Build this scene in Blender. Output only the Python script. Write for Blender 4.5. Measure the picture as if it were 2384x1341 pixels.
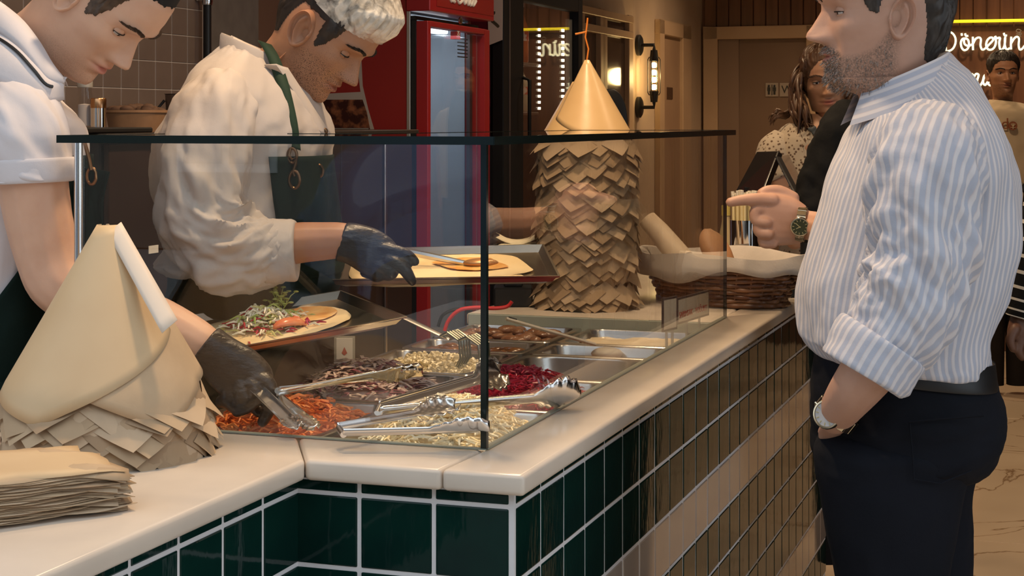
import bpy, bmesh, math, random
import numpy as np
from mathutils import Vector, Matrix, noise as mnoise
for o in list(bpy.data.objects): bpy.data.objects.remove(o)
SC = bpy.context.scene
# ------------------------------------------------------------------ camera
F, HY, H = 3897.0, 280.7, 1.5
cam = bpy.data.cameras.new('camera'); camo = bpy.data.objects.new('camera', cam)
SC.collection.objects.link(camo); SC.camera = camo
cam.sensor_width = 36; cam.lens = F*36/2384; cam.shift_y = -(670.5-HY)/2384
cam.clip_start = .05; camo.location = (0, 0, H); camo.rotation_euler = (math.pi/2, 0, 0)
# ------------------------------------------------------------------ world and light
SC.view_settings.view_transform = 'Standard'; SC.view_settings.look = 'None'
SC.view_settings.gamma = 1; SC.view_settings.use_curve_mapping = False
SC.view_settings.exposure = 0.0
wd = bpy.data.worlds.new('daylight'); SC.world = wd; wd.use_nodes = True
bg = wd.node_tree.nodes['Background']; bg.inputs[0].default_value = (.80, .90, 1.0, 1); bg.inputs[1].default_value = 1.65
TH = 0.328; DX, DY = math.sin(TH), math.cos(TH)
G0 = (-.040, 2.438)
def DN(d, n, z=0.): return Vector((G0[0]+DX*d-DY*n, G0[1]+DY*d+DX*n, z))
RZ = -TH      # object rotation whose local +Y runs along d, local -X along n
def W(px, py, Y): return Vector(((px-1192)/F*Y, Y, H-(py-HY)/F*Y))
def pn(px, py, n):          # pixel ray met with a plane n = const: (d, z)
    a = (px-1192)/F; Y = (n+.04*DY+2.438*DX)/(DX-a*DY); return DX*(a*Y+.04)+DY*(Y-2.438), H-(py-HY)/F*Y
def pd(px, py, d):          # plane d = const: (n, z)
    a = (px-1192)/F; Y = (d-.04*DX+2.438*DY)/(a*DX+DY); return -DY*(a*Y+.04)+DX*(Y-2.438), H-(py-HY)/F*Y
def pz(px, py, z):          # plane z = const: (d, n)
    Y = F*(H-z)/(py-HY); X = (px-1192)/F*Y; return DX*(X+.04)+DY*(Y-2.438), -DY*(X+.04)+DX*(Y-2.438)
def area(name, loc, rot, sx, sy, col, e):
    l = bpy.data.lights.new(name, 'AREA'); l.shape = 'RECTANGLE'; l.size = sx; l.size_y = sy; l.color = col; l.energy = e
    o = bpy.data.objects.new(name, l); SC.collection.objects.link(o); o.location = loc; o.rotation_euler = rot; return o
# ------------------------------------------------------------------ helpers
COL = SC.collection
RNG = random.Random(7)
def link(o, parent=None):
    COL.objects.link(o)
    if parent is not None: o.parent = parent
    return o
def tag(o, label=None, cat=None, group=None, kind=None):
    if label: o['label'] = label
    if cat: o['category'] = cat
    if group: o['group'] = group
    if kind: o['kind'] = kind
    return o
def empty(name, label=None, cat=None, group=None, loc=(0, 0, 0), rz=0):
    o = bpy.data.objects.new(name, None); COL.objects.link(o); o.empty_display_size = .05
    o.location = loc; o.rotation_euler = (0, 0, rz); return tag(o, label, cat, group)
def wpar(o, parent):
    """parent o (built in world coordinates) keeping its place"""
    o.parent = parent; bpy.context.view_layer.update() if False else None
    o.matrix_parent_inverse = (Matrix.Translation(parent.location) @ parent.rotation_euler.to_matrix().to_4x4()).inverted(); return o
class MB:
    def __init__(s): s.v = []; s.f = []; s.m = []; s.at = {}
    def add(s, vs, fs, mi=0):
        b = len(s.v); s.v += [tuple(v) for v in vs]
        s.f += [tuple(b+i for i in f) for f in fs]; s.m += [mi]*len(fs); return b
    def box(s, x0, x1, y0, y1, z0, z1, M=None, mi=0):
        vs = [Vector((x, y, z)) for z in (z0, z1) for y in (y0, y1) for x in (x0, x1)]
        if M is not None: vs = [M @ v for v in vs]
        s.add(vs, [(0, 2, 3, 1), (4, 5, 7, 6), (0, 1, 5, 4), (2, 6, 7, 3), (0, 4, 6, 2), (1, 3, 7, 5)], mi); return s
    def prism(s, pts, z0, z1, mi=0):
        n = len(pts); vs = [(p[0], p[1], z0) for p in pts]+[(p[0], p[1], z1) for p in pts]
        s.add(vs, [tuple(range(n))[::-1], tuple(range(n, 2*n))]+[(i, (i+1) % n, n+(i+1) % n, n+i) for i in range(n)], mi); return s
    def grid(s, P, closed_u=False, closed_v=False, mi=0, capu=False):
        nu, nv = len(P), len(P[0]); vs = [p for r in P for p in r]; fs = []
        for i in range(nu if closed_u else nu-1):
            for j in range(nv if closed_v else nv-1):
                a = i*nv+j; b = i*nv+(j+1) % nv; c = ((i+1) % nu)*nv+(j+1) % nv; d = ((i+1) % nu)*nv+j
                fs.append((a, b, c, d))
        if capu: fs += [tuple(range(nv))[::-1], tuple((nu-1)*nv+j for j in range(nv))]
        s.add(vs, fs, mi); return s
    def tube(s, pts, r, seg=10, mi=0, cap=True, closed=False):
        pts = [Vector(p) for p in pts]; n = len(pts)
        rs = list(r) if hasattr(r, '__len__') else [r]*n
        up = None; rows = []
        for i in range(n):
            if closed: t = (pts[(i+1) % n]-pts[i-1]).normalized()
            else: t = (pts[min(i+1, n-1)]-pts[max(i-1, 0)]).normalized()
            if up is None: up = t.orthogonal().normalized()
            up = (up-t*up.dot(t)).normalized(); w = t.cross(up)
            rows.append([pts[i]+(up*math.cos(a)+w*math.sin(a))*rs[i] for a in [2*math.pi*k/seg for k in range(seg)]])
        s.grid(rows, closed_u=closed, closed_v=True, mi=mi, capu=cap and not closed); return s
    def lathe(s, prof, seg=32, c=(0, 0, 0), mi=0, cap=True):
        rows = [[(c[0]+r*math.cos(2*math.pi*k/seg), c[1]+r*math.sin(2*math.pi*k/seg), c[2]+z) for k in range(seg)] for r, z in prof]
        s.grid(rows, closed_v=True, mi=mi, capu=cap); return s
    def sphere(s, c, r, M=None, u=16, v=10, mi=0):
        if not hasattr(r, '__len__'): r = (r, r, r)
        rows = []
        for i in range(v+1):
            t = math.pi*i/v; rows.append([Vector((r[0]*math.sin(t)*math.cos(2*math.pi*k/u), r[1]*math.sin(t)*math.sin(2*math.pi*k/u), r[2]*math.cos(t))) for k in range(u)])
        c = Vector(c); rows = [[(M @ p if M is not None else p)+c for p in row] for row in rows]
        s.grid(rows, closed_v=True, mi=mi); return s
    def build(s, name, mat=None, parent=None, smooth=None, bevel=0, bseg=1):
        me = bpy.data.meshes.new(name); me.from_pydata(s.v, [], s.f)
        if any(s.m): me.polygons.foreach_set('material_index', s.m)
        for k, vals in s.at.items():
            a = me.attributes.new(k, 'FLOAT', 'POINT'); a.data.foreach_set('value', vals)
        bm = bmesh.new(); bm.from_mesh(me)
        if not s.at: bmesh.ops.remove_doubles(bm, verts=bm.verts, dist=1e-6)
        bmesh.ops.recalc_face_normals(bm, faces=bm.faces)
        if bevel:
            bmesh.ops.bevel(bm, geom=[e for e in bm.edges if len(e.link_faces) == 2 and e.calc_face_angle(0) > .5], offset=bevel, segments=bseg, profile=.5, affect='EDGES')
        bm.to_mesh(me); bm.free()
        if smooth is not None:
            me.polygons.foreach_set('use_smooth', [True]*len(me.polygons)); me.set_sharp_from_angle(angle=math.radians(smooth))
        for m in (mat if isinstance(mat, (list, tuple)) else [mat]):
            if m is not None: me.materials.append(m)
        o = bpy.data.objects.new(name, me); COL.objects.link(o)
        if parent is not None: o.parent = parent
        return o
def copy_tree(o, parent=None):
    c = o.copy(); COL.objects.link(c)
    c.parent = parent
    for ch in [x for x in CH.get(o, [])]: copy_tree(ch, c)
    return c
CH = {}
def cat_spline(pts, n):
    """Catmull-Rom through tuples of any length, n samples"""
    P = np.array(pts, float); m = len(P); out = []
    for i in range(n):
        t = i/(n-1)*(m-1); k = min(int(t), m-2); u = t-k
        p0 = P[max(k-1, 0)]; p1 = P[k]; p2 = P[k+1]; p3 = P[min(k+2, m-1)]
        out.append(.5*((2*p1)+(-p0+p2)*u+(2*p0-5*p1+4*p2-p3)*u*u+(-p0+3*p1-3*p2+p3)*u**3))
    return np.array(out)
def fbm(p, sc=1., oc=3):
    return mnoise.fractal(Vector(p)*sc, 1., 2., oc)
# ------------------------------------------------------------------ materials
MATS = {}
def mat(name, col, rough=.5, metal=0., noise=None, bump=None, trans=0., ior=1.45, emit=None, estr=0., coat=0., sss=0., sheen=0., spec=None, alpha=1.):
    """noise=(scale, colour2, detail[, lo, hi]); bump=(scale, strength, dist[, stretch])"""
    m = bpy.data.materials.new(name); m.use_nodes = True; MATS[name] = m
    nt = m.node_tree; b = nt.nodes['Principled BSDF']; L = nt.links.new
    b.inputs['Base Color'].default_value = (*col, 1); b.inputs['Roughness'].default_value = rough; b.inputs['Metallic'].default_value = metal
    b.inputs['IOR'].default_value = ior; b.inputs['Transmission Weight'].default_value = trans
    b.inputs['Coat Weight'].default_value = coat; b.inputs['Alpha'].default_value = alpha
    if spec is not None: b.inputs['Specular IOR Level'].default_value = spec
    if sss: b.inputs['Subsurface Weight'].default_value = sss; b.inputs['Subsurface Radius'].default_value = (.012, .005, .003); b.inputs['Subsurface Scale'].default_value = 1.
    if sheen: b.inputs['Sheen Weight'].default_value = sheen
    if emit: b.inputs['Emission Color'].default_value = (*emit, 1); b.inputs['Emission Strength'].default_value = estr
    tc = nt.nodes.new('ShaderNodeTexCoord')
    if noise:
        n = nt.nodes.new('ShaderNodeTexNoise'); n.inputs['Scale'].default_value = noise[0]; n.inputs['Detail'].default_value = noise[2] if len(noise) > 2 else 3
        r = nt.nodes.new('ShaderNodeValToRGB'); r.color_ramp.elements[0].color = (*col, 1); r.color_ramp.elements[1].color = (*noise[1], 1)
        r.color_ramp.elements[0].position = noise[3] if len(noise) > 3 else .35; r.color_ramp.elements[1].position = noise[4] if len(noise) > 4 else .65
        src = tc.outputs['Object']
        if len(noise) > 5:
            mp = nt.nodes.new('ShaderNodeMapping'); mp.inputs['Scale'].default_value = noise[5]; L(src, mp.inputs[0]); src = mp.outputs[0]
        L(src, n.inputs['Vector']); L(n.outputs['Fac'], r.inputs['Fac']); L(r.outputs['Color'], b.inputs['Base Color'])
    if bump:
        n2 = nt.nodes.new('ShaderNodeTexNoise'); n2.inputs['Scale'].default_value = bump[0]; n2.inputs['Detail'].default_value = 4
        bp = nt.nodes.new('ShaderNodeBump'); bp.inputs['Strength'].default_value = bump[1]; bp.inputs['Distance'].default_value = bump[2]
        src = tc.outputs['Object']
        if len(bump) > 3:
            mp = nt.nodes.new('ShaderNodeMapping'); mp.inputs['Scale'].default_value = bump[3]; L(src, mp.inputs[0]); src = mp.outputs[0]
        L(src, n2.inputs['Vector']); L(n2.outputs['Fac'], bp.inputs['Height']); L(bp.outputs['Normal'], b.inputs['Normal'])
    return m
def bsdf(m): return m.node_tree.nodes['Principled BSDF']
def glassmat(name, tint=(.988, .994, .990), refl=1.0):
    m = bpy.data.materials.new(name); m.use_nodes = True; MATS[name] = m; nt = m.node_tree; nt.nodes.clear()
    o = nt.nodes.new('ShaderNodeOutputMaterial'); t = nt.nodes.new('ShaderNodeBsdfTransparent'); t.inputs[0].default_value = (*tint, 1)
    g = nt.nodes.new('ShaderNodeBsdfGlossy'); g.inputs['Roughness'].default_value = .0; g.inputs[0].default_value = (refl, refl, refl, 1)
    fr = nt.nodes.new('ShaderNodeFresnel'); 
    ge = nt.nodes.new('ShaderNodeNewGeometry'); ms = nt.nodes.new('ShaderNodeMix'); ms.inputs[2].default_value = 1.5; ms.inputs[3].default_value = 1/1.5
    nt.links.new(ge.outputs['Backfacing'], ms.inputs[0]); nt.links.new(ms.outputs[0], fr.inputs[0])
    mx = nt.nodes.new('ShaderNodeMixShader'); L = nt.links.new
    L(fr.outputs[0], mx.inputs[0]); L(t.outputs[0], mx.inputs[1]); L(g.outputs[0], mx.inputs[2]); L(mx.outputs[0], o.inputs[0]); return m
def emat(name, col, s):
    return mat(name, col, .5, emit=col, estr=s)
M_marble = mat('cream_marble', (.66, .57, .475), .22, noise=(5, (.56, .48, .40), 6, .3, .75), bump=(3, .03, .01))
M_grout = mat('pale_grout', (.62, .61, .62), .8, bump=(300, .2, .001))
M_green = mat('green_glaze', (.003, .024, .018), .06, noise=(9, (.002, .014, .012), 3, .3, .7), bump=(14, .35, .004, (1, 1, .35)), spec=.22)
M_beige = mat('beige_glaze', (.40, .33, .27), .08, noise=(6, (.34, .28, .24), 2), bump=(10, .2, .003, (1, 1, .4)), coat=.3)
M_steel = mat('stainless_steel', (.62, .60, .57), .24, 1., bump=(60, .03, .001))
M_chrome = mat('chrome', (.8, .8, .8), .08, 1.)
M_glass = glassmat('clear_glass')
M_gedge = mat('green_glass_edge', (.004, .010, .009), .15)
M_black = mat('black_plastic', (.012, .012, .013), .4)
M_wall = mat('beige_plaster', (.42, .31, .22), .7, noise=(2, (.36, .26, .18), 4), bump=(40, .1, .002))
M_tan = mat('tan_trim', (.40, .27, .17), .5, noise=(3, (.35, .23, .14), 4))
# ------------------------------------------------------------------ room shell  (local frame: +Y = d, -X = n)
MR = Matrix.Translation((G0[0], G0[1], 0)) @ Matrix.Rotation(RZ, 4, 'Z')
def rb(mb, d0, d1, n0, n1, z0, z1, mi=0): return mb.box(-n1, -n0, d0, d1, z0, z1, MR, mi)
def room(name, boxes, m, parent=None, bevel=0, smooth=None):
    mb = MB()
    for b in boxes: rb(mb, *b)
    o = mb.build(name, m, parent, smooth, bevel)
    if parent is None: o['kind'] = 'structure'
    return o
WN, WB = 1.65, 9.04
# floor: polished slabs with recessed joints
M_slabbed = mat('floor_bed', (.30, .25, .20), .6)
M_floor = mat('polished_marble_floor', (.60, .49, .37), .10, noise=(1.3, (.52, .41, .30), 6, .3, .7))
nt = M_floor.node_tree; w = nt.nodes.new('ShaderNodeTexNoise'); w.inputs['Scale'].default_value = .9; w.inputs['Detail'].default_value = 8; w.inputs['Distortion'].default_value = 1.6
r = nt.nodes.new('ShaderNodeValToRGB'); r.color_ramp.elements[0].position = .492; r.color_ramp.elements[0].color = (1, 1, 1, 1); r.color_ramp.elements[1].position = .508; r.color_ramp.elements[1].color = (1, 1, 1, 1)
e = r.color_ramp.elements.new(.5); e.color = (.45, .36, .28, 1)
mx = nt.nodes.new('ShaderNodeMix'); mx.data_type = 'RGBA'; mx.blend_type = 'MULTIPLY'; mx.inputs[0].default_value = 1
tcn = [n for n in nt.nodes if n.type == 'TEX_COORD'][0]; b = bsdf(M_floor); old = b.inputs['Base Color'].links[0].from_socket
nt.links.new(tcn.outputs['Object'], w.inputs['Vector']); nt.links.new(w.outputs['Fac'], r.inputs['Fac']); nt.links.new(old, mx.inputs[6]); nt.links.new(r.outputs['Color'], mx.inputs[7]); nt.links.new(mx.outputs[2], b.inputs['Base Color'])
floor = room('floor', [(-6, WB+.1, -5.2, 2.2, -.12, -.012)], M_slabbed)
for i in range(9):
    for j in range(6):
        d0 = -2.6+1.3*i; n0 = -5.1+1.2*j
        if d0 > WB or n0 > WN-.05: continue
        room('floor_slab', [(d0+.002, min(d0+1.298, WB-.005), n0+.002, min(n0+1.198, WN-.005), -.012, 0)], M_floor, floor, bevel=.001)
wall_left = room('wall_left', [(-.6, WB, WN, WN+.15, 0, 3.0)], M_wall)
M_wood = mat('brown_wood_slats', (.16, .070, .035), .35, noise=(4, (.09, .038, .020), 5, .3, .7, (6, 6, .5)), bump=(30, .15, .002, (4, 4, .4)))
wall_back = room('wall_back', [(WB, WB+.15, -5.2, WN+.15, 0, 3.0)], M_wood)
wall_right = room('wall_right', [(1.0, WB, -5.2, -5.05, 0, 3.0)], mat('dark_wood_wall', (.045, .022, .013), .5, noise=(3, (.030, .015, .009), 4)))
M_ceil = mat('dark_ceiling', (.30, .25, .21), .8)
ceiling = room('ceiling', [(-.6, WB+.15, -5.2, WN+.15, 3.0, 3.12)], M_ceil)
M_street = mat('grey_paving', (.32, .31, .30), .8, noise=(4, (.25, .25, .25), 4))
street = room('street_ground', [(-30, -6, -25, 20, -.14, -.02)], M_street)

M_fac = mat('ochre_facade', (.20, .17, .135), .85, noise=(1.2, (.16, .135, .11), 4)); M_win = mat('facade_window', (.10, .13, .16), .1); M_winf = mat('facade_window_frame', (.62, .60, .57), .6)
fac = empty('street_building', 'pale ochre building across the street mirrored in the glass', 'building', loc=DN(-15, 0, 0))
mb = MB(); rb(mb, -16, -15, -22, 18, 0, 9.5); wpar(mb.build('facade_wall', M_fac, None), fac)
for i in range(12):
    for j in range(3):
        n0 = -20+3.1*i; z0 = .9+3.*j; mb = MB(); rb(mb, -15.05, -14.98, n0, n0+1.3, z0, z0+1.7); w_ = mb.build('window', M_winf, None); wpar(w_, fac)
        mb = MB(); rb(mb, -15., -14.96, n0+.1, n0+.6, z0+.1, z0+1.6); rb(mb, -15., -14.96, n0+.7, n0+1.2, z0+.1, z0+1.6); wpar(mb.build('window_panes', M_win, None), fac)
car = empty('parked_car', 'blue car parked in the street mirrored in the glass', 'car', loc=(-7.6, -6.2, 0)); M_car = mat('blue_car_paint', (.10, .16, .30), .2, coat=.6)
cx_, cy_ = -7.6, -6.2; rows = []
for u in np.linspace(-2.1, 2.1, 29):
    hz = float(np.interp(u, [-2.1, -1.9, -1.1, -.5, .7, 1.3, 2., 2.1], [.55, .82, .95, 1.42, 1.44, 1.0, .9, .6])); row = []
    for a in np.linspace(0, math.pi, 15): row.append((cx_+.80*u-.60*.82*math.cos(a), cy_+.60*u+.80*.82*math.cos(a), .25+(hz-.25)*math.sin(a)**.45))
    rows.append(row)
mb = MB(); mb.grid(rows); wpar(mb.build('car_body', M_car, None, 40), car)
for u in (-1.3, 1.3):
    for v in (-.78, .78):
        mb = MB(); mb.tube([(cx_+.8*u-.6*(v-.1), cy_+.6*u+.8*(v-.1), .31), (cx_+.8*u-.6*(v+.1), cy_+.6*u+.8*(v+.1), .31)], .31, 24); wpar(mb.build('wheel', M_black, None, 40), car)
street['label'] = 'grey paving of the street outside the shop front'
# back wall vertical slats above the door zone and beside it
k = 0; n0 = WN-.02
while n0 > -4.9:
    wdt = .085
    z0 = 2.12 if n0 > -.62 else (.0)
    room('plank', [(WB-.018, WB, n0-wdt+.006, n0, z0, 2.98)], M_wood, wall_back, bevel=.003)
    n0 -= wdt
# ceiling lamps (warm downlights, above and behind the frame)
M_lamp = emat('warm_lamp', (1., .72, .42), 9.)
def downlight(d, n, e):
    t = empty('ceiling_lamp', 'round warm downlight set in the ceiling', 'lamp', 'ceiling downlights', DN(d, n, 3.0))
    mb = MB(); mb.lathe([(.055, -.004), (.075, -.012), (.078, 0.0)], 24, cap=False); mb.build('trim_ring', M_black, t, 40)
    mb = MB(); mb.lathe([(.0005, -.006), (.055, -.006)], 24, cap=False); mb.build('diffuser', M_lamp, t)
    l = bpy.data.lights.new('lamp_light', 'SPOT'); l.energy = e*1.5; l.color = (1., .70, .42); l.spot_size = 2.3; l.spot_blend = .8; l.shadow_soft_size = .08
    o = bpy.data.objects.new('lamp_light', l); COL.objects.link(o); o.parent = t; o.location = (0, 0, -.03)
for d, n, e in [(.25, .25, 74), (1.3, .25, 70), (2.6, .3, 40), (.4, -1.2, 14), (2.2, -.9, 20), (4.2, -.2, 26), (6.2, -.3, 46), (4.6, .5, 50), (7.6, .7, 75), (8.2, -.4, 60)]:
    downlight(d, n, e)
# ------------------------------------------------------------------ counter
CT = 1.02           # top of the marble
counter = empty('service_counter', 'long L-shaped counter clad in dark green and beige tiles with a marble top', 'counter', loc=DN(0, 0, 0), rz=RZ)
def lb(mb, d0, d1, n0, n1, z0, z1, mi=0): return mb.box(-n1, -n0, d0, d1, z0, z1, None, mi)
FN, FD, LN = -.083, -.120, .244      # tile faces: right face n, front face d, left run face n
T = .105; TW = T*1.0775; ZA = H-5.047*T
mb = MB()
lb(mb, FD-.0045, 2.812, FN-.0045, .62, 0, .90); lb(mb, FD-.0045, 2.812, FN-.0045, .0, .90, .9895); lb(mb, FD-.0045, .0, 0, LN, .90, .9895)
lb(mb, -1.9, .0, LN-.0045, .74, 0, .9895); lb(mb, 1.62, 2.812, 0, .62, .90, .9895)
mb.build('carcass', M_grout, counter)
def tile_mesh(w, h, t=.006, b=.0025):
    mb = MB(); mb.box(-w/2, w/2, -t, 0, -h/2, h/2)
    me_o = mb.build('tile', None, None, None, b, 2); me = me_o.data; bpy.data.objects.remove(me_o); return me
g = .0055
TM = {}
def tile(loc, rz, w, h, m):
    key = (round(w, 4), round(h, 4), m.name)
    if key not in TM:
        me = tile_mesh(w-g, h-g); me.materials.append(m); TM[key] = me
    o = bpy.data.objects.new('tile', TM[key]); COL.objects.link(o); o.parent = counter
    o.location = loc; o.rotation_euler = (RNG.uniform(-.006, .006), 0, rz+RNG.uniform(-.006, .006))
ZT = .9905
def column(cx, cy, rz, w, rows):
    tile((cx, cy, (ZA+ZT)/2), rz, w, ZT-ZA, M_green)
    for r in range(rows):
        tile((cx, cy, ZA-T*(r+.5)), rz, w, T, M_beige if r in (2, 6) else M_green)
for k in range(26):       # right face
    column(-FN, FD+TW*(k+.5), math.pi/2, TW, 8)
for k, (a, b) in enumerate([(0, TW), (TW, 2*TW), (2*TW, 2*TW+.957*T)]):   # front face
    column(-(FN+(a+b)/2), FD, 0, b-a, 2)
for k in range(6):        # left run face
    column(-LN, FD-TW*(k+.5), math.pi/2, TW, 2)
# marble slabs: bullnosed edges, mitred joints
def slab(pts, z0=.990, z1=CT):
    mb = MB(); mb.prism([(-n, d) for d, n in pts], z0, z1); return mb.build('marble_slab', M_marble, counter, 40, .007, 3)
O = .026
slab([(-1.9, LN-O), (FD-O, LN-O), (.006, LN+.06), (.006, .76), (-1.9, .76)])
slab([(FD-O, LN-O-.0015), (FD-O, .012), (.006, .004), (.006, LN+.058)])
slab([(FD-O, .0105), (FD-O, FN-O), (2.2, FN-O), (2.2, .006), (.006, .0025)])
slab([(2.202, FN-O), (2.835, FN-O), (2.835, .63), (1.62, .63), (1.62, .008), (2.202, .008)])
# ------------------------------------------------------------------ glass case
case = empty('glass_display_case', 'clear glass sneeze guard with dark green edges and flat glass cap over the salad pans', 'display case', loc=DN(0, 0, CT+.0008), rz=RZ)
GT = .444; LS, RS = .685, 1.735
mb = MB(); lb(mb, -.004, .004, .0045, LS, 0, GT); mb.build('front_pane', M_glass, case)
mb = MB(); lb(mb, .0045, RS, -.004, .004, 0, GT); mb.build('side_pane', M_glass, case)
mb = MB(); lb(mb, -.0045, .0045, -.0045, .0045, 0, GT); mb.build('corner_edge', M_gedge, case)
mb = MB(); lb(mb, RS, RS+.004, -.004, .004, 0, GT); mb.build('end_edge', M_gedge, case)
mb = MB(); lb(mb, -.0055, .0055, -.0045, LS, 0, .002); lb(mb, .0, RS, -.0055, .0055, 0, .002); mb.build('base_seal', mat('clear_seal', (.22, .24, .20), .3), case)
mb = MB(); mb.tube([(-LS, 0, 0), (-LS, 0, GT)], .007, 14); mb.build('end_post', M_chrome, case, 40)
cappts = [(-.022, -.022), (RS+.02, -.022), (RS+.02, .17), (1.67, .19), (1.67, .34), (.42, .36), (.42, LS+.025), (-.022, LS+.025)]
mb = MB(); mb.prism([(-n, d) for d, n in cappts], GT+.0005, GT+.0115); mb.build('cap_pane', M_glass, case)
def edge_strip(a, b, w=.0012):
    A = Vector((-a[1], a[0], 0)); B = Vector((-b[1], b[0], 0)); t = (B-A).normalized(); nn = Vector((t.y, -t.x, 0))*w
    P = [A-nn, B-nn, B+nn, A+nn]; mb = MB(); mb.prism([(p.x, p.y) for p in P], GT, GT+.0122); mb.build('cap_edge', M_gedge, case)
for i in range(len(cappts)): edge_strip(cappts[i], cappts[(i+1) % len(cappts)])
# ------------------------------------------------------------------ background: wall tiles, doors, lamp, sign, fridges
def rbox(name, m, parent, d0, d1, n0, n1, z0, z1, bevel=0, smooth=None):
    mb = MB(); rb(mb, min(d0, d1), max(d0, d1), min(n0, n1), max(n0, n1), z0, z1); o = mb.build(name, m, None, smooth, bevel)
    if parent is not None: wpar(o, parent) if parent.type == 'EMPTY' else setattr(o, 'parent', parent)
    return o
def text_mesh(name, txt, size, m, parent=None, extrude=.0005, align='LEFT'):
    cu = bpy.data.curves.new(name, 'FONT'); cu.body = txt; cu.size = size; cu.extrude = extrude; cu.align_x = align
    o = bpy.data.objects.new(name, cu); COL.objects.link(o); dg = bpy.context.evaluated_depsgraph_get()
    me = bpy.data.meshes.new_from_object(o.evaluated_get(dg)); bpy.data.objects.remove(o); me.materials.clear(); me.materials.append(m)
    o = bpy.data.objects.new(name, me); COL.objects.link(o)
    if parent is not None: o.parent = parent
    return o
M_wtile = mat('taupe_tile', (.200, .150, .125), .35, noise=(12, (.175, .130, .108), 2), bump=(25, .1, .002))
M_wgrout = mat('light_grout', (.48, .43, .40), .8)
room('tile_bed', [(1.0, 2.118, WN-.0105, WN, .9, 2.3)], M_wgrout, wall_left)
mb = MB(); mb.box(-.0430, .0430, -.004, .004, -.0383, .0383); to = mb.build('wall_tile', M_wtile, wall_left, None, .0012); tme = to.data; bpy.data.objects.remove(to)
for i in range(12):
    for j in range(9):
        o = bpy.data.objects.new('wall_tile', tme); COL.objects.link(o); o.parent = wall_left
        o.location = DN(2.010+.043-.0885*i, WN-.008, 1.745+.04-.079*(j-2)); o.rotation_euler = (0, 0, RZ+math.pi/2)
M_grey = mat('grey_concrete', (.150, .130, .118), .75, noise=(20, (.125, .108, .098), 5))
room('pilaster', [(2.12, 2.44, WN-.02, WN, 0, 3)], M_grey, wall_left, .003)
M_brownw = mat('brown_paint', (.135, .075, .052), .7)
room('wall_panel', [(2.442, 2.62, WN-.012, WN, 0, 3)], M_brownw, wall_left, .002)
pp = empty('wall_pipe', 'black vertical pipe with chrome clamp on the tiled wall', 'pipe', loc=DN(2.075, WN-.04, 1.3))
mb = MB(); mb.tube([(0, 0, 0), (0, 0, .9)], .012, 14); mb.build('pipe', M_black, pp, 40)
mb = MB(); mb.tube([(-.03, -.01, .555), (.03, .0, .565)], .006, 10); mb.sphere((.035, 0, .566), .012); mb.lathe([(.014, .54), (.016, .55), (.014, .575)], 14, cap=False); mb.build('clamp', M_chrome, pp, 40)
# dark heated cabinet behind the cooks
M_dark = mat('dark_brown_glass', (.024, .013, .010), .3, noise=(3, (.034, .019, .015), 3), spec=.2)
M_dkm = mat('dark_metal_top', (.055, .048, .045), .35, .4)
cab = empty('warming_cabinet', 'tall dark brown glass-fronted cabinet behind the two cooks', 'cabinet', loc=DN(1.7, 1.3, 0))
rbox('body', M_black, cab, .82, 2.56, 1.17, 1.62, 0, 1.455, .004); rbox('top_panel', M_dkm, cab, .80, 2.57, 1.14, 1.63, 1.456, 1.472, .002)
for a, b in ((.83, 1.42), (1.425, 2.02), (2.025, 2.55)):
    rbox('glass_door', M_dark, cab, a, b, 1.155, 1.169, .3, 1.45, .002)
dS, zS = pn(897, 340, 1.15); rbox('chrome_strip', M_chrome, cab, dS-.008, dS+.008, 1.146, 1.153, .6, 1.43, .002)
for a, b in ((1.13, 1.19), (1.22, 1.28)): rbox('dark_pane', M_black, cab, a, b, 1.151, 1.154, 1.28, 1.40)
# warning sticker
M_white = mat('white_print', (.75, .74, .72), .5); M_prblack = mat('black_print', (.01, .01, .01), .5)
dA, zA_ = pn(350, 573, 1.15); dB, zB = pn(372, 588, 1.15)
st = rbox('sticker', M_white, cab, dA, dB, 1.1535, 1.1549, zB, zA_)
# jars, bowl and shelf on the cabinet
tr = rbox('black_tray', M_black, None, .62, 1.02, 1.16, 1.45, 1.473, 1.485, .003); tag(tr, 'flat black tray under the spice jars on the dark cabinet', 'tray')
def at_px(px, n): return pn(px, 300, n)[0]
M_jar = glassmat('jar_glass', (.9, .9, .9)); M_salt = mat('white_salt', (.62, .55, .52), .8); M_lid = mat('grey_lid', (.36, .34, .31), .4, .3); M_copper = mat('copper_cap', (.50, .27, .13), .25, 1.)
j = empty('spice_jar', 'glass shaker jar half full of white salt with a grey lid', 'jar', loc=DN(at_px(198, 1.27), 1.27, 1.4855))
mb = MB(); mb.lathe([(.0, 0), (.017, 0), (.018, .06), (.015, .083), (.0145, .088)], 20); mb.build('glass_body', M_jar, j, 40)
mb = MB(); mb.lathe([(.0, .003), (.0155, .003), (.0155, .05), (.0, .052)], 20); mb.build('salt', M_salt, j, 40)
mb = MB(); mb.lathe([(.0, .088), (.017, .088), (.017, .101), (.0155, .103), (0, .103)], 20); mb.build('lid', M_lid, j, 40)
j = empty('spice_jar', 'shiny steel shaker jar with a copper cap beside the kraft bowl', 'jar', loc=DN(at_px(229, 1.23), 1.23, 1.4855))
mb = MB(); mb.lathe([(.0, 0), (.017, 0), (.017, .042)], 24); mb.build('steel_body', M_chrome, j, 40)
mb = MB(); mb.lathe([(.0175, .042), (.0175, .062), (.016, .064), (0, .064)], 24); mb.build('cap', M_copper, j, 40)
M_kraft = mat('brown_kraft_board', (.30, .165, .085), .7, noise=(30, (.26, .14, .07), 3))
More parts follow.
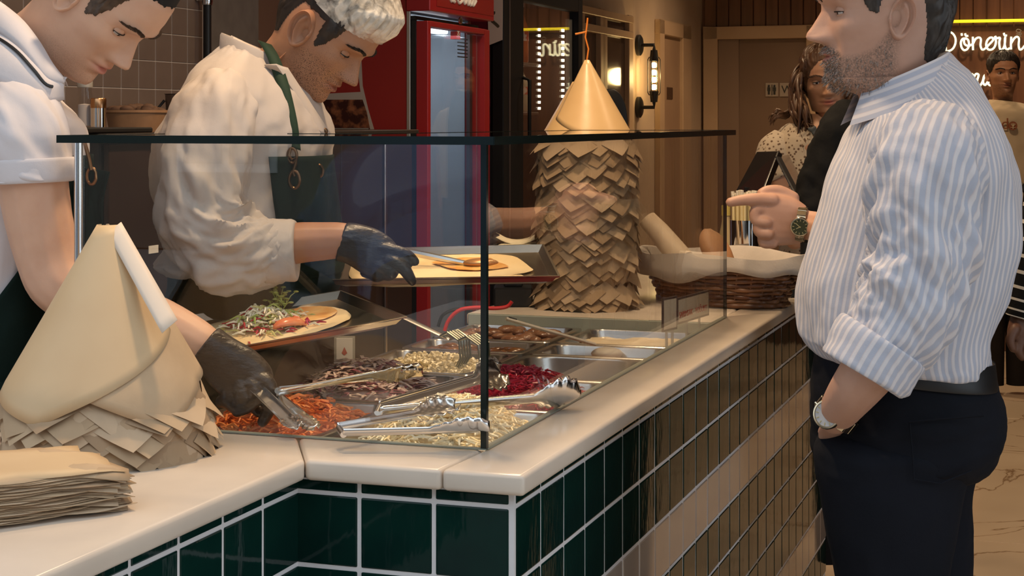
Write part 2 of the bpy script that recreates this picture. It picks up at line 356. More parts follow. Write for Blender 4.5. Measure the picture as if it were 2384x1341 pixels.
def bowl(loc, r, h, label):
    t = empty('kraft_bowl', label, 'bowl', loc=loc)
    mb = MB(); mb.lathe([(.0, .001), (r*.86, .0), (r, h), (r*1.02, h), (r*1.02, h-.006), (r*.985, h-.004), (r*.85, .003), (0, .003)], 40); mb.build('bowl_wall', M_kraft, t, 40)
    mb = MB(); rg = random.Random(3)
    for i in range(26):
        a, q = rg.uniform(0, 6.28), r*.8*math.sqrt(rg.random()); mb.sphere((q*math.cos(a), q*math.sin(a), h-.008+rg.uniform(0, .012)), (.018, .014, .010), Matrix.Rotation(rg.uniform(0, 3), 3, 'X'), 7, 5)
    o = mb.build('filling', mat('brown_filling', (.10, .052, .030), .8), t, 60); o['kind'] = 'stuff'
bowl(DN(at_px(318, 1.32), 1.32, 1.473), .074, .052, 'wide brown kraft bowl on the dark cabinet behind the cooks')
pt = empty('steel_pot', 'small dark metal pot half hidden behind the white cook jacket', 'pot', loc=DN(at_px(415, 1.42), 1.42, 1.473))
mb = MB(); mb.lathe([(.0, 0), (.030, 0), (.034, .095), (.037, .097), (.033, .095), (.029, .004), (0, .004)], 24); mb.build('pot_body', mat('dark_steel', (.16, .12, .10), .35, .8), pt, 40)
mb = MB(); mb.tube([(-.034, -.01, .08), (-.05, -.012, .06), (-.036, -.01, .03)], .004, 8); mb.build('handle', M_black, pt, 40)
# ---- red fridge
M_red = mat('red_enamel', (.300, .014, .018), .35); M_redp = mat('red_print', (.270, .018, .016), .4); M_dred = mat('dark_red_dots', (.060, .004, .012), .4, noise=(28, (.16, .006, .03), 1, .55, .62))
M_sil = mat('silver_trim', (.55, .53, .50), .35, .8); M_liner = mat('pale_blue_liner', (.36, .42, .48), .6); M_cool = emat('cool_tube', (.85, .93, 1.), 3.)
FRd0 = 2.62; nF = 1.13
fr = empty('drinks_fridge', 'red soft drink fridge with glass door and white script lettering', 'fridge', loc=DN(3.0, 1.4, 0))
dR, zDt = pn(1140, 48, nF); dGL, zGL = pn(1003, 62, nF); dGR, _ = pn(1128, 80, nF); zDt = 1.815; zGt = zGL
mb = MB()
for b in [(FRd0, FRd0+.03, 1.20, 1.645, 0, 2.02), (dR-.03, dR, 1.20, 1.645, 0, 2.02), (FRd0, dR, 1.615, 1.645, 0, 2.02), (FRd0, dR, 1.20, 1.645, 1.86, 2.02), (FRd0, dR, 1.20, 1.645, 0, .35)]: rb(mb, *b)
wpar(mb.build('cabinet', M_red, None, None, .003), fr)
mb = MB()
for b in [(FRd0+.031, FRd0+.036, 1.21, 1.614, .35, 1.86), (dR-.036, dR-.031, 1.21, 1.614, .35, 1.86), (FRd0+.03, dR-.03, 1.606, 1.613, .35, 1.86), (FRd0+.03, dR-.03, 1.2, 1.61, 1.84, 1.86)]: rb(mb, *b)
wpar(mb.build('liner', M_liner, None), fr)
for i in range(9):
    z = 1.60-.055*i; rbox('shelf_rib', M_liner, fr, FRd0+.05, FRd0+.34, 1.565, 1.606, z-.022, z, .004)
rbox('back_plate', M_liner, fr, FRd0+.36, FRd0+.56, 1.600, 1.606, 1.1, 1.60, .002)
rbox('light_tube', M_cool, fr, FRd0+.06, FRd0+.52, 1.26, 1.30, 1.80, 1.838, .004)
l = area('fridge_glow', DN((FRd0+dR)/2, 1.36, 1.78), (0, 0, RZ), .5, .2, (.8, .9, 1.), 1.1); wpar(l, fr)
rbox('edge_trim', M_sil, fr, FRd0-.006, FRd0, 1.188, 1.20, 0, 2.0, .001)
rbox('gasket', M_black, fr, FRd0, dR, 1.172, 1.199, .3, 1.84) if False else None
mb = MB()
for b in [(FRd0+.004, FRd0+.012, 1.172, 1.199, .3, 1.83), (FRd0, dR, 1.172, 1.199, 1.82, 1.832), (dR-.012, dR-.004, 1.172, 1.199, .3, 1.83)]: rb(mb, *b)
wpar(mb.build('door_gasket', M_black, None), fr)
mb = MB()
for b in [(FRd0, dGL, nF, 1.17, .3, zDt), (dGR, dR, nF, 1.17, .3, zDt), (dGL, dGR, nF, 1.17, zGt, zDt)]: rb(mb, *b)
door = mb.build('door', M_red, None, None, .002); wpar(door, fr)
mb = MB(); rb(mb, dGL, dGR, 1.148, 1.152, .3, zGt); o = mb.build('door_glass', M_glass, door); o.matrix_parent_inverse = Matrix()
M_trans = mat('dark_seal', (.05, .04, .045), .3)
for a, b, m in ((.0, .014, M_sil), (.014, .05, M_redp), (.05, .075, M_trans)):
    o = rbox('inner_seal', m, None, dGR-.004-b, dGR-.004-a, 1.155, 1.168, .3, zGt-.004); o.parent = door
o = MB(); dl, zl = pn(1070, 48, nF); o.lathe([(.0, 0), (.012, 0), (.012, .006), (.006, .008), (0, .008)], 20); o = o.build('lock', mat('brass_lock', (.6, .5, .35), .3, 1.), None, 40); o.location = DN(dl, nF, zl); o.rotation_euler = (0, math.pi/2, RZ); o.parent = door
da, za = pn(1063, 73, nF-.001); db, zb = pn(1072, 92, nF-.001)
o = rbox('sticker', M_redp, None, da, db, nF-.0005, nF+.0005+.02, zb, za); o.parent = door; o['label'] = 'small red sticker with white mark'
lx = text_mesh('sticker_text', '25', .022, M_white); lx.parent = door; lx.location = DN(da+.006, nF-.0012, zb+.012); lx.rotation_euler = (math.pi/2, 0, RZ+math.pi/2)
dc, zc = pn(1075, 74, nF); dd_, zd_ = pn(1100, 95, nF)
for i in range(6):
    o = rbox('notice_line', M_prblack, None, dc+.005, dd_, 1.1470, 1.1476, zc-.02-.012*i-.004, zc-.02-.012*i); o.parent = door
# header with the lettering strokes
zH0 = 1.846
hd = rbox('header', M_red, fr, FRd0-.012, dR+.012, nF-.012, 1.20, zH0, 2.05, .003)
rbox('header_face', M_redp, fr, FRd0+.045, dR, nF-.0135, nF-.011, zH0+.018, 2.045)
M_neonw = mat('white_lettering', (.85, .83, .80), .5)
def strokes(name, polys, conv, rad, m, parent, seg=8, per=14):
    mb = MB()
    for P in polys: mb.tube([conv(*p) for p in (cat_spline(P, max(per, len(P)*4)) if len(P) > 2 else P)], rad, seg)
    o = mb.build(name, m, None, 40); return wpar(o, parent) if parent.type == 'EMPTY' else setattr(o, 'parent', parent)
def hc(x, y):
    px = 940+x*260/2324; py = y*260/2324; d, z = pn(px, py, nF-.014); return DN(d, nF-.014, z)
strokes('lettering', [[(960, -60), (975, 10), (1010, 10), (1050, 30)], [(980, 30), (1010, -10), (1060, 40)], [(1190, -150), (1120, -120), (1110, -20), (1150, 60), (1200, 30), (1240, -60)],
        [(1260, -80), (1245, 10), (1265, 75), (1300, 10), (1300, -80), (1265, -60)], [(1300, -60), (1340, -160), (1350, -260), (1330, -150), (1325, 20), (1340, 95), (1375, 20)],
        [(1440, -60), (1400, -40), (1370, 40), (1390, 110), (1430, 30), (1470, -60)], [(1470, -60), (1430, 60), (1445, 115), (1500, 20)]], hc, .0055, M_neonw, fr)
# printed cola glass on the fridge side
M_foam = mat('printed_glass_line', (.42, .38, .36), .5); M_cola = mat('printed_cola', (.040, .008, .006), .35, noise=(38, (.30, .11, .05), 4, .47, .70)); 
def sidepoly(name, pts, m, off):
    mb = MB(); P = [pd(x, y, FRd0) for x, y in pts]
    vs = [DN(FRd0-off, n, z) for n, z in P]+[DN(FRd0-off+.0008, n, z) for n, z in P]; k = len(P)
    mb.add(vs, [tuple(range(k)), tuple(range(k, 2*k))[::-1]]+[(i, (i+1) % k, k+(i+1) % k, k+i) for i in range(k)]); wpar(mb.build(name, m, None), fr)
sidepoly('side_print', [(642, -60), (950, -60), (953, 330), (642, 330)], M_redp, .0016)
sidepoly('printed_glass', [(825, 60), (838, 60), (845, 200), (858, 255), (880, 330), (870, 330), (690, 330), (680, 260), (700, 140), (690, 60), (700, 60), (712, 150), (705, 230), (760, 218), (840, 214), (832, 150)], M_foam, .0024)
sidepoly('printed_drink', [(708, 238), (745, 232), (845, 232), (855, 262), (868, 330), (690, 330), (690, 262)], M_cola, .0032)
sidepoly('printed_rim', [(715, 298), (860, 298), (858, 301), (715, 302)], M_sil, .0040)
# ---- black fridge
bf = empty('drinks_fridge', 'black glass-door drinks fridge with orange bottles and LED strip', 'fridge', loc=DN(4.0, 1.4, 0))
nB = 1.15; b0 = pn(1172, 0, nB)[0]; b1 = pn(1357, 0, nB)[0]; g0 = pn(1219, 0, nB)[0]; g1 = pn(1347, 0, nB)[0]; zBt = pn(1285, 15, nB)[1]
M_bk = mat('black_enamel', (.008, .008, .010), .5, spec=.2); M_inner = mat('dark_fridge_inside', (.045, .022, .014), .5)
mb = MB()
for b in [(b0, b0+.03, 1.20, 1.645, 0, 2.1), (b1-.03, b1, 1.20, 1.645, 0, 2.1), (b0, b1, 1.60, 1.645, 0, 2.1), (b0, b1, 1.20, 1.645, zBt+.02, 2.1), (b0, b1, 1.2, 1.645, 0, .4)]: rb(mb, *b)
wpar(mb.build('cabinet', M_bk, None, None, .003), bf)
mb = MB()
for b in [(b0+.031, b0+.036, 1.205, 1.60, .4, zBt+.02), (b1-.036, b1-.031, 1.205, 1.60, .4, zBt+.02), (b0+.03, b1-.03, 1.592, 1.599, .4, zBt+.02)]: rb(mb, *b)
wpar(mb.build('inside', M_inner, None), bf)
mb = MB()
for b in [(b0, g0, nB, 1.195, .3, zBt+.1), (g1, b1, nB, 1.195, .3, zBt+.1), (g0, g1, nB, 1.195, zBt, zBt+.1)]: rb(mb, *b)
bd = mb.build('door', M_bk, None, None, .004); wpar(bd, bf)
mb = MB(); rb(mb, g0, g1, 1.170, 1.174, .3, zBt); o = mb.build('door_glass', M_glass, bd)
o = rbox('seal_strip', M_sil, None, g1-.055, g1-.004, 1.176, 1.19, .3, zBt-.03); o.parent = bd
o = rbox('stile_groove', M_trans, None, b0+.06, b0+.075, nB-.002, nB+.002, .3, zBt+.08); o.parent = bd
rbox('side_print', M_dred, bf, b0-.004, b0, 1.20, 1.645, .3, 2.08)
mb = MB(); P = [pd(1136, -20, b0), pd(1172, -20, b0), pd(1171, 93, b0), pd(1139, 106, b0)]; vs = [DN(b0-.008, n, z) for n, z in P]+[DN(b0-.005, n, z) for n, z in P]
mb.add(vs, [(0, 1, 2, 3), (7, 6, 5, 4), (0, 4, 5, 1), (1, 5, 6, 2), (2, 6, 7, 3), (3, 7, 4, 0)]); wpar(mb.build('white_panel', mat('white_board', (.40, .34, .33), .5), None), bf)
M_led_refl = emat('led', (1., .86, .6), 7.)
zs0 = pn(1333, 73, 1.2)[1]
for k, (dd, nn) in enumerate([(g1-.03, 1.21), (g1-.13, 1.28), (g1-.23, 1.36)]):  # first column is the LED strip, the others its reflections built as glowing pieces
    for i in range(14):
        if k < 3: rbox('led', M_led_refl, bf, dd-.004, dd+.012-.003*k, nn-.004, nn+.004, zs0-.0248*i-.007, zs0-.0248*i+.004-.001*k)
M_shelf = mat('dark_shelf', (.10, .06, .04), .4, .5)
zsh1 = pn(1240, 152, 1.3)[1]; zsh2 = pn(1240, 262, 1.3)[1]
for z in (zsh1, zsh2): rbox('shelf', M_shelf, bf, b0+.05, g1-.32, 1.22, 1.58, z-.012, z, .002)
for d_, n_ in [(g0+.05, 1.195)]: pass
M_orange = mat('orange_drink', (.48, .13, .035), .25, noise=(30, (.36, .09, .03), 2)); M_cap = mat('white_cap', (.65, .58, .52), .5); M_lbl = mat('red_white_label', (.45, .08, .04), .5, noise=(40, (.6, .5, .42), 2, .45, .55)); M_clear = mat('pale_drink', (.42, .36, .26), .25)
def bottle(d, n, z, drink, lab, grp, h=.20, rr=.030):
    t = empty('bottle', lab, 'bottle', grp, DN(d, n, z+.0005))
    mb = MB(); mb.lathe([(.0, 0), (rr*.9, 0), (rr, .006), (rr, h*.52), (rr*.93, h*.6), (rr*.45, h*.82), (rr*.42, h*.93)], 18); mb.build('bottle_body', drink, t, 40)
    mb = MB(); mb.lathe([(rr*.5, h*.93), (rr*.5, h), (0, h)], 16); mb.build('cap', M_cap, t, 40)
    mb = MB(); mb.lathe([(rr*1.015, h*.36), (rr*1.015, h*.52)], 18, cap=False); mb.build('label_band', M_lbl, t, 40)
for i in range(4):
    dq = g0+.03+.085*i
    bottle(dq, 1.262, zsh1, M_orange, ['leftmost', 'second', 'third', 'rightmost'][i]+' of four orange juice bottles on the upper fridge shelf', 'orange bottles in the black fridge', .235, .036)
    bottle(dq, 1.262, zsh2, M_clear, ['leftmost', 'second', 'third', 'rightmost'][i]+' of four pale bottles with red labels on the lower fridge shelf', 'pale bottles in the black fridge', .19, .036)
mb = MB(); mb.tube([DN(g0-.012, nB, 1.66), DN(g0-.02, nB-.03, 1.65), DN(g0-.02, nB-.03, 1.45), DN(g0-.012, nB, 1.44)], .007, 10); o = mb.build('handle', M_bk, None, 40); o.parent = bd
# hinge on the red fridge corner
mb = MB(); dh, zh = pn(1146, 29, nF); mb.sphere(DN(dh, nF, zh), .011); mb.tube([DN(dh, nF, zh-.03), DN(dh+.03, nF-.004, zh-.04), DN(dh+.06, nF, zh-.045)], .006, 8); wpar(mb.build('hinge', M_black, None, 40), fr)
# ---- far left wall: glazed partition, sconce, side door
M_pane = mat('dark_glass', (.035, .022, .017), .12, noise=(2, (.075, .05, .04), 3)); 
part = empty('window_partition', 'tan wooden lattice partition with dark panes on the far wall', 'partition', loc=DN(6.6, WN, 0))
q = [pn(1350, 15, WN-.03)[0], pn(1398, 20, WN-.03)[0], pn(1464, 40, WN-.03)[0]]
for a in (q[0], q[1]-.45, q[1], q[2]-.55, q[2]): rbox('mullion', M_tan, part, a-.045, a+.045, WN-.045, WN-.002, .2, 2.10, .003)
for z in (2.075, 1.985, 1.0): rbox('rail', M_tan, part, q[0]-.7, q[2]+.045, WN-.048, WN-.002, z-.02, z+.02, .003)
for a, b in ((q[0]-.7, q[0]), (q[0], q[1]), (q[1], q[2])):
    for z0, z1 in ((1.02, 1.965), (2.005, 2.055)): rbox('pane', M_pane, part, a+.03, b-.03, WN-.018, WN-.008, z0, z1)
sc = empty('wall_sconce', 'black caged tube wall lamp glowing warm yellow', 'lamp', loc=DN(7.27, WN, 1.76))
dS_, _ = pn(1484, 105, WN); off = .10
M_bulb = emat('warm_filament', (1., .78, .38), 26.); M_bulbg = glassmat('bulb_glass', (1., .95, .85))
z1s, z0s = 1.943, 1.578
for z, sgn in ((z1s, -1), (z0s, 1)):
    mb = MB(); mb.lathe([(.0, 0), (.062, 0), (.062, .018), (.05, .026), (0, .026)], 24); o = mb.build('mount', M_black, None, 40); o.location = DN(dS_, WN, z); o.rotation_euler = (0, math.pi/2, RZ); wpar(o, sc)
    mb = MB(); mb.tube([DN(dS_, WN, z), DN(dS_, WN-off, z), DN(dS_, WN-off, z+sgn*.03)], .011, 10); mb.tube([DN(dS_, WN-off, z+sgn*.03), DN(dS_, WN-off, z+sgn*.095)], [.020, .028], 16); wpar(mb.build('socket', M_black, None, 40), sc)
mb = MB(); mb.tube([DN(dS_, WN-off, z0s+.09), DN(dS_, WN-off, z1s-.09)], .021, 16); wpar(mb.build('bulb', M_bulbg, None, 40), sc)
for i in range(4):
    z = z0s+.118+.043*i; mb = MB(); mb.tube([DN(dS_, WN-off, z-.016), DN(dS_, WN-off, z-.010), DN(dS_, WN-off, z+.010), DN(dS_, WN-off, z+.016)], [.008, .015, .015, .008], 12); wpar(mb.build('filament', M_bulb, None, 40), sc)
for k in range(6):
    a = k*math.pi/3; ox, oy = .036*math.cos(a), .036*math.sin(a); mb = MB(); p = DN(dS_, WN-off, 0)
    mb.tube([(p.x+ox*.75, p.y+oy*.75, z0s+.07), (p.x+ox, p.y+oy, z0s+.085), (p.x+ox, p.y+oy, z1s-.085), (p.x+ox*.75, p.y+oy*.75, z1s-.07)], .003, 6); wpar(mb.build('cage_wire', M_black, None, 40), sc)
l = bpy.data.lights.new('sconce_light', 'POINT'); l.energy = 4.5; l.color = (1., .66, .25); l.shadow_soft_size = .05; o = bpy.data.objects.new('sconce_light', l); COL.objects.link(o); o.location = DN(dS_, WN-off-.05, 1.76); wpar(o, sc)
M_leaf = mat('tan_door', (.30, .19, .115), .45, noise=(3, (.26, .16, .10), 3))
e0, zt = pn(1535, 45, WN-.03); e1, _ = pn(1608, 65, WN-.03); f0, _ = pn(1546, 70, WN-.03); f1, _ = pn(1589, 90, WN-.03)
d1 = room('door_1', [(f0, f1, WN-.012, WN, 0, 2.03)], M_leaf)
room('frame', [(e0, f0, WN-.035, WN, 0, 2.12), (f1, e1, WN-.035, WN, 0, 2.12), (e0, e1, WN-.035, WN, 2.03, 2.12)], M_tan, d1, .004)
pa = pn(1552, 203, WN-.012); pb = pn(1565, 231, WN-.012); room('push_plate', [(pa[0], pb[0], WN-.016, WN-.011, pb[1], pa[1])], mat('bronze', (.10, .05, .03), .4, .6), d1)
# restroom door in the back wall
M_wcdoor = mat('brown_door', (.155, .095, .062), .5, noise=(2, (.135, .08, .052), 3))
n_ = [pd(x, 92, WB-.02)[0] for x in (1640, 1672, 1720, 1878, 1908)]
d2 = room('door_2', [(WB-.004, WB, n_[3], n_[2], 0, 2.05)], M_wcdoor)
room('frame', [(WB-.05, WB, n_[1], n_[0], 0, 2.14), (WB-.05, WB, n_[4], n_[3], 0, 2.14), (WB-.05, WB, n_[4], n_[0], 2.055, 2.14)], M_tan, d2, .004)
room('inner_jamb', [(WB-.02, WB, n_[2], n_[1], 0, 2.055)], mat('taupe_jamb', (.19, .125, .088), .6), d2, .003)
M_plate = mat('sign_plate', (.26, .21, .17), .5)
for (a, b) in ((1782, 1812), (1815, 1846)):
    na, za = pd(a, 193, WB-.01); nb, zb = pd(b, 225, WB-.01); room('sign_plate', [(WB-.012, WB-.004, nb, na, zb, za)], M_plate, d2, .002)
def wcpt(x, y): n, z = pd(x, y, WB-.014); return n, z
for cx in (1790, 1803):
    mb = MB()
    n1, z1 = wcpt(cx, 200); mb.sphere(DN(WB-.0135, n1, z1), (.008, .002, .008))
    for w2, ya, yb in ((3.6, 203, 212), (2.4, 212, 220)):
        na, za = wcpt(cx-w2, ya); nb, zb = wcpt(cx+w2, yb); rb(mb, WB-.0145, WB-.012, nb, na, zb, za)
    o = mb.build('pictogram', M_prblack, d2, 50)
na, za = pd(1796.3, 197, WB-.0145); nb, zb = pd(1798, 221, WB-.0145); room('divider', [(WB-.0145, WB-.012, nb, na, zb, za)], M_prblack, d2)
t = text_mesh('wc_letters', 'WC', .075, M_prblack, d2); n1, z1 = pd(1819, 217, WB-.0145); t.location = DN(WB-.0135, n1, z1); t.rotation_euler = (math.pi/2, 0, RZ)
# neon sign
M_neon = emat('white_neon', (1., .95, .62), 1.35); M_yneon = emat('yellow_neon', (.95, .76, .02), 1.1)
ns = empty('neon_sign', 'glowing script neon lettering on the wood back wall', 'neon sign', loc=DN(WB, -.2, 1.9))
def nc(x, y):
    px = 2150+x*.1641; py = 20+y*.1641; n, z = pd(px, py, WB-.05); return DN(WB-.05, n, z)
strokes('first_word', [[(215, 500), (200, 440), (225, 370), (280, 330), (345, 325), (410, 350), (450, 410), (455, 480), (430, 550), (390, 590), (340, 605)], [(310, 360), (310, 480), (320, 600)], [(168, 335), (160, 370), (156, 410)],
  [(600, 425), (555, 430), (530, 480), (540, 550), (575, 590), (620, 575), (645, 520), (635, 450), (600, 425), (575, 450), (585, 505), (640, 530), (700, 500)], [(540, 350), (545, 385)], [(590, 352), (603, 388), (635, 385)],
  [(700, 400), (700, 500), (703, 590)], [(703, 500), (740, 430), (790, 410), (815, 440), (808, 520), (830, 580), (870, 570), (930, 510), (985, 450), (980, 415), (940, 415), (900, 460), (890, 530), (920, 580), (970, 580), (1010, 540), (1028, 470), (1015, 395), (1040, 420), (1085, 415), (1075, 480), (1085, 570), (1120, 580), (1150, 520), (1160, 400)], [(1155, 420), (1155, 520), (1180, 580), (1225, 560)], [(1140, 345), (1150, 378), (1185, 382)],
  [(1245, 400), (1240, 500), (1243, 580)], [(1245, 490), (1290, 420), (1330, 400), (1355, 430), (1350, 520), (1365, 580), (1400, 570), (1440, 520)]], nc, .0068, M_neon, ns)
strokes('second_word', [[(560, 935), (600, 945), (630, 1000)], [(630, 1000), (660, 930), (700, 940), (702, 1010)], [(702, 1010), (740, 930), (782, 940), (762, 1020), (770, 1090), (805, 1090), (840, 1030), (865, 950), (920, 930)], [(865, 960), (845, 1040), (875, 1085), (930, 1010)], [(930, 1010), (920, 1070), (955, 1095)]], nc, .0068, M_neon, ns)
mb = MB(); a = nc(130, 187); b = nc(1800, 160); mb.tube([a, b], .010, 10); wpar(mb.build('yellow_line', M_yneon, None, 40), ns)
strokes('flower_mark', [[(1315, 310), (1345, 295), (1385, 315), (1360, 340), (1325, 335), (1315, 310)], [(1350, 340), (1390, 355), (1380, 375), (1350, 365), (1315, 360)], [(1352, 340), (1380, 400)]], nc, .004, M_plate, ns)
# black rounded chair back beyond the paper tower
ch = empty('chair', 'black rounded chair back beyond the tall paper tower', 'chair', loc=W(1421, 300, 6.3)*1); ch.location.z = 0
mb = MB(); A = W(1380, 300, 6.3); B = W(1462, 300, 6.3); rows = []
for t in (-.03, .03):
    pass
cx = (A.x+B.x)/2; hw = (B.x-A.x)/2
pr = [(cx+hw*c, 6.3, 1.16+.0*s) for c, s in ((-1, 0), (1, 0))]
P = [(cx-hw, 1.0)]+[(cx-hw+(hw*2)*(.5-.5*math.cos(math.pi*k/16)), 1.42+.20*math.sin(math.pi*k/16)**.6) for k in range(17)]+[(cx+hw, 1.0)]
k = len(P); mb.add([(x, 6.27, z) for x, z in P]+[(x, 6.33, z) for x, z in P], [tuple(range(k)), tuple(range(k, 2*k))[::-1]]+[(i, (i+1) % k, k+(i+1) % k, k+i) for i in range(k)])
wpar(mb.build('backrest', mat('black_leather', (.008, .007, .007), .45), None, 30, .01, 2), ch)
mb = MB(); mb.tube([(cx, 6.3, 1.02), (cx, 6.3, .05)], .03, 10); mb.lathe([(.0, 0), (.2, 0), (.2, .02), (.03, .06)], 20, (cx, 6.3, 0)); wpar(mb.build('stand', M_black, None, 40), ch)
mb = MB(); mb.box(cx-.1, cx+.1, 6.15, 6.45, .86, .93); wpar(mb.build('seat', MATS['black_leather'], None, None, .02, 2), ch)
# ------------------------------------------------------------------ salad well: pans, food, tongs
def ZP(px, py, z): d, n = pz(px, py, z); return DN(d, n, z)
mb = MB()
for b in [(.006, .10, .006, .62), (1.585, 1.618, .006, .62), (.10, 1.585, .006, .022), (.10, 1.585, .298, .317), (.10, 1.585, .597, .62), (.43, .445, .022, .597), (.775, .79, .022, .597), (1.10, 1.115, .022, .597), (1.29, 1.305, .022, .597)]:
    lb(mb, b[0], b[1], b[2], b[3], .978, .984)
mb.build('steel_well_frame', M_steel, counter)
M_ledge = mat('green_glass_ledge', (.30, .33, .29), .12)
mb = MB(); lb(mb, 1.606, 1.6195, .008, .62, .984, 1.021); mb.build('glass_ledge', M_ledge, counter, None, .002)
def rring(d0, d1, n0, n1, r, z, k=5):
    out = []
    for (cd, cn, a0) in ((d1-r, n1-r, 0), (d0+r, n1-r, math.pi/2), (d0+r, n0+r, math.pi), (d1-r, n0+r, 1.5*math.pi)):
        for i in range(k+1):
            a = a0+math.pi/2*i/k; out.append(DN(cd+r*math.cos(a), cn+r*math.sin(a), z))
    return out
ZR = 1.0
def pan(d0, d1, n0, n1, label, depth=.09, rad=.03, zr=ZR):
    t = empty('food_pan', label, 'pan', 'steel food pans in the glass case', DN((d0+d1)/2, (n0+n1)/2, zr-depth), RZ)
    o = 0.0
    rows = [rring(d0, d1, n0, n1, .012, zr-.016), rring(d0, d1, n0, n1, .012, zr-.002), rring(d0+.002, d1-.002, n0+.002, n1-.002, .012, zr), rring(d0+.012, d1-.012, n0+.012, n1-.012, rad, zr), rring(d0+.014, d1-.014, n0+.014, n1-.014, rad, zr-.004),
            rring(d0+.026, d1-.026, n0+.026, n1-.026, rad, zr-depth+.012), rring(d0+.036, d1-.036, n0+.036, n1-.036, rad*.8, zr-depth)]
    mb = MB(); mb.grid(rows, closed_v=True); k = len(rows[0]); mb.f.append(tuple(len(mb.v)-k+i for i in range(k))); mb.m.append(0)
    wpar(mb.build('pan_shell', M_steel, None, 35), t); return t
PANS = {
 'cabbage': (.10, .43, .02, .30, 'steel pan of white cabbage beside the glass corner'), 'carrot': (.10, .43, .315, .60, 'steel pan of grated carrot under the black glove'),
 'beet': (.445, .775, .02, .30, 'steel pan of crimson shredded beetroot'), 'onion': (.445, .775, .315, .60, 'steel pan of sliced purple onion'),
 'lettuce': (.79, 1.10, .02, .30, 'nearly empty steel pan with scraps of lettuce'), 'crumble': (.79, 1.10, .315, .60, 'steel pan of white crumbled cheese'),
 'sauce': (1.115, 1.29, .02, .30, 'shallow steel pan of orange brown sauce'), 'meat': (1.115, 1.29, .315, .60, 'steel pan of dark fried aubergine'),
 'cream': (1.305, 1.58, .02, .30, 'steel pan of pale creamy yoghurt at the far end'), 'fry': (1.305, 1.58, .315, .60, 'steel pan of glossy brown cooked meat')}
for k, v in PANS.items(): pan(*v, rad=.06 if k == 'lettuce' else .03)
def fm(name, c, c2, rough=.45, sss=0): return mat(name, c, rough, noise=(60, c2, 2), sss=sss)
M_cab = [fm('cabbage_pale', (.95, .80, .48), (.90, .72, .40)), fm('cabbage_white', (.94, .89, .70), (.88, .80, .56))]
M_car = [fm('carrot', (.75, .20, .035), (.55, .10, .02)), fm('carrot_light', (.80, .30, .09), (.70, .20, .05))]
M_bee = [fm('beet', (.52, .010, .035), (.32, .005, .02), .3), fm('beet_pink', (.55, .05, .09), (.40, .02, .05), .3)]
M_oni_ = [fm('onion_white', (.82, .68, .60), (.74, .57, .50)), fm('onion_purple', (.26, .06, .10), (.40, .20, .22)), fm('onion_grey', (.66, .50, .45), (.54, .38, .35))]; M_oni = [M_oni_[0], M_oni_[2], M_oni_[0], M_oni_[1]]
M_cru = [fm('white_crumb', (.82, .76, .58), (.74, .66, .45))]
M_let = [fm('lettuce_pale', (.72, .66, .28), (.60, .58, .20)), fm('lettuce_green', (.30, .40, .08), (.45, .48, .14))]
def mound(u, v): return max(0., (1-abs(u)**2.6)*(1-abs(v)**2.6))
def shreds(name, key, mats, label, count, L, rad, h, base=.02, curl=1., flat=1., seed=1, cat='food', fill=None, box=None, jag=.012):
    rg = random.Random(seed); d0, d1, n0, n1 = (box or PANS[key])[:4]; cd, cn = (d0+d1)/2, (n0+n1)/2; hd, hn = (d1-d0)/2-.03, (n1-n0)/2-.03
    mb = MB(); rows = []
    for i in range(15):
        row = []
        for j in range(15):
            u, v = -1+i/7, -1+j/7; z = ZR-base-.03+(h+.028)*mound(u, v)+.004*fbm((u*3, v*3, seed), 2); row.append(DN(cd+u*hd, cn+v*hn, z))
        rows.append(row)
    mb.grid(rows, mi=0)
    for i in range(count):
        u, v = rg.uniform(-1, 1), rg.uniform(-1, 1)
        p = Vector((cd+u*hd*.97, cn+v*hn*.97, ZR-base+h*mound(u, v)+rg.uniform(-.004, jag)))
        a = rg.uniform(0, 6.28); l = L*rg.uniform(.5, 1.2); bend = rg.uniform(-2.2, 2.2)*curl; pts = []
        for s in range(4):
            t = s/3-.5; aa = a+bend*t
            q = p+Vector((math.cos(aa)*l*t, math.sin(aa)*l*t, rg.uniform(-.3, .3)*l*.3-abs(t)*l*.25)); q.x = min(max(q.x, d0+.02), d1-.02); q.y = min(max(q.y, n0+.02), n1-.02); pts.append(DN(q.x, q.y, q.z))
        mi = rg.randrange(len(mats)); b = len(mb.v)
        rr = rad*rg.uniform(.7, 1.2); mb.tube(pts, [rr*.6, rr, rr, rr*.5], 4 if flat == 1 else 4, mi)
        if flat != 1:
            for q in range(b, len(mb.v)):
                s = (q-b)//4; c = pts[s]; vv = Vector(mb.v[q]); dv = vv-c; mb.v[q] = tuple(c+Vector((dv.x*flat, dv.y*flat, dv.z*.35)))
    o = mb.build(name, mats, None, 60); return tag(o, label, cat, kind='stuff')
shreds('shredded_cabbage', 'cabbage', M_cab, 'heap of pale yellow shredded cabbage behind the glass corner', 1100, .042, .0025, .060, seed=2, curl=1.4)
shreds('grated_carrot', 'carrot', M_car, 'heap of orange grated carrot under the gloved hand', 620, .035, .0028, .042, seed=3)
shreds('shredded_beetroot', 'beet', M_bee, 'heap of crimson shredded beetroot in the glass case', 1300, .026, .0018, .060, seed=4)
shreds('sliced_onion', 'onion', M_oni, 'heap of sliced purple and white onion in the glass case', 640, .05, .0026, .060, seed=5, curl=1.6, flat=2.0)
shreds('crumbled_cheese', 'crumble', M_cru, 'heap of white crumbled cheese behind the onions', 800, .012, .0038, .034, base=.03, seed=6, curl=.5)
shreds('lettuce_scraps', 'lettuce', M_let, 'scraps of yellow green lettuce in the nearly empty pan', 110, .04, .0030, .010, base=.065, seed=7, flat=3.2, box=(.80, 1.0, .02, .30))
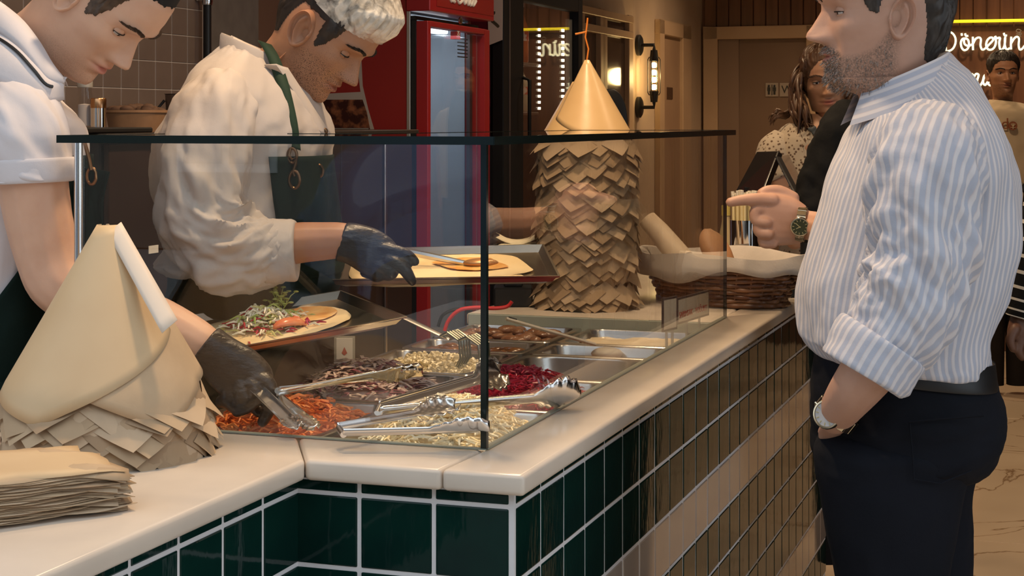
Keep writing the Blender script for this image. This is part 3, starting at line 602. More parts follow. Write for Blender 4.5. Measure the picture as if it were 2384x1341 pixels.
M_meat = mat('dark_aubergine', (.055, .022, .008), .22, noise=(40, (.18, .075, .02), 3)); M_sauce = mat('orange_sauce', (.36, .15, .05), .3, noise=(40, (.24, .09, .03), 3), bump=(80, .5, .004))
M_fry = mat('brown_meat', (.24, .125, .07), .2, noise=(25, (.14, .06, .03), 4), bump=(60, .6, .006)); M_cream = mat('cream_yoghurt', (.68, .58, .42), .35, noise=(15, (.60, .48, .32), 3), bump=(30, .4, .006))
def surface(name, key, m, label, base, lump=0, cat='food'):
    d0, d1, n0, n1 = PANS[key][:4]; mb = MB(); rows = [[DN(d0+.022+(d1-d0-.044)*i/20, n0+.022+(n1-n0-.044)*j/20, ZR-base+.006*fbm((i*.3, j*.3, 1), 1.5)) for j in range(21)] for i in range(21)]
    mb.grid(rows)
    rg = random.Random(5)
    for i in range(lump):
        q = DN(rg.uniform(d0+.04, d1-.04), rg.uniform(n0+.04, n1-.04), ZR-base+.006); s = rg.uniform(.012, .022)
        mb.sphere(q, (s*1.4, s, s*.6), Matrix.Rotation(rg.uniform(0, 3), 3, 'Z'), 10, 7)
    o = mb.build(name, m, None, 60); return tag(o, label, cat, kind='stuff')
surface('fried_aubergine', 'meat', M_meat, 'dark fried aubergine pieces in the steel pan', .022, 40)
surface('orange_sauce', 'sauce', M_sauce, 'orange brown sauce in a shallow steel pan', .03, 0)
surface('cooked_meat', 'fry', M_fry, 'glossy brown cooked meat spread flat in the far pan', .012, 26)
surface('yoghurt', 'cream', M_cream, 'pale yoghurt in the far right pan', .016, 0)
# ---- tongs
def tong_arm(p0, p1, face, w=.023, head=.085, hw=.034, cup=.013):
    """sheet steel arm from p0 to p1 with a scalloped scoop; face = direction of the hollow side"""
    p0, p1 = Vector(p0), Vector(p1); ax = (p1-p0); L = ax.length; ax.normalize(); fc = Vector(face); fc = (fc-ax*fc.dot(ax)).normalized(); sd = ax.cross(fc)
    N = 64; rows = []
    for i in range(N+1):
        s = L*i/N; t = max(0, (s-(L-head))/head)
        hwid = w/2+(hw-w/2)*math.sin(min(1, t*1.6)*math.pi/2) if t > 0 else w/2
        if t > .55: hwid *= math.sqrt(max(.02, 1-((t-.55)/.47)**2.2))
        depth = .005*(1-min(1, t*3))+cup*min(1, t*2)
        if t > .12: hwid *= 1+.13*math.sin(t*5*2*math.pi)
        row = []
        for j in range(9):
            v = -1+j/4; lift = depth*(abs(v)**2 if t > 0 else abs(v)**5)
            row.append(p0+ax*s+sd*(hwid*v)+fc*lift)
        rows.append(row)
    mb = MB(); mb.grid(rows); return mb
def solid(o, th): m = o.modifiers.new('thickness', 'SOLIDIFY'); m.thickness = th; m.offset = 0; return o
def tongs(label, arms, hinge=None):
    b = Vector(arms[0][0]); t = empty('steel_tongs', label, 'tongs', 'steel serving tongs', (b.x, b.y, b.z))
    for p0, p1, f, *kw in arms:
        o = tong_arm(p0, p1, f, **(kw[0] if kw else {})).build('arm', M_chrome2, None, 50); solid(o, .0012); wpar(o, t)
    if hinge:
        mb = MB(); a, c = Vector(hinge[0]), Vector(hinge[1]); mb.tube([a, c], .005, 10); wpar(mb.build('hinge', M_chrome2, None, 40), t)
    return t
M_chrome2 = mat('polished_steel', (.72, .70, .68), .18, 1.)
z = 1.05
A0 = ZP(648, 908, 1.055); A1 = ZP(985, 876, 1.075); A2 = ZP(640, 902, 1.085); A3 = ZP(975, 846, 1.100)
tongs('steel tongs with scalloped heads lying over the sliced onion', [(A0, A1, (0, .2, 1)), (A2+Vector((0, .03, -.01)), A3, (0, -.5, -.8))], (A0, A2+Vector((0, .03, -.01))))
B0 = ZP(884, 962, 1.045); B1 = ZP(1352, 922, 1.045); B2 = ZP(1165, 868, 1.060)
tongs('open steel tongs spread over the crimson beetroot', [(B0, B1, (0, .8, .5), dict(w=.02)), (B0+Vector((0, .012, .006)), B2, (.2, -.8, .4), dict(w=.02))], (B0-Vector((.004, 0, 0)), B0+Vector((0, .014, .008))))
C0 = ZP(800, 1012, 1.045); C1 = ZP(1140, 1004, 1.050); C2 = ZP(1060, 950, 1.050)
tongs('steel tongs lying on the white cabbage at the front', [(C0, C1, (0, .5, .9), dict(hw=.026)), (C0+Vector((-.01, .03, .004)), C2, (.1, -.5, .7), dict(w=.014, hw=.022))], (C0, C0+Vector((-.01, .03, .004))))
D0 = W(590, 900, 2.69); D1 = ZP(692, 1000, 1.035)
tongs('steel tongs held in the black glove over the carrot', [(D0, D1, (-.3, 0, .9), dict(head=.05, hw=.014, cup=.006)), (D0+Vector((.01, .03, 0)), ZP(735, 992, 1.03), (.3, 0, -.9), dict(head=.05, hw=.014, cup=.006))])
# slotted serving fork, ladle handle, red handled tongs, black scale
M_gpl = mat('grey_nylon', (.36, .33, .29), .45)
sp = empty('ladle', 'grey plastic ladle handle with a hanging hole resting in the yoghurt', 'ladle', loc=ZP(1380, 800, 1.0))
a, b = ZP(1178, 742, 1.075), ZP(1385, 802, 1.01); ax = (b-a).normalized(); sd = ax.cross(Vector((0, 0, 1))).normalized(); up = sd.cross(ax)
mb = MB(); rows = []
for i in range(13):
    t = i/12; w = .011-.003*t; c = a+(b-a)*t; rows.append([c+sd*w*math.cos(q)*(1 if .0 < t else .5)+up*.004*math.sin(q) for q in [2*math.pi*k/12 for k in range(12)]])
mb.grid(rows, closed_v=True, capu=True); wpar(mb.build('handle', M_gpl, None, 50), sp)
mb = MB(); mb.tube([a+ax*.012+up*.0036-ax*.006, a+ax*.012+up*.0036+ax*.012], .0030, 8); wpar(mb.build('hanging_hole', M_black, None, 40), sp)
mb = MB(); mb.sphere(b+ax*.03-Vector((0, 0, .012)), (.035, .03, .014)); wpar(mb.build('bowl', M_gpl, None, 60), sp)
fk = empty('serving_fork', 'pair of dull green steel claw tongs with wide tines over the dark aubergine', 'tongs', loc=ZP(1050, 790, 1.0))
a, b = ZP(938, 738, 1.09), ZP(1050, 790, 1.05); mb = MB(); ax = (b-a).normalized(); sd = ax.cross(Vector((0, 0, 1))).normalized(); up = sd.cross(ax)
mb.grid([[a+(b-a)*i/4+sd*.011*math.cos(q)+up*.003*math.sin(q) for q in [2*math.pi*k/8 for k in range(8)]] for i in range(5)], closed_v=True, capu=True); wpar(mb.build('handle', M_steel, None, 40), fk)
M_gst = mat('greenish_steel', (.30, .31, .25), .3, 1.)
for h, (cx, cy) in enumerate(((1048, 790), (1092, 800))):
    c = ZP(cx, cy, 1.05); 
    for i in range(5):
        o_ = sd*(-.022+.011*i); mb = MB(); mb.tube([c+o_*.4-ax*.02, c+o_+ax*.0+up*.018, c+o_+ax*.03+up*.012, c+o_+ax*.045-up*.02, c+o_*.9+ax*.04-up*.045], .0026, 6); wpar(mb.build('tine', M_gst, None, 40), fk)
rt = empty('red_tongs', 'tongs with curved red plastic handles behind the tray', 'tongs', loc=ZP(1100, 735, 1.03))
M_redpl = mat('red_plastic', (.55, .03, .03), .3)
mb = MB(); mb.tube([W(p[0], p[1], 3.95) for p in cat_spline([(1035, 770), (1045, 745), (1070, 722), (1110, 716), (1150, 718), (1180, 714), (1192, 702)], 24)], .0045, 8); wpar(mb.build('handle', M_redpl, None, 40), rt)
mb = MB(); mb.tube([W(p[0], p[1], 4.0) for p in cat_spline([(1020, 760), (1030, 735), (1055, 722), (1090, 718)], 16)], .004, 8); wpar(mb.build('handle', M_black, None, 40), rt)
sk = empty('kitchen_scale', 'black pedestal scale holding a stack of cream paper beside the tower', 'scale', loc=DN(1.78, .585, CT))
c = W(1195, 720, 4.35); bx, by = c.x, c.y
mb = MB(); mb.box(bx-.05, bx+.05, by-.05, by+.05, CT+.001, CT+.05); mb.box(bx-.025, bx+.025, by-.025, by+.025, CT+.05, 1.155); wpar(mb.build('base', M_black, None, None, .004), sk)
mb = MB(); mb.lathe([(.0, 0), (.085, 0), (.098, .012), (.1, .014), (.096, .014), (.08, .003), (0, .003)], 36, (bx, by, 1.156)); wpar(mb.build('plate', M_black, None, 40), sk)
M_paperw = mat('cream_paper', (.74, .66, .47), .7)
for i in range(5):
    mb = MB(); mb.box(-.062, .062, -.055, .055, 0, .004); o = mb.build('paper_sheet', M_paperw, None, None, .0005); o.location = (bx+.008+.006*i, by-.01, 1.1602+.0042*i); o.rotation_euler = (0, 0, .3-.12*i); wpar(o, sk)
mb = MB(); rows = [[(bx+.02+.055*u-.02*v*v*.5, by+.01+.03*v, 1.184+.018*u*u+.004*v) for v in np.linspace(-1, 1, 5)] for u in np.linspace(-1, 1, 9)]; mb.grid(rows); o = mb.build('paper_sheet', M_paperw, None, 60); solid(o, .001); wpar(o, sk)
# ---- price stakes by the side pane
M_card = mat('cream_card', (.62, .52, .38), .6); M_redt = mat('red_ink', (.45, .06, .03), .6); M_clearp = mat('acrylic_stake', (.5, .5, .46), .2, alpha=.6)
def stake(px0, px1, pyt, pyb, d, n, txt, label):
    p = DN(d, n, 1.0); Yp = p.y; t = empty('label_stake', label, 'sign', loc=(p.x, p.y, .99))
    zt = H-(pyt-HY)/F*Yp; zb = H-(pyb-HY)/F*Yp; wv = abs(px1-px0)/F*Yp
    return t, p, zt, zb, wv
def card(d0, d1, n0, n1, zt, zb, words, label):
    a, b = DN(d0, n0), DN(d1, n1); t = empty('label_stake', label, 'sign', 'name cards on stakes', (a.x, a.y, .985))
    ax = (b-a); L = ax.length; ax.normalize(); nn = Vector((ax.y, -ax.x, 0))
    def bar(name, s0, s1, z0, z1, th, m, off=0):
        mb = MB(); vs = [a+ax*s+nn*(q+off)+Vector((0, 0, zz)) for zz in (z0, z1) for q in (-th, th) for s in (s0, s1)]
        mb.add(vs, [(0, 2, 3, 1), (4, 5, 7, 6), (0, 1, 5, 4), (2, 6, 7, 3), (0, 4, 6, 2), (1, 3, 7, 5)]); return wpar(mb.build(name, m, None), t)
    bar('frame', 0, L, zb, zt, .0018, M_trans); bar('card', .005, L-.005, zb+.005, zt-.005, .0022, M_card)
    for s in (.3, .7): bar('stake', L*s-.003, L*s+.003, .985, zb, .002, M_clearp)
    ang = math.atan2(ax.y, ax.x)
    for i, wd_ in enumerate(words):
        o = text_mesh('lettering', wd_, .019, M_redt); o.location = a+ax*(.008+L*.5*i*1.0)+nn*.0026+Vector((0, 0, zb+.014)); o.rotation_euler = (math.pi/2, 0, ang); wpar(o, t)
    return t
zt = 1.105; zb = 1.048
card(1.30, 1.62, .034, .018, zt, zb, [], 'x') if False else None
card(1.33, 1.40, .058, .042, 1.105, 1.03, [], 'narrow cream name card on a stake seen edge-on inside the glass')
card(1.395, 1.60, .040, .012, 1.10, 1.040, ['SARIMSAK', 'YO\u011eURT'], 'framed cream name card with red lettering inside the side glass')

nc1 = empty('name_card', 'small white card with a red drop mark behind the onion pan', 'sign', loc=W(802, 835, 3.55)); cc = W(802, 812, 3.55)
mb = MB(); mb.box(cc.x-.017, cc.x+.017, cc.y-.001, cc.y+.001, cc.z-.022, cc.z+.022); wpar(mb.build('card', M_white, None), nc1)
mb = MB(); mb.add([(cc.x, cc.y-.0016, cc.z+.004), (cc.x-.006, cc.y-.0016, cc.z-.009), (cc.x, cc.y-.0016, cc.z-.014), (cc.x+.006, cc.y-.0016, cc.z-.009)], [(0, 1, 2, 3)]); wpar(mb.build('drop_mark', M_redt, None), nc1)
mb = MB(); mb.box(cc.x-.022, cc.x+.022, cc.y+.001, cc.y+.006, .984, cc.z+.026); wpar(mb.build('holder', M_clearp, None), nc1)
# ------------------------------------------------------------------ paper towers, paper pile
PAP = [mat('tan_paper_%d' % i, c, .75, noise=(14, tuple(x*.86 for x in c), 4), bump=(50, .25, .002)) for i, c in enumerate([(.47, .335, .205), (.41, .285, .17), (.51, .375, .245), (.36, .245, .145)])]
def flake_mesh(side, R, lift, curl, seed):
    rg = random.Random(seed); N = 4; hw = side*.5**.5; rows = []
    for i in range(N+1):
        row = []
        for j in range(N+1):
            u, v = i/N, j/N; x = (u-v)*hw*1.18*(1+.06*math.sin(seed)); zz = -(u+v)*hw*.84; down = (u+v)/2
            a = x/R; off = lift*down**1.3+curl*max(0, down-.55)+.002*math.sin(5*u+seed)*down
            row.append(((R+off)*math.sin(a), -(R+off)*math.cos(a)+R, zz))
        rows.append(row)
    mb = MB(); mb.grid(rows); o = mb.build('paper_sheet', None, None, 60); me = o.data; bpy.data.objects.remove(o); return me
def tower(name, label, c, prof, rows, sides, seed, front, liftk=.012, limit=300, jz=.008):
    """prof: [(z, r)]; rows: list of (z_top, side, count around)"""
    t = empty(name, label, 'paper tower', loc=(c[0], c[1], prof[0][0])); rg = random.Random(seed)
    zs = [p[0] for p in prof]; rs = [p[1] for p in prof]
    R = lambda z: float(np.interp(z, zs, rs))
    mb = MB(); mb.lathe([(.0, prof[0][0])]+[(max(.002, r-.009), z) for z, r in prof]+[(0.0, prof[-1][0])], 48, (c[0], c[1], 0)); wpar(mb.build('paper_core', PAP[1], None, 40), t)
    meshes = {}; cnt = 0; spare = MB(); spare.empty = True
    for ri, (zt, side, m) in enumerate(rows):
        r = R(zt-side*.7)
        for k in range(m):
            ph = 2*math.pi*(k+.5*(ri % 2))/m+rg.uniform(-.25, .25)*2*math.pi/m; ph = (ph+math.pi) % (2*math.pi)-math.pi
            key = (round(r, 2), round(side, 3), rg.randrange(3)); mi = rg.randrange(4)
            if (key, mi) not in meshes:
                me = flake_mesh(side, max(.04, r), liftk*(1+.4*key[2]), .02*(key[2]-1), key[2]+seed); me.materials.append(PAP[mi]); meshes[(key, mi)] = me
            z = zt+rg.uniform(-jz, jz); slope = (R(z)-R(z-side*1.2))/(side*1.2)
            M = Matrix.Translation((c[0], c[1], 0)) @ Matrix.Rotation(ph, 4, 'Z') @ Matrix.Translation((0, -R(z)+.006-.0006*ri-rg.uniform(.0, .002), z)) @ Matrix.Rotation(math.atan(slope), 4, 'X') @ Matrix.Rotation(rg.uniform(-.14, .14), 4, 'Y')
            if abs(ph-front) < 1.75 and cnt < limit:
                o = bpy.data.objects.new('paper_sheet', meshes[(key, mi)]); COL.objects.link(o); o.matrix_world = M; wpar(o, t); cnt += 1
            elif abs(ph-front) < 9:
                me = meshes[(key, mi)]; spare.add([M @ v.co for v in me.vertices], [tuple(p.vertices) for p in me.polygons])
    if spare.v: o = spare.build('paper_layers', PAP[0], None, 60); o['kind'] = 'stuff'; wpar(o, t)
    return t, R
def cone_sheet(t, c, apex, R, ph0, ph1, zlow, off, m, name='cone_sheet', ztop=None, nz=14, nph=40):
    """sheet wrapped round the cone, its lower edge given by zlow(phi)"""
    mb = MB(); rows = []
    for i in range(nph+1):
        ph = ph0+(ph1-ph0)*i/nph; zl = zlow(ph); row = []
        for j in range(nz+1):
            z = zl+(ztop-zl)*j/nz; k = (z-prof_lo)/(apex[2]-prof_lo) if False else 0
            r = R(z)+off; s = max(0, (z-1.0)); row.append((c[0]+r*math.sin(ph), c[1]-r*math.cos(ph), z))
        rows.append(row)
    mb.grid(rows); o = mb.build(name, m, None, 60); solid(o, .0006); return wpar(o, t)
# near tower
M_shpap = mat('smooth_kraft_paper', (.56, .405, .235), .55, noise=(6, (.51, .355, .20), 3), bump=(25, .12, .002)); M_flap = mat('pale_paper_edge', (.66, .56, .46), .7)
c1 = (-.587, 2.43)
prof1 = [(1.0205, .147), (1.06, .147), (1.115, .139), (1.35, .004)]
rows1 = [(1.075+.0175*i, .075, 17) for i in range(0, 8)]
rows1 = [(1.050, .042, 24), (1.062, .048, 23), (1.074, .050, 22), (1.086, .052, 22), (1.098, .054, 21), (1.110, .056, 20), (1.122, .060, 18), (1.138, .072, 15), (1.156, .085, 12)]
tw1, R1 = tower('paper_tower', 'low cone of overlapping tan paper sheets on the near marble counter', c1, prof1, rows1, None, 11, -.1, .0085, 300)
cone_sheet(tw1, c1, (0, 0, 1.351), R1, -2.3, 1.30, lambda p: float(np.interp(p, [-2.3, -1.5, -.42, 1.30], [1.13, 1.115, 1.080, 1.200])), .0105, M_shpap, ztop=1.349, nph=72)
cone_sheet(tw1, c1, (0, 0, 1.351), R1, -.25, 2.4, lambda p: float(np.interp(p, [-.25, .80, 1.35, 2.4], [1.135, 1.068, 1.125, 1.15])), .0075, PAP[0], ztop=1.30, nph=84)
if 0: cone_sheet(tw1, c1, (0, 0, 1.351), R1, -1.1, .3, lambda p: float(np.interp(p, [-1.1, -.45, -.1, .3], [1.11, 1.055, 1.085, 1.13])), .003, PAP[2], ztop=1.25)
mb = MB(); q = [W(250, 544, 2.415), W(282, 517, 2.43), W(413, 745, 2.345), W(377, 776, 2.325)]
rows = [[q[0].lerp(q[3], s).lerp(q[1].lerp(q[2], s), u)+Vector((0, -.004*math.sin(math.pi*u), 0)) for u in np.linspace(0, 1, 5)] for s in np.linspace(0, 1, 12)]
mb.grid(rows); o = mb.build('folded_edge', M_flap, None, 60); solid(o, .0012); wpar(o, tw1)
# far tower
c2v = DN(1.855, .385); c2 = (c2v.x, c2v.y)
prof2 = [(1.0205, .133), (1.05, .134), (1.085, .118), (1.09, .126), (1.20, .126), (1.32, .122), (1.34, .121), (1.43, .120), (1.46, .116), (1.462, .113), (1.657, .002)]
rows2 = [(1.066, .046, 20), (1.080, .048, 20), (1.094, .050, 18)]+[(1.138+.0195*i, .052, 19) for i in range(0, 10)]+[(1.348, .072, 15)]+[(1.372+.019*i, .054, 18) for i in range(0, 6)]
tw2, R2 = tower('paper_tower', 'tall tower of layered tan paper sheets capped by a smooth cone inside the far glass', c2, prof2, rows2, None, 21, .0, .0075, 292)
M_conepap = mat('glossy_cone_paper', (.66, .45, .22), .33, noise=(7, (.60, .39, .18), 3), bump=(22, .25, .002))
R2c = lambda z: R2(z) if z < 1.462 else .113*(1.657-z)/.195+.002
cone_sheet(tw2, c2, (0, 0, 1.657), R2c, -1.05, 3.3, lambda p: float(np.interp(p, [-1.05, .05, .1, 3.3], [1.505, 1.455, 1.450, 1.455])), .004, M_conepap, ztop=1.656)
cone_sheet(tw2, c2, (0, 0, 1.657), R2c, -3.0, .3, lambda p: 1.452, .002, M_conepap, ztop=1.60)
M_ocord = mat('orange_cord', (.85, .25, .03), .5)
mb = MB(); A = Vector((c2[0], c2[1], 1.655)); mb.tube([A, A+Vector((.004, 0, .03)), A+Vector((-.004, 0, .06)), A+Vector((.0, 0, .09)), A+Vector((.002, 0, .11))], .0022, 6); mb.tube([A+Vector((-.03, 0, .068)), A+Vector((0, 0, .074))], .0025, 6); wpar(mb.build('tie_cord', M_ocord, None, 40), tw2)
# pile of flat paper in the foreground
pile = empty('paper_pile', 'pile of ruffled brown paper sheets at the near left edge of the counter', 'paper pile', loc=(-.64, 2.03, CT))
rg = random.Random(5); nS = 30
for i in range(nS):
    L_, D_ = .145, .075; ox = rg.uniform(-.010, .010); ph = rg.uniform(0, 6); amp = .0022; mb = MB(); rows = []
    for a in np.linspace(-1, 1, 17):
        row = []
        for b in np.linspace(-1, 1, 7):
            x = a*L_+ox+.006*math.sin(5*b+ph)*(a > .6); y = b*D_+.005*math.sin(7*a+ph)*(abs(b) > .5)+rg.uniform(-.001, .001)
            e = max(0, a-.35)**2*1.4+max(0, -b-.2)**2*.9
            z = amp*e*math.sin(9*b+4*a+ph)*1.3+.0012*math.sin(6*a+ph)*abs(b)-e*.016*(i/nS)
            row.append((x, y, z))
        rows.append(row)
    mb.grid(rows); o = mb.build('paper_sheet', PAP[(i*7) % 4] if i < nS-1 else M_shpap, None, 60); solid(o, .0007)
    o.location = (-.635+.002*math.sin(i), 2.035, CT+.004+.0020*i); o.rotation_euler = (0, 0, .62+rg.uniform(-.05, .05)); wpar(o, pile)
# ------------------------------------------------------------------ trays of flatbread
def quad_map(A, B, C, D):
    A, B, C, D = map(Vector, (A, B, C, D)); nn = (B-A).cross(D-A).normalized()
    if nn.z < 0: nn = -nn
    return lambda u, v, h=0: (A.lerp(B, u)).lerp(D.lerp(C, u), v)+nn*h
def tray(label, Q, par=None, rim=.09, rh=.020, rimu=None):
    f = quad_map(*Q); t = empty('steel_tray', label, 'tray', 'steel trays of flatbread', f(.5, .5))
    def ring(a, b, h): 
        out = []
        for (u0, v0, u1, v1) in ((a, b, 1-a, b), (1-a, b, 1-a, 1-b), (1-a, 1-b, a, 1-b), (a, 1-b, a, b)):
            for k in range(6): out.append(f(u0+(u1-u0)*k/6, v0+(v1-v0)*k/6, h))
        return out
    ru = rimu or rim
    rows = [ring(.004, .006, rh-.003), ring(0, 0, rh), ring(.008, .014, rh), ring(ru*.45, rim*.45, rh*.35), ring(ru*.55, rim*.55, rh*.33), ring(ru, rim, 0)]
    mb = MB(); mb.grid(rows, closed_v=True); k = len(rows[0]); mb.f.append(tuple(len(mb.v)-k+i for i in range(k))); mb.m.append(0)
    o = mb.build('tray_shell', M_tray, None, 35); solid(o, .0012); wpar(o, t); return t, f
M_tray = mat('worn_steel_tray', (.52, .47, .40), .28, 1., noise=(4, (.40, .35, .29), 4)); M_dough = mat('flatbread', (.84, .66, .39), .7, noise=(9, (.78, .56, .28), 4), bump=(45, .3, .003)); M_osauce = mat('orange_spread', (.70, .30, .06), .4, noise=(30, (.78, .45, .14), 3), bump=(60, .4, .003))
def bread(name, label, f, outline, h=.004, th=.006, m=None):
    cu = sum(p[0] for p in outline)/len(outline); cv = sum(p[1] for p in outline)/len(outline); O = cat_spline(list(outline)+[outline[0]], 49)[:-1]; mb = MB(); rows = []
    for r in (1, .96, .7, .4, .12):
        rows.append([f(cu+(p[0]-cu)*r, cv+(p[1]-cv)*r, h+(th if r < 1 else 0)+.0012*fbm((p[0]*9*r, p[1]*9*r, h*99), 2)) for p in O])
    mb.grid(rows, closed_v=True); k = len(O); mb.f.append(tuple(len(mb.v)-k+i for i in range(k))); mb.m.append(0); mb.f.append(tuple(range(k))); mb.m.append(0)
    o = mb.build(name, m or M_dough, None, 60); return tag(o, label, 'flatbread') if label else o
t1, f1 = tray('steel tray with a filled flatbread held over the salad pans', (W(370, 770, 3.00), W(797, 700, 3.05), W(951, 762, 2.88), W(405, 862, 2.81)), rim=.10, rimu=.09)
bread('flatbread', 'filled flatbread with lettuce and beetroot on the nearer tray', f1, [(.05, .35), (.3, .14), (.6, .10), (.82, .18), (.90, .38), (.84, .60), (.6, .80), (.35, .90), (.1, .88)])
o = bread('sauce_patch', None, f1, [(.58, .26), (.72, .18), (.83, .28), (.84, .44), (.74, .58), (.60, .52)], .0128, .001, M_osauce); tag(o, 'orange sauce spread on the nearer flatbread', 'sauce')
rg = random.Random(9); mb = MB(); tm = [M_cab[1], M_let[0], M_bee[0], M_bee[1], M_let[1]]
for i in range(420):
    u = rg.gauss(.48, .085); v = rg.gauss(.46, .13); hh = .012+.034*math.exp(-((u-.48)/.11)**2-((v-.46)/.16)**2)*rg.random(); p = f1(u, v, hh); a = rg.uniform(0, 6.28); l = rg.uniform(.012, .03)
    mi = rg.choice([0, 0, 0, 1, 1, 0, 4, 2]) if v < .62 else rg.choice([0, 1, 2, 3])
    mb.tube([p, p+Vector((math.cos(a)*l*.5, math.sin(a)*l*.5, rg.uniform(0, .008))), p+Vector((math.cos(a)*l, math.sin(a)*l, rg.uniform(-.004, .004)))], [.0012, .0024, .0010], 4, mi)
tag(mb.build('salad_topping', tm, None, 60), 'mixed shredded lettuce and beetroot piled on the nearer flatbread', 'salad', kind='stuff')
M_tom = mat('tomato_flesh', (.72, .16, .06), .25, noise=(30, (.80, .32, .14), 3))
for (u, v, s, a) in ((.56, .66, .030, .6), (.62, .50, .014, 2.)):
    t = empty('tomato_wedge', 'large tomato wedge on the nearer flatbread' if s > .02 else 'small tomato piece beside the orange sauce', 'tomato', loc=f1(u, v, .012)); mb = MB(); rows = []
    for i in range(9):
        th = math.pi*i/8; rows.append([(s*math.cos(th), -s*.42*math.cos(q)*math.sin(th), s*.55*math.sin(th)*(.35+.65*math.sin(q))) for q in np.linspace(0, math.pi, 8)])
    mb.grid(rows); o = mb.build('flesh', M_tom, t, 60); solid(o, .006); o.rotation_euler = (0, 0, a)
mb = MB(); rg = random.Random(12)
for i in range(26):
    p = f1(.60+rg.gauss(0, .02), .26+rg.gauss(0, .05), .030); q = p+Vector((rg.uniform(-.018, .018), rg.uniform(-.012, .012), rg.uniform(.004, .03))); mb.tube([p, (p+q)/2+Vector((0, 0, .004)), q], [.0012, .001, .0006], 4); mb.sphere(q, (.005, .004, .002), None, 6, 4)
tag(mb.build('herb_sprig', M_let[1], None, 60), 'green herb sprig on top of the nearer flatbread', 'herb', kind='stuff')
t2, f2 = tray('wide steel tray with an orange-spread flatbread under the white cook hand', (W(800, 602, 3.36), W(1268, 592, 3.24), W(1306, 668, 2.98), W(766, 676, 3.10)), rim=.12, rimu=.07)
bread('flatbread', 'plain long flatbread with orange spread on the farther tray', f2, [(.06, .35), (.2, .12), (.5, .10), (.82, .14), (.90, .45), (.88, .62), (.6, .84), (.3, .90), (.09, .72)])
bread('flatbread', 'folded lower flatbread sheet at the front of the farther tray', f2, [(.08, .66), (.3, .74), (.55, .80), (.85, .70), (.80, .82), (.5, .93), (.2, .92)], .001, .004)
o = bread('sauce_patch', None, f2, [(.45, .40), (.58, .28), (.72, .30), (.76, .45), (.80, .58), (.68, .66), (.55, .62)], .0128, .0012, M_osauce); tag(o, 'orange sauce spread on the farther flatbread', 'sauce')
spn = empty('spoon', 'steel spoon held in the black glove spreading sauce', 'spoon', loc=f2(.5, .5, .02)); a = f2(.25, .42, .045); b = f2(.62, .52, .016)
mb = MB(); mb.tube([a, a.lerp(b, .5), b], [.006, .007, .005], 8); wpar(mb.build('handle', M_steel, None, 40), spn); mb = MB(); mb.sphere(b+Vector((.025, -.003, .002)), (.034, .022, .009), None, 18, 10); wpar(mb.build('bowl', mat('sauced_spoon', (.55, .28, .12), .3, .5), None, 60), spn)
# ------------------------------------------------------------------ far counter: basket, cup, till
def bk(ph, r, z): return Vector((BC.x+r*(BA*math.cos(ph)*BX.x+BB*math.sin(ph)*BY.x), BC.y+r*(BA*math.cos(ph)*BX.y+BB*math.sin(ph)*BY.y), z))
BC = DN(2.06, .075); BX = (W(1888, 0, 4.25)-W(1495, 0, 4.62)); BX.z = 0; BX.normalize(); BY = Vector((-BX.y, BX.x, 0)); BA, BB = .235, .150
bas = empty('wicker_basket', 'oval brown wicker basket lined with white paper on the marble', 'basket', loc=(BC.x, BC.y, CT))
M_wick = [mat('wicker_%d' % i, c, .35, noise=(30, tuple(x*.6 for x in c), 3)) for i, c in enumerate([(.20, .085, .036), (.28, .13, .060), (.14, .055, .026)])]
rows_n = 11
for k in range(rows_n):
    z = CT+.008+k*.0105; s = .76+.24*(k/(rows_n-1)); mb = MB(); pts = []
    for i in range(144):
        ph = 2*math.pi*i/144; pts.append(bk(ph, s+.022*math.cos(15*ph+math.pi*(k % 2)), z+.0015*math.sin(7*ph+k)))
    mb.tube(pts, .0058, 6, closed=True); wpar(mb.build('woven_strand', M_wick[k % 3], None, 60), bas)
for i in range(30):
    ph = 2*math.pi*(i+.5)/30; mb = MB(); mb.tube([bk(ph, .75, CT+.004), bk(ph, .88, CT+.06), bk(ph, .985, CT+.112)], .004, 6); wpar(mb.build('stake', M_wick[2], None, 40), bas)
mb = MB(); mb.tube([bk(2*math.pi*i/80, .80+.015*math.cos(20*2*math.pi*i/80), CT+.0075) for i in range(80)], .0075, 6, closed=True); wpar(mb.build('base_rim', M_wick[0], None, 60), bas)
mb = MB(); mb.add([bk(2*math.pi*i/40, .78, CT+.012) for i in range(40)], [tuple(range(40))]); wpar(mb.build('base', M_wick[2], None), bas)
M_parch = mat('white_lining_paper', (.50, .445, .395), .8, noise=(12, (.43, .385, .34), 3), bump=(35, .5, .004))
mb = MB(); rows = []
for i in range(97):
    ph = 2*math.pi*i/96; dr = .045+.018*math.sin(3*ph+.6)+.008*math.sin(7*ph); rt_ = .126+.006*math.sin(4*ph+1)
    rows.append([bk(ph, .5, CT+.07), bk(ph, .86, CT+.105), bk(ph, .96, CT+rt_+.004), bk(ph, 1.06+.01*math.sin(9*ph), CT+rt_+.008), bk(ph, 1.10+.012*math.sin(11*ph), CT+rt_-dr*.5), bk(ph, 1.095+.014*math.sin(8*ph+2), CT+rt_-dr)])
mb.grid(rows); o = mb.build('paper_lining', M_parch, None, 70); solid(o, .001); wpar(o, bas)
M_bread = mat('brown_crust', (.36, .17, .075), .5, noise=(9, (.50, .27, .13), 4), bump=(30, .4, .004)); M_roll = mat('parchment_wrap', (.68, .56, .42), .6, noise=(10, (.60, .46, .32), 3), bump=(25, .3, .003))
a, b = W(1654, 532, 4.40), W(1684, 612, 4.34); br = empty('bread_roll', 'pointed brown bread roll standing in the wicker basket', 'bread', loc=b)
mb = MB(); rows = []; 
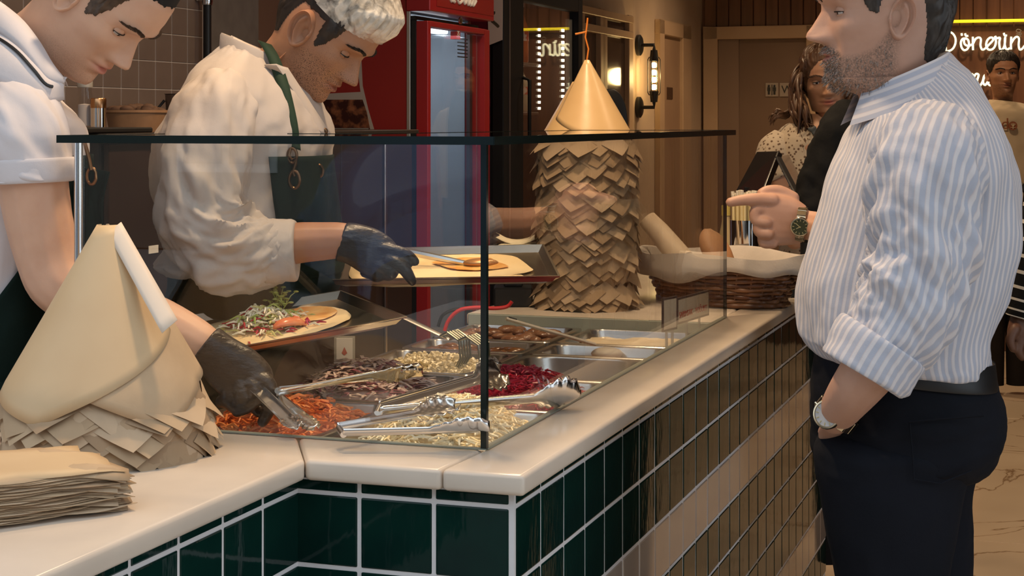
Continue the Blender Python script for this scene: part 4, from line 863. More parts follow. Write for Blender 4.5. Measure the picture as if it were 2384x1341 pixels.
for i in range(17):
    t = i/16; c = a.lerp(b+Vector((.0, 0, -.02)), t); r = .045*math.sqrt(max(.0, 1-(1-t*1.6)**2)) if t < .62 else .045*(1-.1*(t-.62)); rows.append([c+Vector((r*math.cos(q)*(1+.05*math.cos(3*q+i*.4)), r*.8*math.sin(q), -.3*r*math.cos(q))) for q in [2*math.pi*k/24 for k in range(24)]])
mb.grid(rows, closed_v=True, capu=True); wpar(mb.build('crust', M_bread, None, 70), br)
wr = empty('wrap_roll', 'rolled cream flatbread wrap leaning out of the basket', 'wrap', loc=W(1585, 590, 4.5)); a, b = W(1508, 512, 4.52), W(1592, 606, 4.44); ax = (b-a).normalized(); s1 = ax.cross(Vector((0, 1, 0))).normalized(); s2 = ax.cross(s1)
mb = MB(); rows = [[a.lerp(b, t)+(s1*math.cos(q)+s2*math.sin(q))*(rr*(1+.04*math.sin(3*q+6*t))) for q in [2*math.pi*k/28 for k in range(28)]] for t, rr in ((.25, .016), (.0, .021), (.0, .026), (.3, .029), (.6, .031), (1., .030))]
mb.grid(rows, closed_v=True); wpar(mb.build('rolled_sheet', M_roll, None, 60), wr)
cupc = W(1733, 600, 4.62); cup = empty('cutlery_cup', 'perforated steel cup full of cream paper straws behind the basket', 'cup', loc=(cupc.x, cupc.y, CT)); cr = .040; ztop = H-(512-HY)/F*4.62
mb = MB(); mb.lathe([(.0, .001), (cr, .001), (cr, ztop-CT), (cr-.002, ztop-CT), (cr-.002, .003), (0, .003)], 32); mb.build('cup_wall', M_chrome, cup, 40)
mb = MB()
for i in range(14):
    for j in range(3):
        a = 2*math.pi*(i+.5*(j % 2))/14; M_ = Matrix.Rotation(a, 4, 'Z') @ Matrix.Translation((cr+.0004, 0, .035+.02*j)) @ Matrix.Rotation(math.pi/2, 4, 'Y'); b_ = len(mb.v); mb.add([M_ @ Vector((.006*math.cos(q), .006*math.sin(q), 0)) for q in [2*math.pi*k/10 for k in range(10)]], [tuple(range(10))])
mb.build('perforation', M_black, cup)
M_straw = mat('cream_straw', (.78, .66, .36), .6); M_strawt = mat('white_straw_tip', (.80, .74, .62), .6)
rg = random.Random(4); zs_ = H-(455-HY)/F*4.62
for i in range(34):
    a, q = rg.uniform(0, 6.28), (cr-.008)*math.sqrt(rg.random()); h = zs_-CT+rg.uniform(-.006, .008)
    s_ = empty('paper_straw', 'cream paper straw in the perforated steel cup', 'straw', 'straws in the steel cup', (cupc.x+q*math.cos(a), cupc.y+q*math.sin(a), CT+.004))
    mb = MB(); mb.tube([(0, 0, 0), (.1*q*math.cos(a), .1*q*math.sin(a), h-.012)], .0040, 6); mb.build('shaft', M_straw, s_, 40); mb = MB(); mb.tube([(.1*q*math.cos(a), .1*q*math.sin(a), h-.012), (.14*q*math.cos(a), .14*q*math.sin(a), h+.004)], .0050, 6); mb.build('tip', M_strawt, s_, 40)
c = W(1690, 600, 4.75); bt = empty('sauce_bottle', 'cream sauce bottle with yellow cap beside the steel cup', 'bottle', loc=(c.x, c.y, CT)); hb = H-(478-HY)/F*4.75-CT
mb = MB(); mb.lathe([(.0, 0), (.022, 0), (.022, hb*.58), (.012, hb*.8), (.011, hb*.88)], 20); mb.build('bottle_body', mat('cream_sauce', (.62, .48, .26), .3), bt, 40); mb = MB(); mb.lathe([(.013, hb*.88), (.013, hb), (0, hb)], 20); mb.build('cap', mat('yellow_cap', (.70, .55, .15), .4), bt, 40)
c = W(1800, 600, 4.78); o = empty('black_jar', 'black round pot beside the steel straw cup', 'pot', loc=(c.x, c.y, CT)); mb = MB(); mb.lathe([(.0, 0), (.042, 0), (.044, .068), (.041, .07), (.038, .006), (0, .006)], 28); mb.build('pot_body', M_black, o, 40); mb = MB(); mb.lathe([(.0445, .058), (.046, .06), (.046, .068), (.0445, .07)], 28, cap=False); mb.build('rim', M_black, o, 40)
c = W(1862, 602, 4.6); bowl((c.x, c.y, CT+.03), .050, .042, 'small brown kraft bowl beside the metal wristwatch'); mb = MB(); mb.box(-.10, .10, -.07, .07, CT+.0005, CT+.0295); o = mb.build('black_tray', M_black, None, None, .004); o.location = (c.x, c.y, 0); tag(o, 'black shallow tray under the small kraft bowl by the till', 'tray')
c = W(1770, 600, 4.70); cp2 = empty('cutlery_cup', 'small dark perforated cup beside the black pot', 'cup', loc=(c.x, c.y, CT)); mb = MB(); mb.lathe([(.0, .0), (.014, .0), (.014, .06), (.012, .06), (.012, .003), (0, .003)], 20); mb.build('cup_wall', mat('brown_metal', (.14, .07, .04), .35, .7), cp2, 40)
# till: black monitor and a second display
M_scr = mat('dark_screen', (.018, .014, .013), .15); till = empty('till_monitor', 'black touch-screen till tilted back on its stand', 'monitor', loc=W(1790, 560, 4.95)*1)
till.location.z = CT
q = [W(1708, 452, 5.05), W(1762, 352, 5.10), W(1812, 350, 4.98), W(1768, 462, 4.92)]
def slabq(name, q, th, m, parent):
    q = [Vector(p) for p in q]; nn = (q[1]-q[0]).cross(q[3]-q[0]).normalized()*th; mb = MB(); mb.add(q+[p+nn for p in q], [(0, 1, 2, 3), (7, 6, 5, 4), (0, 4, 5, 1), (1, 5, 6, 2), (2, 6, 7, 3), (3, 7, 4, 0)]); o = mb.build(name, m, None, None, .003); return wpar(o, parent)
slabq('screen', q, .022, M_scr, till)
mb = MB(); a = (q[0]+q[3])/2; mb.tube([(a.x+.01, a.y+.03, CT+.005), (a.x+.02, a.y+.03, 1.30)], .022, 12); mb.box(a.x-.08, a.x+.10, a.y-.06, a.y+.10, CT+.0005, CT+.016); wpar(mb.build('stand', M_black, None, 40, 0), till)
t2_ = empty('customer_display', 'thin tilted customer display seen edge-on beside the till', 'monitor', loc=(W(1850, 500, 4.8).x, 4.8, CT))
q = [W(1802, 365, 4.95), W(1806, 362, 4.94), W(1866, 478, 4.70), W(1860, 480, 4.71)]
slabq('bezel', q, .02, M_black, t2_); q = [W(1808, 364, 4.96), W(1836, 358, 5.10), W(1892, 470, 4.86), W(1868, 478, 4.72)]; slabq('screen', q, .006, mat('glass_screen', (.16, .11, .08), .2), t2_)
mb = MB(); mb.tube([W(1875, 478, 4.8), (W(1875, 478, 4.8).x, 4.8, CT+.002)], .015, 10); wpar(mb.build('stand', M_black, None, 40), t2_)
# ------------------------------------------------------------------ people: shared tools
def sp(x, e): return math.copysign(abs(x)**e, x)
def loft(keys, N, M, disp=None, capu=True, circ=None):
    """keys: (center, A, B, power); returns grid rows and per-vertex stripe coordinate"""
    K = cat_spline([(*c, *a, *b, p) for c, a, b, p in keys], N); rows = []; su = []; tv = []
    for i, k in enumerate(K):
        C, A, B, p = Vector(k[0:3]), Vector(k[3:6]), Vector(k[6:9]), max(1.2, k[9]); row = []; t = i/(N-1)
        for j in range(M):
            a = 2*math.pi*j/M; q = A*sp(math.cos(a), 2/p)+B*sp(math.sin(a), 2/p); P = C+q
            if disp:
                P = P+q.normalized()*disp(t, a, P)
            row.append(P); su.append(a); tv.append(t)
        rows.append(row)
    return rows, su, tv
def limb_keys(pts, flat=1.0, up=Vector((0, -1, 0))):
    P = [(Vector(p[0]), p[1]) for p in pts]; keys = []
    for i, (c, r) in enumerate(P):
        t = (P[min(i+1, len(P)-1)][0]-P[max(i-1, 0)][0]).normalized(); u = (up-t*up.dot(t)).normalized(); w = t.cross(u)
        keys.append((c, w*r, u*r*flat, 2.0))
    return keys
def fold(seed, amp, sc=(9, 9, 9), ridge=True):
    def f(t, a, P):
        v = mnoise.fractal(Vector((P.x*sc[0]+seed, P.y*sc[1], P.z*sc[2])), 1., 2.1, 3)
        return amp*((.5-abs(v))*1.6 if ridge else v)
    return f
def sfold(seed, amp, fa=1.6, ft=5., tw=1.2, fine=.35):
    """smooth cloth folds in limb coordinates (angle, length), twisted round the limb"""
    def f(t, a, P):
        v = Vector((math.cos(a)*fa+seed, math.sin(a)*fa, t*ft+tw*math.cos(a-.7)))
        n = mnoise.noise(v); return amp*(n-1.1*abs(n)*n*0+.25*(.5-abs(mnoise.noise(v*1.3+Vector((3, 1, 7))))*2))+amp*fine*mnoise.noise(v*2.7)
    return f
def bridge(mb, start, n_last):
    """tie a hidden limb shell to the neck so that the body is one mesh"""
    i0 = n_last; c = Vector(mb.v[i0]); j = min(range(start, len(mb.v)), key=lambda k: (Vector(mb.v[k])-c).length_squared); mb.f.append((i0, i0+1, j)); mb.m.append(0)
def add_loft(mb, keys, N, M, disp=None, circ=1., cap=True, mi=0):
    rows, su, tv = loft(keys, N, M, disp); b = len(mb.v)
    mb.grid(rows, closed_v=True, capu=cap, mi=mi)
    mb.at.setdefault('su', []).extend([s/(2*math.pi)*circ for s in su]); mb.at.setdefault('tv', []).extend(tv); return mb
def fuse(name, mb, m, voxel=.003, smooth=6, factor=.5):
    """union overlapping shells into one smooth continuous surface"""
    o = mb.build('tmp', None); r = o.modifiers.new('r', 'REMESH'); r.mode = 'VOXEL'; r.voxel_size = voxel; r.use_smooth_shade = True
    s = o.modifiers.new('s', 'SMOOTH'); s.iterations = smooth; s.factor = factor
    dg = bpy.context.evaluated_depsgraph_get(); dg.update(); me = bpy.data.meshes.new_from_object(o.evaluated_get(dg)); bpy.data.objects.remove(o)
    me.materials.clear(); me.materials.append(m); me.polygons.foreach_set('use_smooth', [True]*len(me.polygons))
    o = bpy.data.objects.new(name, me); COL.objects.link(o); return o
def mesh_into(mb, o):
    b = len(mb.v); mb.v += [tuple(o.matrix_world @ v.co) for v in o.data.vertices]; mb.f += [tuple(b+i for i in p.vertices) for p in o.data.polygons]; mb.m += [0]*len(o.data.polygons)
    for k in mb.at: mb.at[k] += [0.]*len(o.data.vertices)
    bpy.data.objects.remove(o)
PROF = [(.235, .0), (.232, .030), (.226, .053), (.212, .074), (.19, .088), (.165, .0945), (.150, .0955), (.142, .0965), (.132, .091), (.122, .0875), (.105, .0885), (.090, .0895), (.078, .090), (.070, .0905), (.063, .0905), (.057, .0905), (.0535, .0905), (.047, .0905), (.040, .0900), (.033, .0895), (.022, .0895), (.012, .0875), (.003, .078), (-.004, .058), (-.012, .040), (-.03, .034), (-.06, .033), (-.12, .036)]
BACK = [(.235, 0), (.231, -.035), (.222, -.06), (.20, -.085), (.17, -.099), (.14, -.102), (.11, -.097), (.08, -.084), (.06, -.074), (.04, -.069), (0, -.068), (-.05, -.072), (-.12, -.080)]
WID = [(.235, 0), (.231, .026), (.224, .043), (.212, .057), (.19, .070), (.16, .0765), (.13, .0765), (.10, .0735), (.07, .068), (.04, .0625), (.02, .0575), (.003, .054), (-.012, .053), (-.05, .055), (-.12, .060)]
NOSE = [(.145, 0), (.134, .002), (.125, .006), (.112, .0135), (.10, .021), (.091, .0275), (.085, .029), (.080, .026), (.0765, .016), (.073, .005), (.069, 0)]
_IP = {}
def ip(T, z):
    k = id(T)
    if k not in _IP:
        g_ = np.linspace(-.14, .24, 1521); _IP[k] = np.interp(g_, [p[0] for p in T][::-1], [p[1] for p in T][::-1]).tolist()
    q = (z+.14)*4000; i = min(max(int(q), 0), 1519); f = q-i; A = _IP[k]; return A[i]*(1-f)+A[i+1]*f
def gs(x, s): return math.exp(-(x/s)**2)
def head_point(th, z, o):
    xf, xb, w = ip(PROF, z), ip(BACK, z), ip(WID, z)*o.get('wide', 1.); c, s = math.cos(th), math.sin(th)
    if z < .02: w = w*o.get('neck', 1.); xb = xb*o.get('neck', 1.)
    pf = float(np.interp(z, [-.02, .01, .05, .12, .2], [2.0, 1.75, 2.0, 2.35, 2.1]))
    if c > 0: x, y = xf*sp(c, 2/pf), w*sp(s, 2/pf)
    else: x, y = xb*sp(-c, 1.), w*sp(s, 1.)
    if c > 0:
        n = o.get('nose', 1.)*ip(NOSE, z)
        wn = float(np.interp(z, [.075, .085, .10, .13], [.0155, .0145, .0105, .0085])); x += n*gs(y, wn)
        ay = abs(y)
        x += .0075*gs(ay-.0135, .0065)*gs(z-.081, .0075)              # nostril wings
        x -= .0095*gs(ay-.033, .0165)*gs(z-.121, .0105)                # eye sockets
        x += .0050*gs(ay-.030, .022)*gs(z-.142, .0075)*o.get('brow', 1.)
        k = .0045*gs(ay-.052, .018)*gs(z-.098, .017)*o.get('cheek', 1.); x += k*.6; y += math.copysign(k*.8, y)
        x -= .0035*gs(ay-.030, .007)*gs(z-.068, .014)                  # nasolabial crease
        x -= .0042*gs(z-.0535, .0021)*gs(ay, .019)                     # mouth line
        x += .0068*gs(z-.0600, .0050)*gs(ay, .018)+.0062*gs(z-.0470, .0050)*gs(ay, .016)-.0025*gs(z-.036, .005)*gs(ay, .018)
        x -= .0022*gs(ay-.026, .006)*gs(z-.053, .006)
        x += .004*gs(z-.018, .012)*gs(ay, .016)*o.get('chin', 1.)
    return Vector((x, y, z))
def make_head(mb, o, Mh, bend=0., R=150, C=120):
    """adds head+neck grid to mb; Mh: local (x forward, y left, z up) to world; bend: neck rotation back towards upright"""
    zt = list(np.concatenate([np.linspace(.235, .215, 14), np.linspace(.212, .15, 24)[0:], np.linspace(.1485, -.008, 100), np.linspace(-.012, -.125, 20)])); rows = []
    for z in zt:
        row = []
        for j in range(C):
            u = (j+.5)/C*2-1; th = math.pi*(.72*u+.28*u*abs(u)**1.5); p = head_point(th, z, o); p *= 1.
            if bend and z < .03:
                k = min(1, (.03-z)/.13); a = bend*k; piv = Vector((-.01, 0, .02)); q = p-piv; p = piv+Vector((q.x*math.cos(a)-q.z*math.sin(a)*-1*-1 if False else q.x*math.cos(a)+q.z*math.sin(a), q.y, -q.x*math.sin(a)+q.z*math.cos(a)))
            row.append(Mh @ p)
            for key, fn in (('beard', o.get('beardf')), ('stub', o.get('stubf'))):
                mb.at.setdefault(key, []).append(fn(th, z, head_point(th, z, o)) if fn else 0.)
            pl = head_point(th, z, o); lip = gs(z-.0535, .0085)*gs(pl.y, .019)*(1 if math.cos(th) > 0 else 0); mb.at.setdefault('lip', []).append(min(1, lip*1.3))
        rows.append(row)
    mb.grid(rows, closed_v=True, capu=True); mb.neck = len(mb.v)-C//2
def make_ear(mb, Mh, side, size=1., x0=-.006, z0=.106, y0=.073, flare=.45):
    rows = []; n = 18
    for i in range(n+1):
        r = i/n; row = []
        for j in range(52):
            a = 2*math.pi*j/52; X = r*math.cos(a); Z = r*math.sin(a); ez = .033*Z; ex = .0195*X*(1-.25*max(0, -Z))
            front = zone(X, .35, .8)*(1-zone(Z, .35, .7)); rim = .0085*gs(r-.88, .085)*(1-.85*front)*(1-.7*zone(-Z, .55, .85))
            ra = math.hypot((X-.22)/.60, (Z+.02)/.66); ant = .0060*gs(ra-1, .20)*(1-zone(X, -.1, .35))
            con = -.0105*gs(math.hypot((X-.30)/.45, (Z+.10)/.42), .85); fos = -.0035*gs(math.hypot((X-.05)/.25, (Z-.55)/.22), .8)
            tra = .0060*gs(X-.86, .16)*gs(Z+.08, .2); h = .004+rim+ant+con+fos+tra+.002*zone(-Z, .6, .9)
            if r > .985: h = -.003
            row.append((ex, ez, h))
        rows.append(row)
    back = [[(p[0]*.85, p[1]*.9, -.010) for p in rows[-1]]]
    rows = rows+[[(p[0]*.98, p[1]*.98, -.006) for p in rows[-2]]]+back
    M = Matrix.Translation((x0, side*y0, z0)); out = []
    ca, sa = math.cos(flare), math.sin(flare)
    for row in rows:
        rr = []
        for ex, ez, h in row:
            ex -= .12*ez*0+.16*ez                       # lean back
            x = ex*size; y = (h+.0+sa*max(0, .018-ex)*.55)*size; rr.append(Mh @ Vector((x0+x, side*(y0+y), z0+ez*size)))
        out.append(rr)
    b = len(mb.v); mb.grid(out, closed_v=True)
    for k in mb.at: mb.at[k] += [0.]*(len(mb.v)-b)
def eyes(mb, par, Mh, look=None, open_=.5, only=None, r=.0122):
    for s in (-1, 1):
        ballmb = MB()
        c = Vector((.0665, s*.0325, .1205))
        def pt(R_, az, el): return Mh @ (c+Vector((R_*math.cos(el)*math.cos(az), R_*math.cos(el)*math.sin(az)*1.15, R_*math.sin(el))))
        lo = -.34; hi = lo+.12+.75*open_; look = lo+(hi-lo)*.6
        b = len(mb.v)
        mb.grid([[pt(r+.0012+.0006*(1-abs(v)), az, hi*(1-abs(az/1.25)**2*.55)+(1.35-hi)*t) for t in np.linspace(0, 1, 8)] for az in np.linspace(-1.25, 1.25, 15) for v in [az/1.25]])
        mb.grid([[pt(r+.0010, az, lo*(1-abs(az/1.25)**2*.5)+(-1.35-lo)*t) for t in np.linspace(0, 1, 8)] for az in np.linspace(-1.25, 1.25, 15)])
        for k in mb.at: mb.at[k] += [0.]*(len(mb.v)-b)
        rows = [[pt(r, az, el) for az in np.linspace(-1.05, 1.05, 16)] for el in np.linspace(-1.0, 1.0, 12)]; ballmb.grid(rows, mi=0)
        ia = [(c+Vector((r*1.015*math.cos(look)*1, 0, r*1.015*math.sin(look))))]
        d = Vector((math.cos(look), 0, math.sin(look))); u = Vector((0, 1, 0)); w = d.cross(u)
        ballmb.grid([[Mh @ (c+d*math.sqrt(max(0, (r*1.02)**2-q*q))+(u*math.cos(a)+w*math.sin(a))*q) for a in [2*math.pi*k/16 for k in range(16)]] for q in (.0002, .003, .0062)], closed_v=True, mi=1)
        wpar(ballmb.build('eye', M_eye, None, 50), par)
        lm = MB(); lm.tube([pt(r+.0022+.0010*(1-abs(az/1.25)), az, hi*(1-abs(az/1.25)**2*.55)-.03) for az in np.linspace(-1.15, 1.15, 13)], [.0004+.0008*math.sin(math.pi*(k+.5)/13) for k in range(13)], 5); wpar(lm.build('eyelashes', M_lash, None, 40), par)
def hair_shell(o, Mh, hairline, thick, seed, zmin=-.02, streak=.0025, C=230, name='hair'):
    mb = MB(); zs = np.concatenate([np.linspace(.235, .20, 20), np.linspace(.199, zmin, 150)]); rows = []; P = {}
    for i, z in enumerate(zs):
        for j in range(C):
            u = j/C*2-1; th = math.pi*u; m = hairline(th, z)+.004*mnoise.noise(Vector((th*14, z*60, seed)))
            p = head_point(th, float(z), o); nrm = Vector((p.x, p.y*1.3, (p.z-.12)*.9)).normalized()
            k = max(0., min(1., m*24)); d = .0015+thick*k*(1 if z > .05 else 1)+streak*k*mnoise.noise(Vector((th*9+seed, z*25, seed)))+streak*.8*k*math.sin(th*46+12*mnoise.noise(Vector((th*3, z*20, seed))))
            P[(i, j)] = (Mh @ (p+nrm*(d-(.002 if m <= 0 else 0))), m)
    idx = {}
    for i in range(len(zs)-1):
        for j in range(C):
            q = [(i, j), (i, (j+1) % C), (i+1, (j+1) % C), (i+1, j)]
            if sum(P[k][1] > 0 for k in q) >= 2:
                f = []
                for k in q:
                    if k not in idx: idx[k] = len(mb.v); mb.v.append(tuple(P[k][0]))
                    f.append(idx[k])
                mb.f.append(tuple(f)); mb.m.append(0)
    return mb
def brows(Mh, m, par, thick=1., tilt=0.):
    rg = random.Random(2)
    for s in (-1, 1):
        mb = MB()
        for i in range(70):
            t = rg.random(); y = .012+.040*t; z = .1395+.0065*math.sin(min(1, t*1.25)*2.2)-.004*t*t+rg.uniform(-.0028, .0028)*(1-.6*t)+tilt*t
            th = math.asin(min(.95, y/.0765)); p = head_point(th*s*.98, z, {}); p = Vector((p.x+.0012, s*y, z)); q = p+Vector((.0005, s*.010, .0015+.003*(1-t)))
            q.x -= .0045*t+.001
            mb.tube([Mh @ p, Mh @ q], [.0011*thick, .0004], 4)
        o = mb.build('eyebrow', m, None, 40); o['kind'] = 'stuff'; wpar(o, par)
def skinmat(name, c, c2, lipc, beardc=(.03, .025, .02), stubc=None, rough=.5):
    m = mat(name, c, rough, noise=(22, c2, 4, .3, .7), bump=(420, .12, .0008), sss=.12); nt = m.node_tree; b = bsdf(m); L = nt.links.new
    src = b.inputs['Base Color'].links[0].from_socket
    tc = [n for n in nt.nodes if n.type == 'TEX_COORD'][0]
    for an, colr, k in (('lip', lipc, 'plain'), ('beard', beardc, 'hair'), ('stub', stubc or tuple(x*.45 for x in c), 'dots')):
        at = nt.nodes.new('ShaderNodeAttribute'); at.attribute_name = an; fac = at.outputs['Fac']
        if k != 'plain':
            n = nt.nodes.new('ShaderNodeTexNoise'); n.inputs['Scale'].default_value = 420 if k == 'hair' else 700; n.inputs['Detail'].default_value = 2; L(tc.outputs['Object'], n.inputs['Vector'])
            mr = nt.nodes.new('ShaderNodeMapRange'); mr.inputs[1].default_value = .30 if k == 'hair' else .52; mr.inputs[2].default_value = .62 if k == 'hair' else .62; L(n.outputs['Fac'], mr.inputs[0])
            mu = nt.nodes.new('ShaderNodeMath'); mu.operation = 'MULTIPLY'; L(mr.outputs[0], mu.inputs[0]); L(fac, mu.inputs[1]); fac = mu.outputs[0]
        mx = nt.nodes.new('ShaderNodeMix'); mx.data_type = 'RGBA'; L(fac, mx.inputs[0]); L(src, mx.inputs[6]); mx.inputs[7].default_value = (*colr, 1); src = mx.outputs[2]
    L(src, b.inputs['Base Color']); return m
def hmat(pos, yaw, pitch, roll=0., scale=1.):
    """yaw: direction faced in the floor plane (0 = +X, CCW); pitch > 0 looks down; pos = ear-level centre"""
    M = Matrix.Translation(pos) @ Matrix.Rotation(yaw, 4, 'Z') @ Matrix.Rotation(pitch, 4, 'Y') @ Matrix.Rotation(roll, 4, 'X') @ Matrix.Scale(scale, 4) @ Matrix.Translation((0, 0, -.105)); return M
def clothmat(name, c, c2=None, rough=.85, b1=(16, .35, .012), weave=600):
    m = mat(name, c, rough, noise=(5, c2 or tuple(x*.92 for x in c), 3), bump=b1, sheen=.1 if sum(c) > .3 else 0., spec=.3 if sum(c) > .3 else .15); nt = m.node_tree; b = bsdf(m)
    bp = [n for n in nt.nodes if n.type == 'BUMP'][0]; n3 = nt.nodes.new('ShaderNodeTexNoise'); n3.inputs['Scale'].default_value = weave; b2 = nt.nodes.new('ShaderNodeBump'); b2.inputs['Strength'].default_value = .15; b2.inputs['Distance'].default_value = .001
    tc = [n for n in nt.nodes if n.type == 'TEX_COORD'][0]; nt.links.new(tc.outputs['Object'], n3.inputs['Vector']); nt.links.new(n3.outputs['Fac'], b2.inputs['Height']); nt.links.new(bp.outputs[0], b2.inputs['Normal']); nt.links.new(b2.outputs[0], b.inputs['Normal']); return m
def hand_mesh(name, m, palm, fingers, extra=(), voxel=.0026, smooth=5):
    """palm: list of (point, rA vec, rB vec); fingers: list of [(point, radius), ...]; extra: more limb chains"""
    mb = MB()
    if palm: mb.grid(loft([(p, a, b, 2.4) for p, a, b in palm], 14, 20)[0], closed_v=True, capu=True)
    for ch in list(fingers)+list(extra):
        P = cat_spline([(*p, r) for p, r in ch], 4*len(ch)); mb.tube([Vector(q[:3]) for q in P], [max(.002, q[3]) for q in P], 12)
        for e in (P[0], P[-1]): mb.sphere(Vector(e[:3]), e[3]*.99, None, 12, 8)
    return fuse(name, mb, m, voxel, smooth)
M_lash = mat('dark_lashes', (.012, .008, .006), .6)
M_eye = [mat('eye_white', (.62, .56, .52), .2), mat('dark_iris', (.015, .010, .008), .1)]
M_black_glove = mat('black_nitrile', (.022, .018, .017), .36, bump=(38, .6, .006, (1, 1, 2.2)))
M_apron = clothmat('dark_green_apron', (.006, .016, .013), (.004, .011, .009), .8)
M_bronze = mat('bronze_ring', (.16, .09, .05), .3, 1.)
# ------------------------------------------------------------------ customer in the striped shirt
def K(xl, xr, py, Y, b, p=2.2, tz=0., yoff=0.):
    c = W((xl+xr)/2, py, Y); a = (xr-xl)/2/F*Y; return (Vector((c.x, Y+yoff, c.z)), Vector((a, 0, tz)), Vector((0, b, 0)), p)
CY = 2.62
cust = empty('person', 'man in a blue striped shirt pointing across the counter with dark trousers', 'person', loc=(W(2110, 0, CY).x, CY, 0))
ms = bpy.data.materials.new('striped_shirt'); ms = clothmat('striped_shirt', (.42, .44, .515), (.39, .41, .485), .8, (14, .35, .010)); nt = ms.node_tree; b = bsdf(ms); src = b.inputs['Base Color'].links[0].from_socket
at = nt.nodes.new('ShaderNodeAttribute'); at.attribute_name = 'su'; mm = nt.nodes.new('ShaderNodeMath'); mm.operation = 'MULTIPLY'; mm.inputs[1].default_value = 1/.0150; fr_ = nt.nodes.new('ShaderNodeMath'); fr_.operation = 'FRACT'
rp = nt.nodes.new('ShaderNodeValToRGB'); E_ = rp.color_ramp.elements; E_[0].position = 0; E_[0].color = (1, 1, 1, 1); E_[1].position = .46; E_[1].color = (1, 1, 1, 1)
for ps, cl in ((.50, (1.22, 1.06, .95, 1)), (.57, (1.42, 1.26, 1.10, 1)), (.64, (1.50, 1.36, 1.18, 1)), (.90, (1.50, 1.36, 1.18, 1)), (.96, (1.2, 1.08, 1.0, 1)), (1., (1, 1, 1, 1))): e = E_.new(ps); e.color = cl
mx = nt.nodes.new('ShaderNodeMix'); mx.data_type = 'RGBA'; mx.blend_type = 'MULTIPLY'; mx.inputs[0].default_value = 1; L = nt.links.new
L(at.outputs['Fac'], mm.inputs[0]); L(mm.outputs[0], fr_.inputs[0]); L(fr_.outputs[0], rp.inputs[0]); L(src, mx.inputs[6]); L(rp.outputs[0], mx.inputs[7]); L(mx.outputs[2], b.inputs['Base Color'])
def shirt_disp(seed, amp): 
    f1 = sfold(seed, amp, 2.2, 4., 1.0); f2 = sfold(seed+5, amp*.4, 4.5, 11., 2.); return lambda t, a, P: f1(t, a, P)+f2(t, a, P)
mb = MB()
TK = [K(2045, 2200, 182, CY, .058, 2.0, .04), K(2028, 2222, 200, CY, .072, 2.0, .04), K(2012, 2258, 226, CY, .100, 2.1, .03), K(1996, 2296, 266, CY, .148, 2.2, .01), K(1972, 2325, 324, CY, .180, 2.3), K(1940, 2345, 400, CY, .190, 2.3), K(1918, 2351, 480, CY, .185, 2.3), K(1895, 2349, 570, CY, .182, 2.3), K(1873, 2338, 650, CY, .180, 2.3), K(1864, 2322, 715, CY, .178, 2.3), K(1866, 2300, 775, CY, .176, 2.3), K(1880, 2292, 815, CY, .174, 2.3, -.010), K(1905, 2285, 842, CY, .168, 2.3, -.012), K(1930, 2270, 850, CY, .158, 2.3, -.012)]
add_loft(mb, TK, 120, 160, shirt_disp(3, .009), 1.22)
# near sleeve, elbow bent, rolled cuff
AY = CY-.185
SL = [(W(2180, 300, AY+.075), .040), (W(2172, 322, AY+.05), .066), (W(2164, 362, AY+.015), .081), (W(2156, 410, AY), .084), (W(2146, 500, AY-.008), .079), (W(2142, 600, AY-.014), .076), (W(2120, 690, AY-.018), .075), (W(2080, 770, AY-.020), .068), (W(2038, 830, AY-.020), .058)]
fe = sfold(9, .013, 1.7, 11., 2.2); fe2 = sfold(2, .004, 3., 20., 3.)
add_loft(mb, limb_keys(SL), 90, 110, lambda t, a, P: fe(t, a, P)*(.5+math.exp(-((t-.66)/.2)**2)*1.2)+fe2(t, a, P), .52)
CU = [(W(2060, 790, AY-.02), .060), (W(2056, 796, AY-.02), .071), (W(2030, 835, AY-.02), .070), (W(2012, 868, AY-.02), .068), (W(2010, 871, AY-.02), .060)]
add_loft(mb, limb_keys(CU), 26, 90, sfold(4, .003), .46)
# far sleeve, mostly hidden behind the chest
FS = [(W(2120, 300, CY+.12), .07), (W(2090, 400, CY+.22), .07), (W(2060, 500, CY+.36), .066), (W(2015, 545, CY+.55), .060), (W(1975, 545, CY+.68), .054)]
add_loft(mb, limb_keys(FS), 40, 60, sfold(14, .006), .46)
# collar: standing band folded over
def collar(mb, pts, h, thick=.006, drop=.0):
    rows = []
    for q, hh in pts: 
        q = Vector(q); rows.append([q+Vector((0, 0, -.01)), q+Vector((0, 0, hh*.6)), q+Vector((0, 0, hh))])
    return rows
nc_ = [K(2040, 2205, 178, CY, .060, 2.0, .035)[0]]
ncen = W(2108, 170, CY); rows = []
for j in range(61):
    a = -2.75+5.5*j/60; sa, ca = math.sin(a), math.cos(a)      # a=0 at the back of the neck (+X)
    fwd = (1-ca)/2                                              # 0 back, 1 front
    def cp(r, z): return Vector((ncen.x+(.069*r)*ca-.006, CY+.066*r*sa, ncen.z+z))
    zt = .030-.062*fwd; rows.append([cp(.96, zt-.035), cp(1.0, zt), cp(1.035, zt+.004), cp(1.09+.05*fwd, zt-.012), cp(1.22+.18*fwd, zt-.043-.010*fwd)])
b0_ = len(mb.v); mb.grid(rows); mb.at['su'] += [(0., .035, .040, .058, .098)[v] for j in range(61) for v in range(5)]; mb.at['tv'] += [0.]*(61*5)
shirt = mb.build('shirt', ms, None, 70); wpar(shirt, cust)
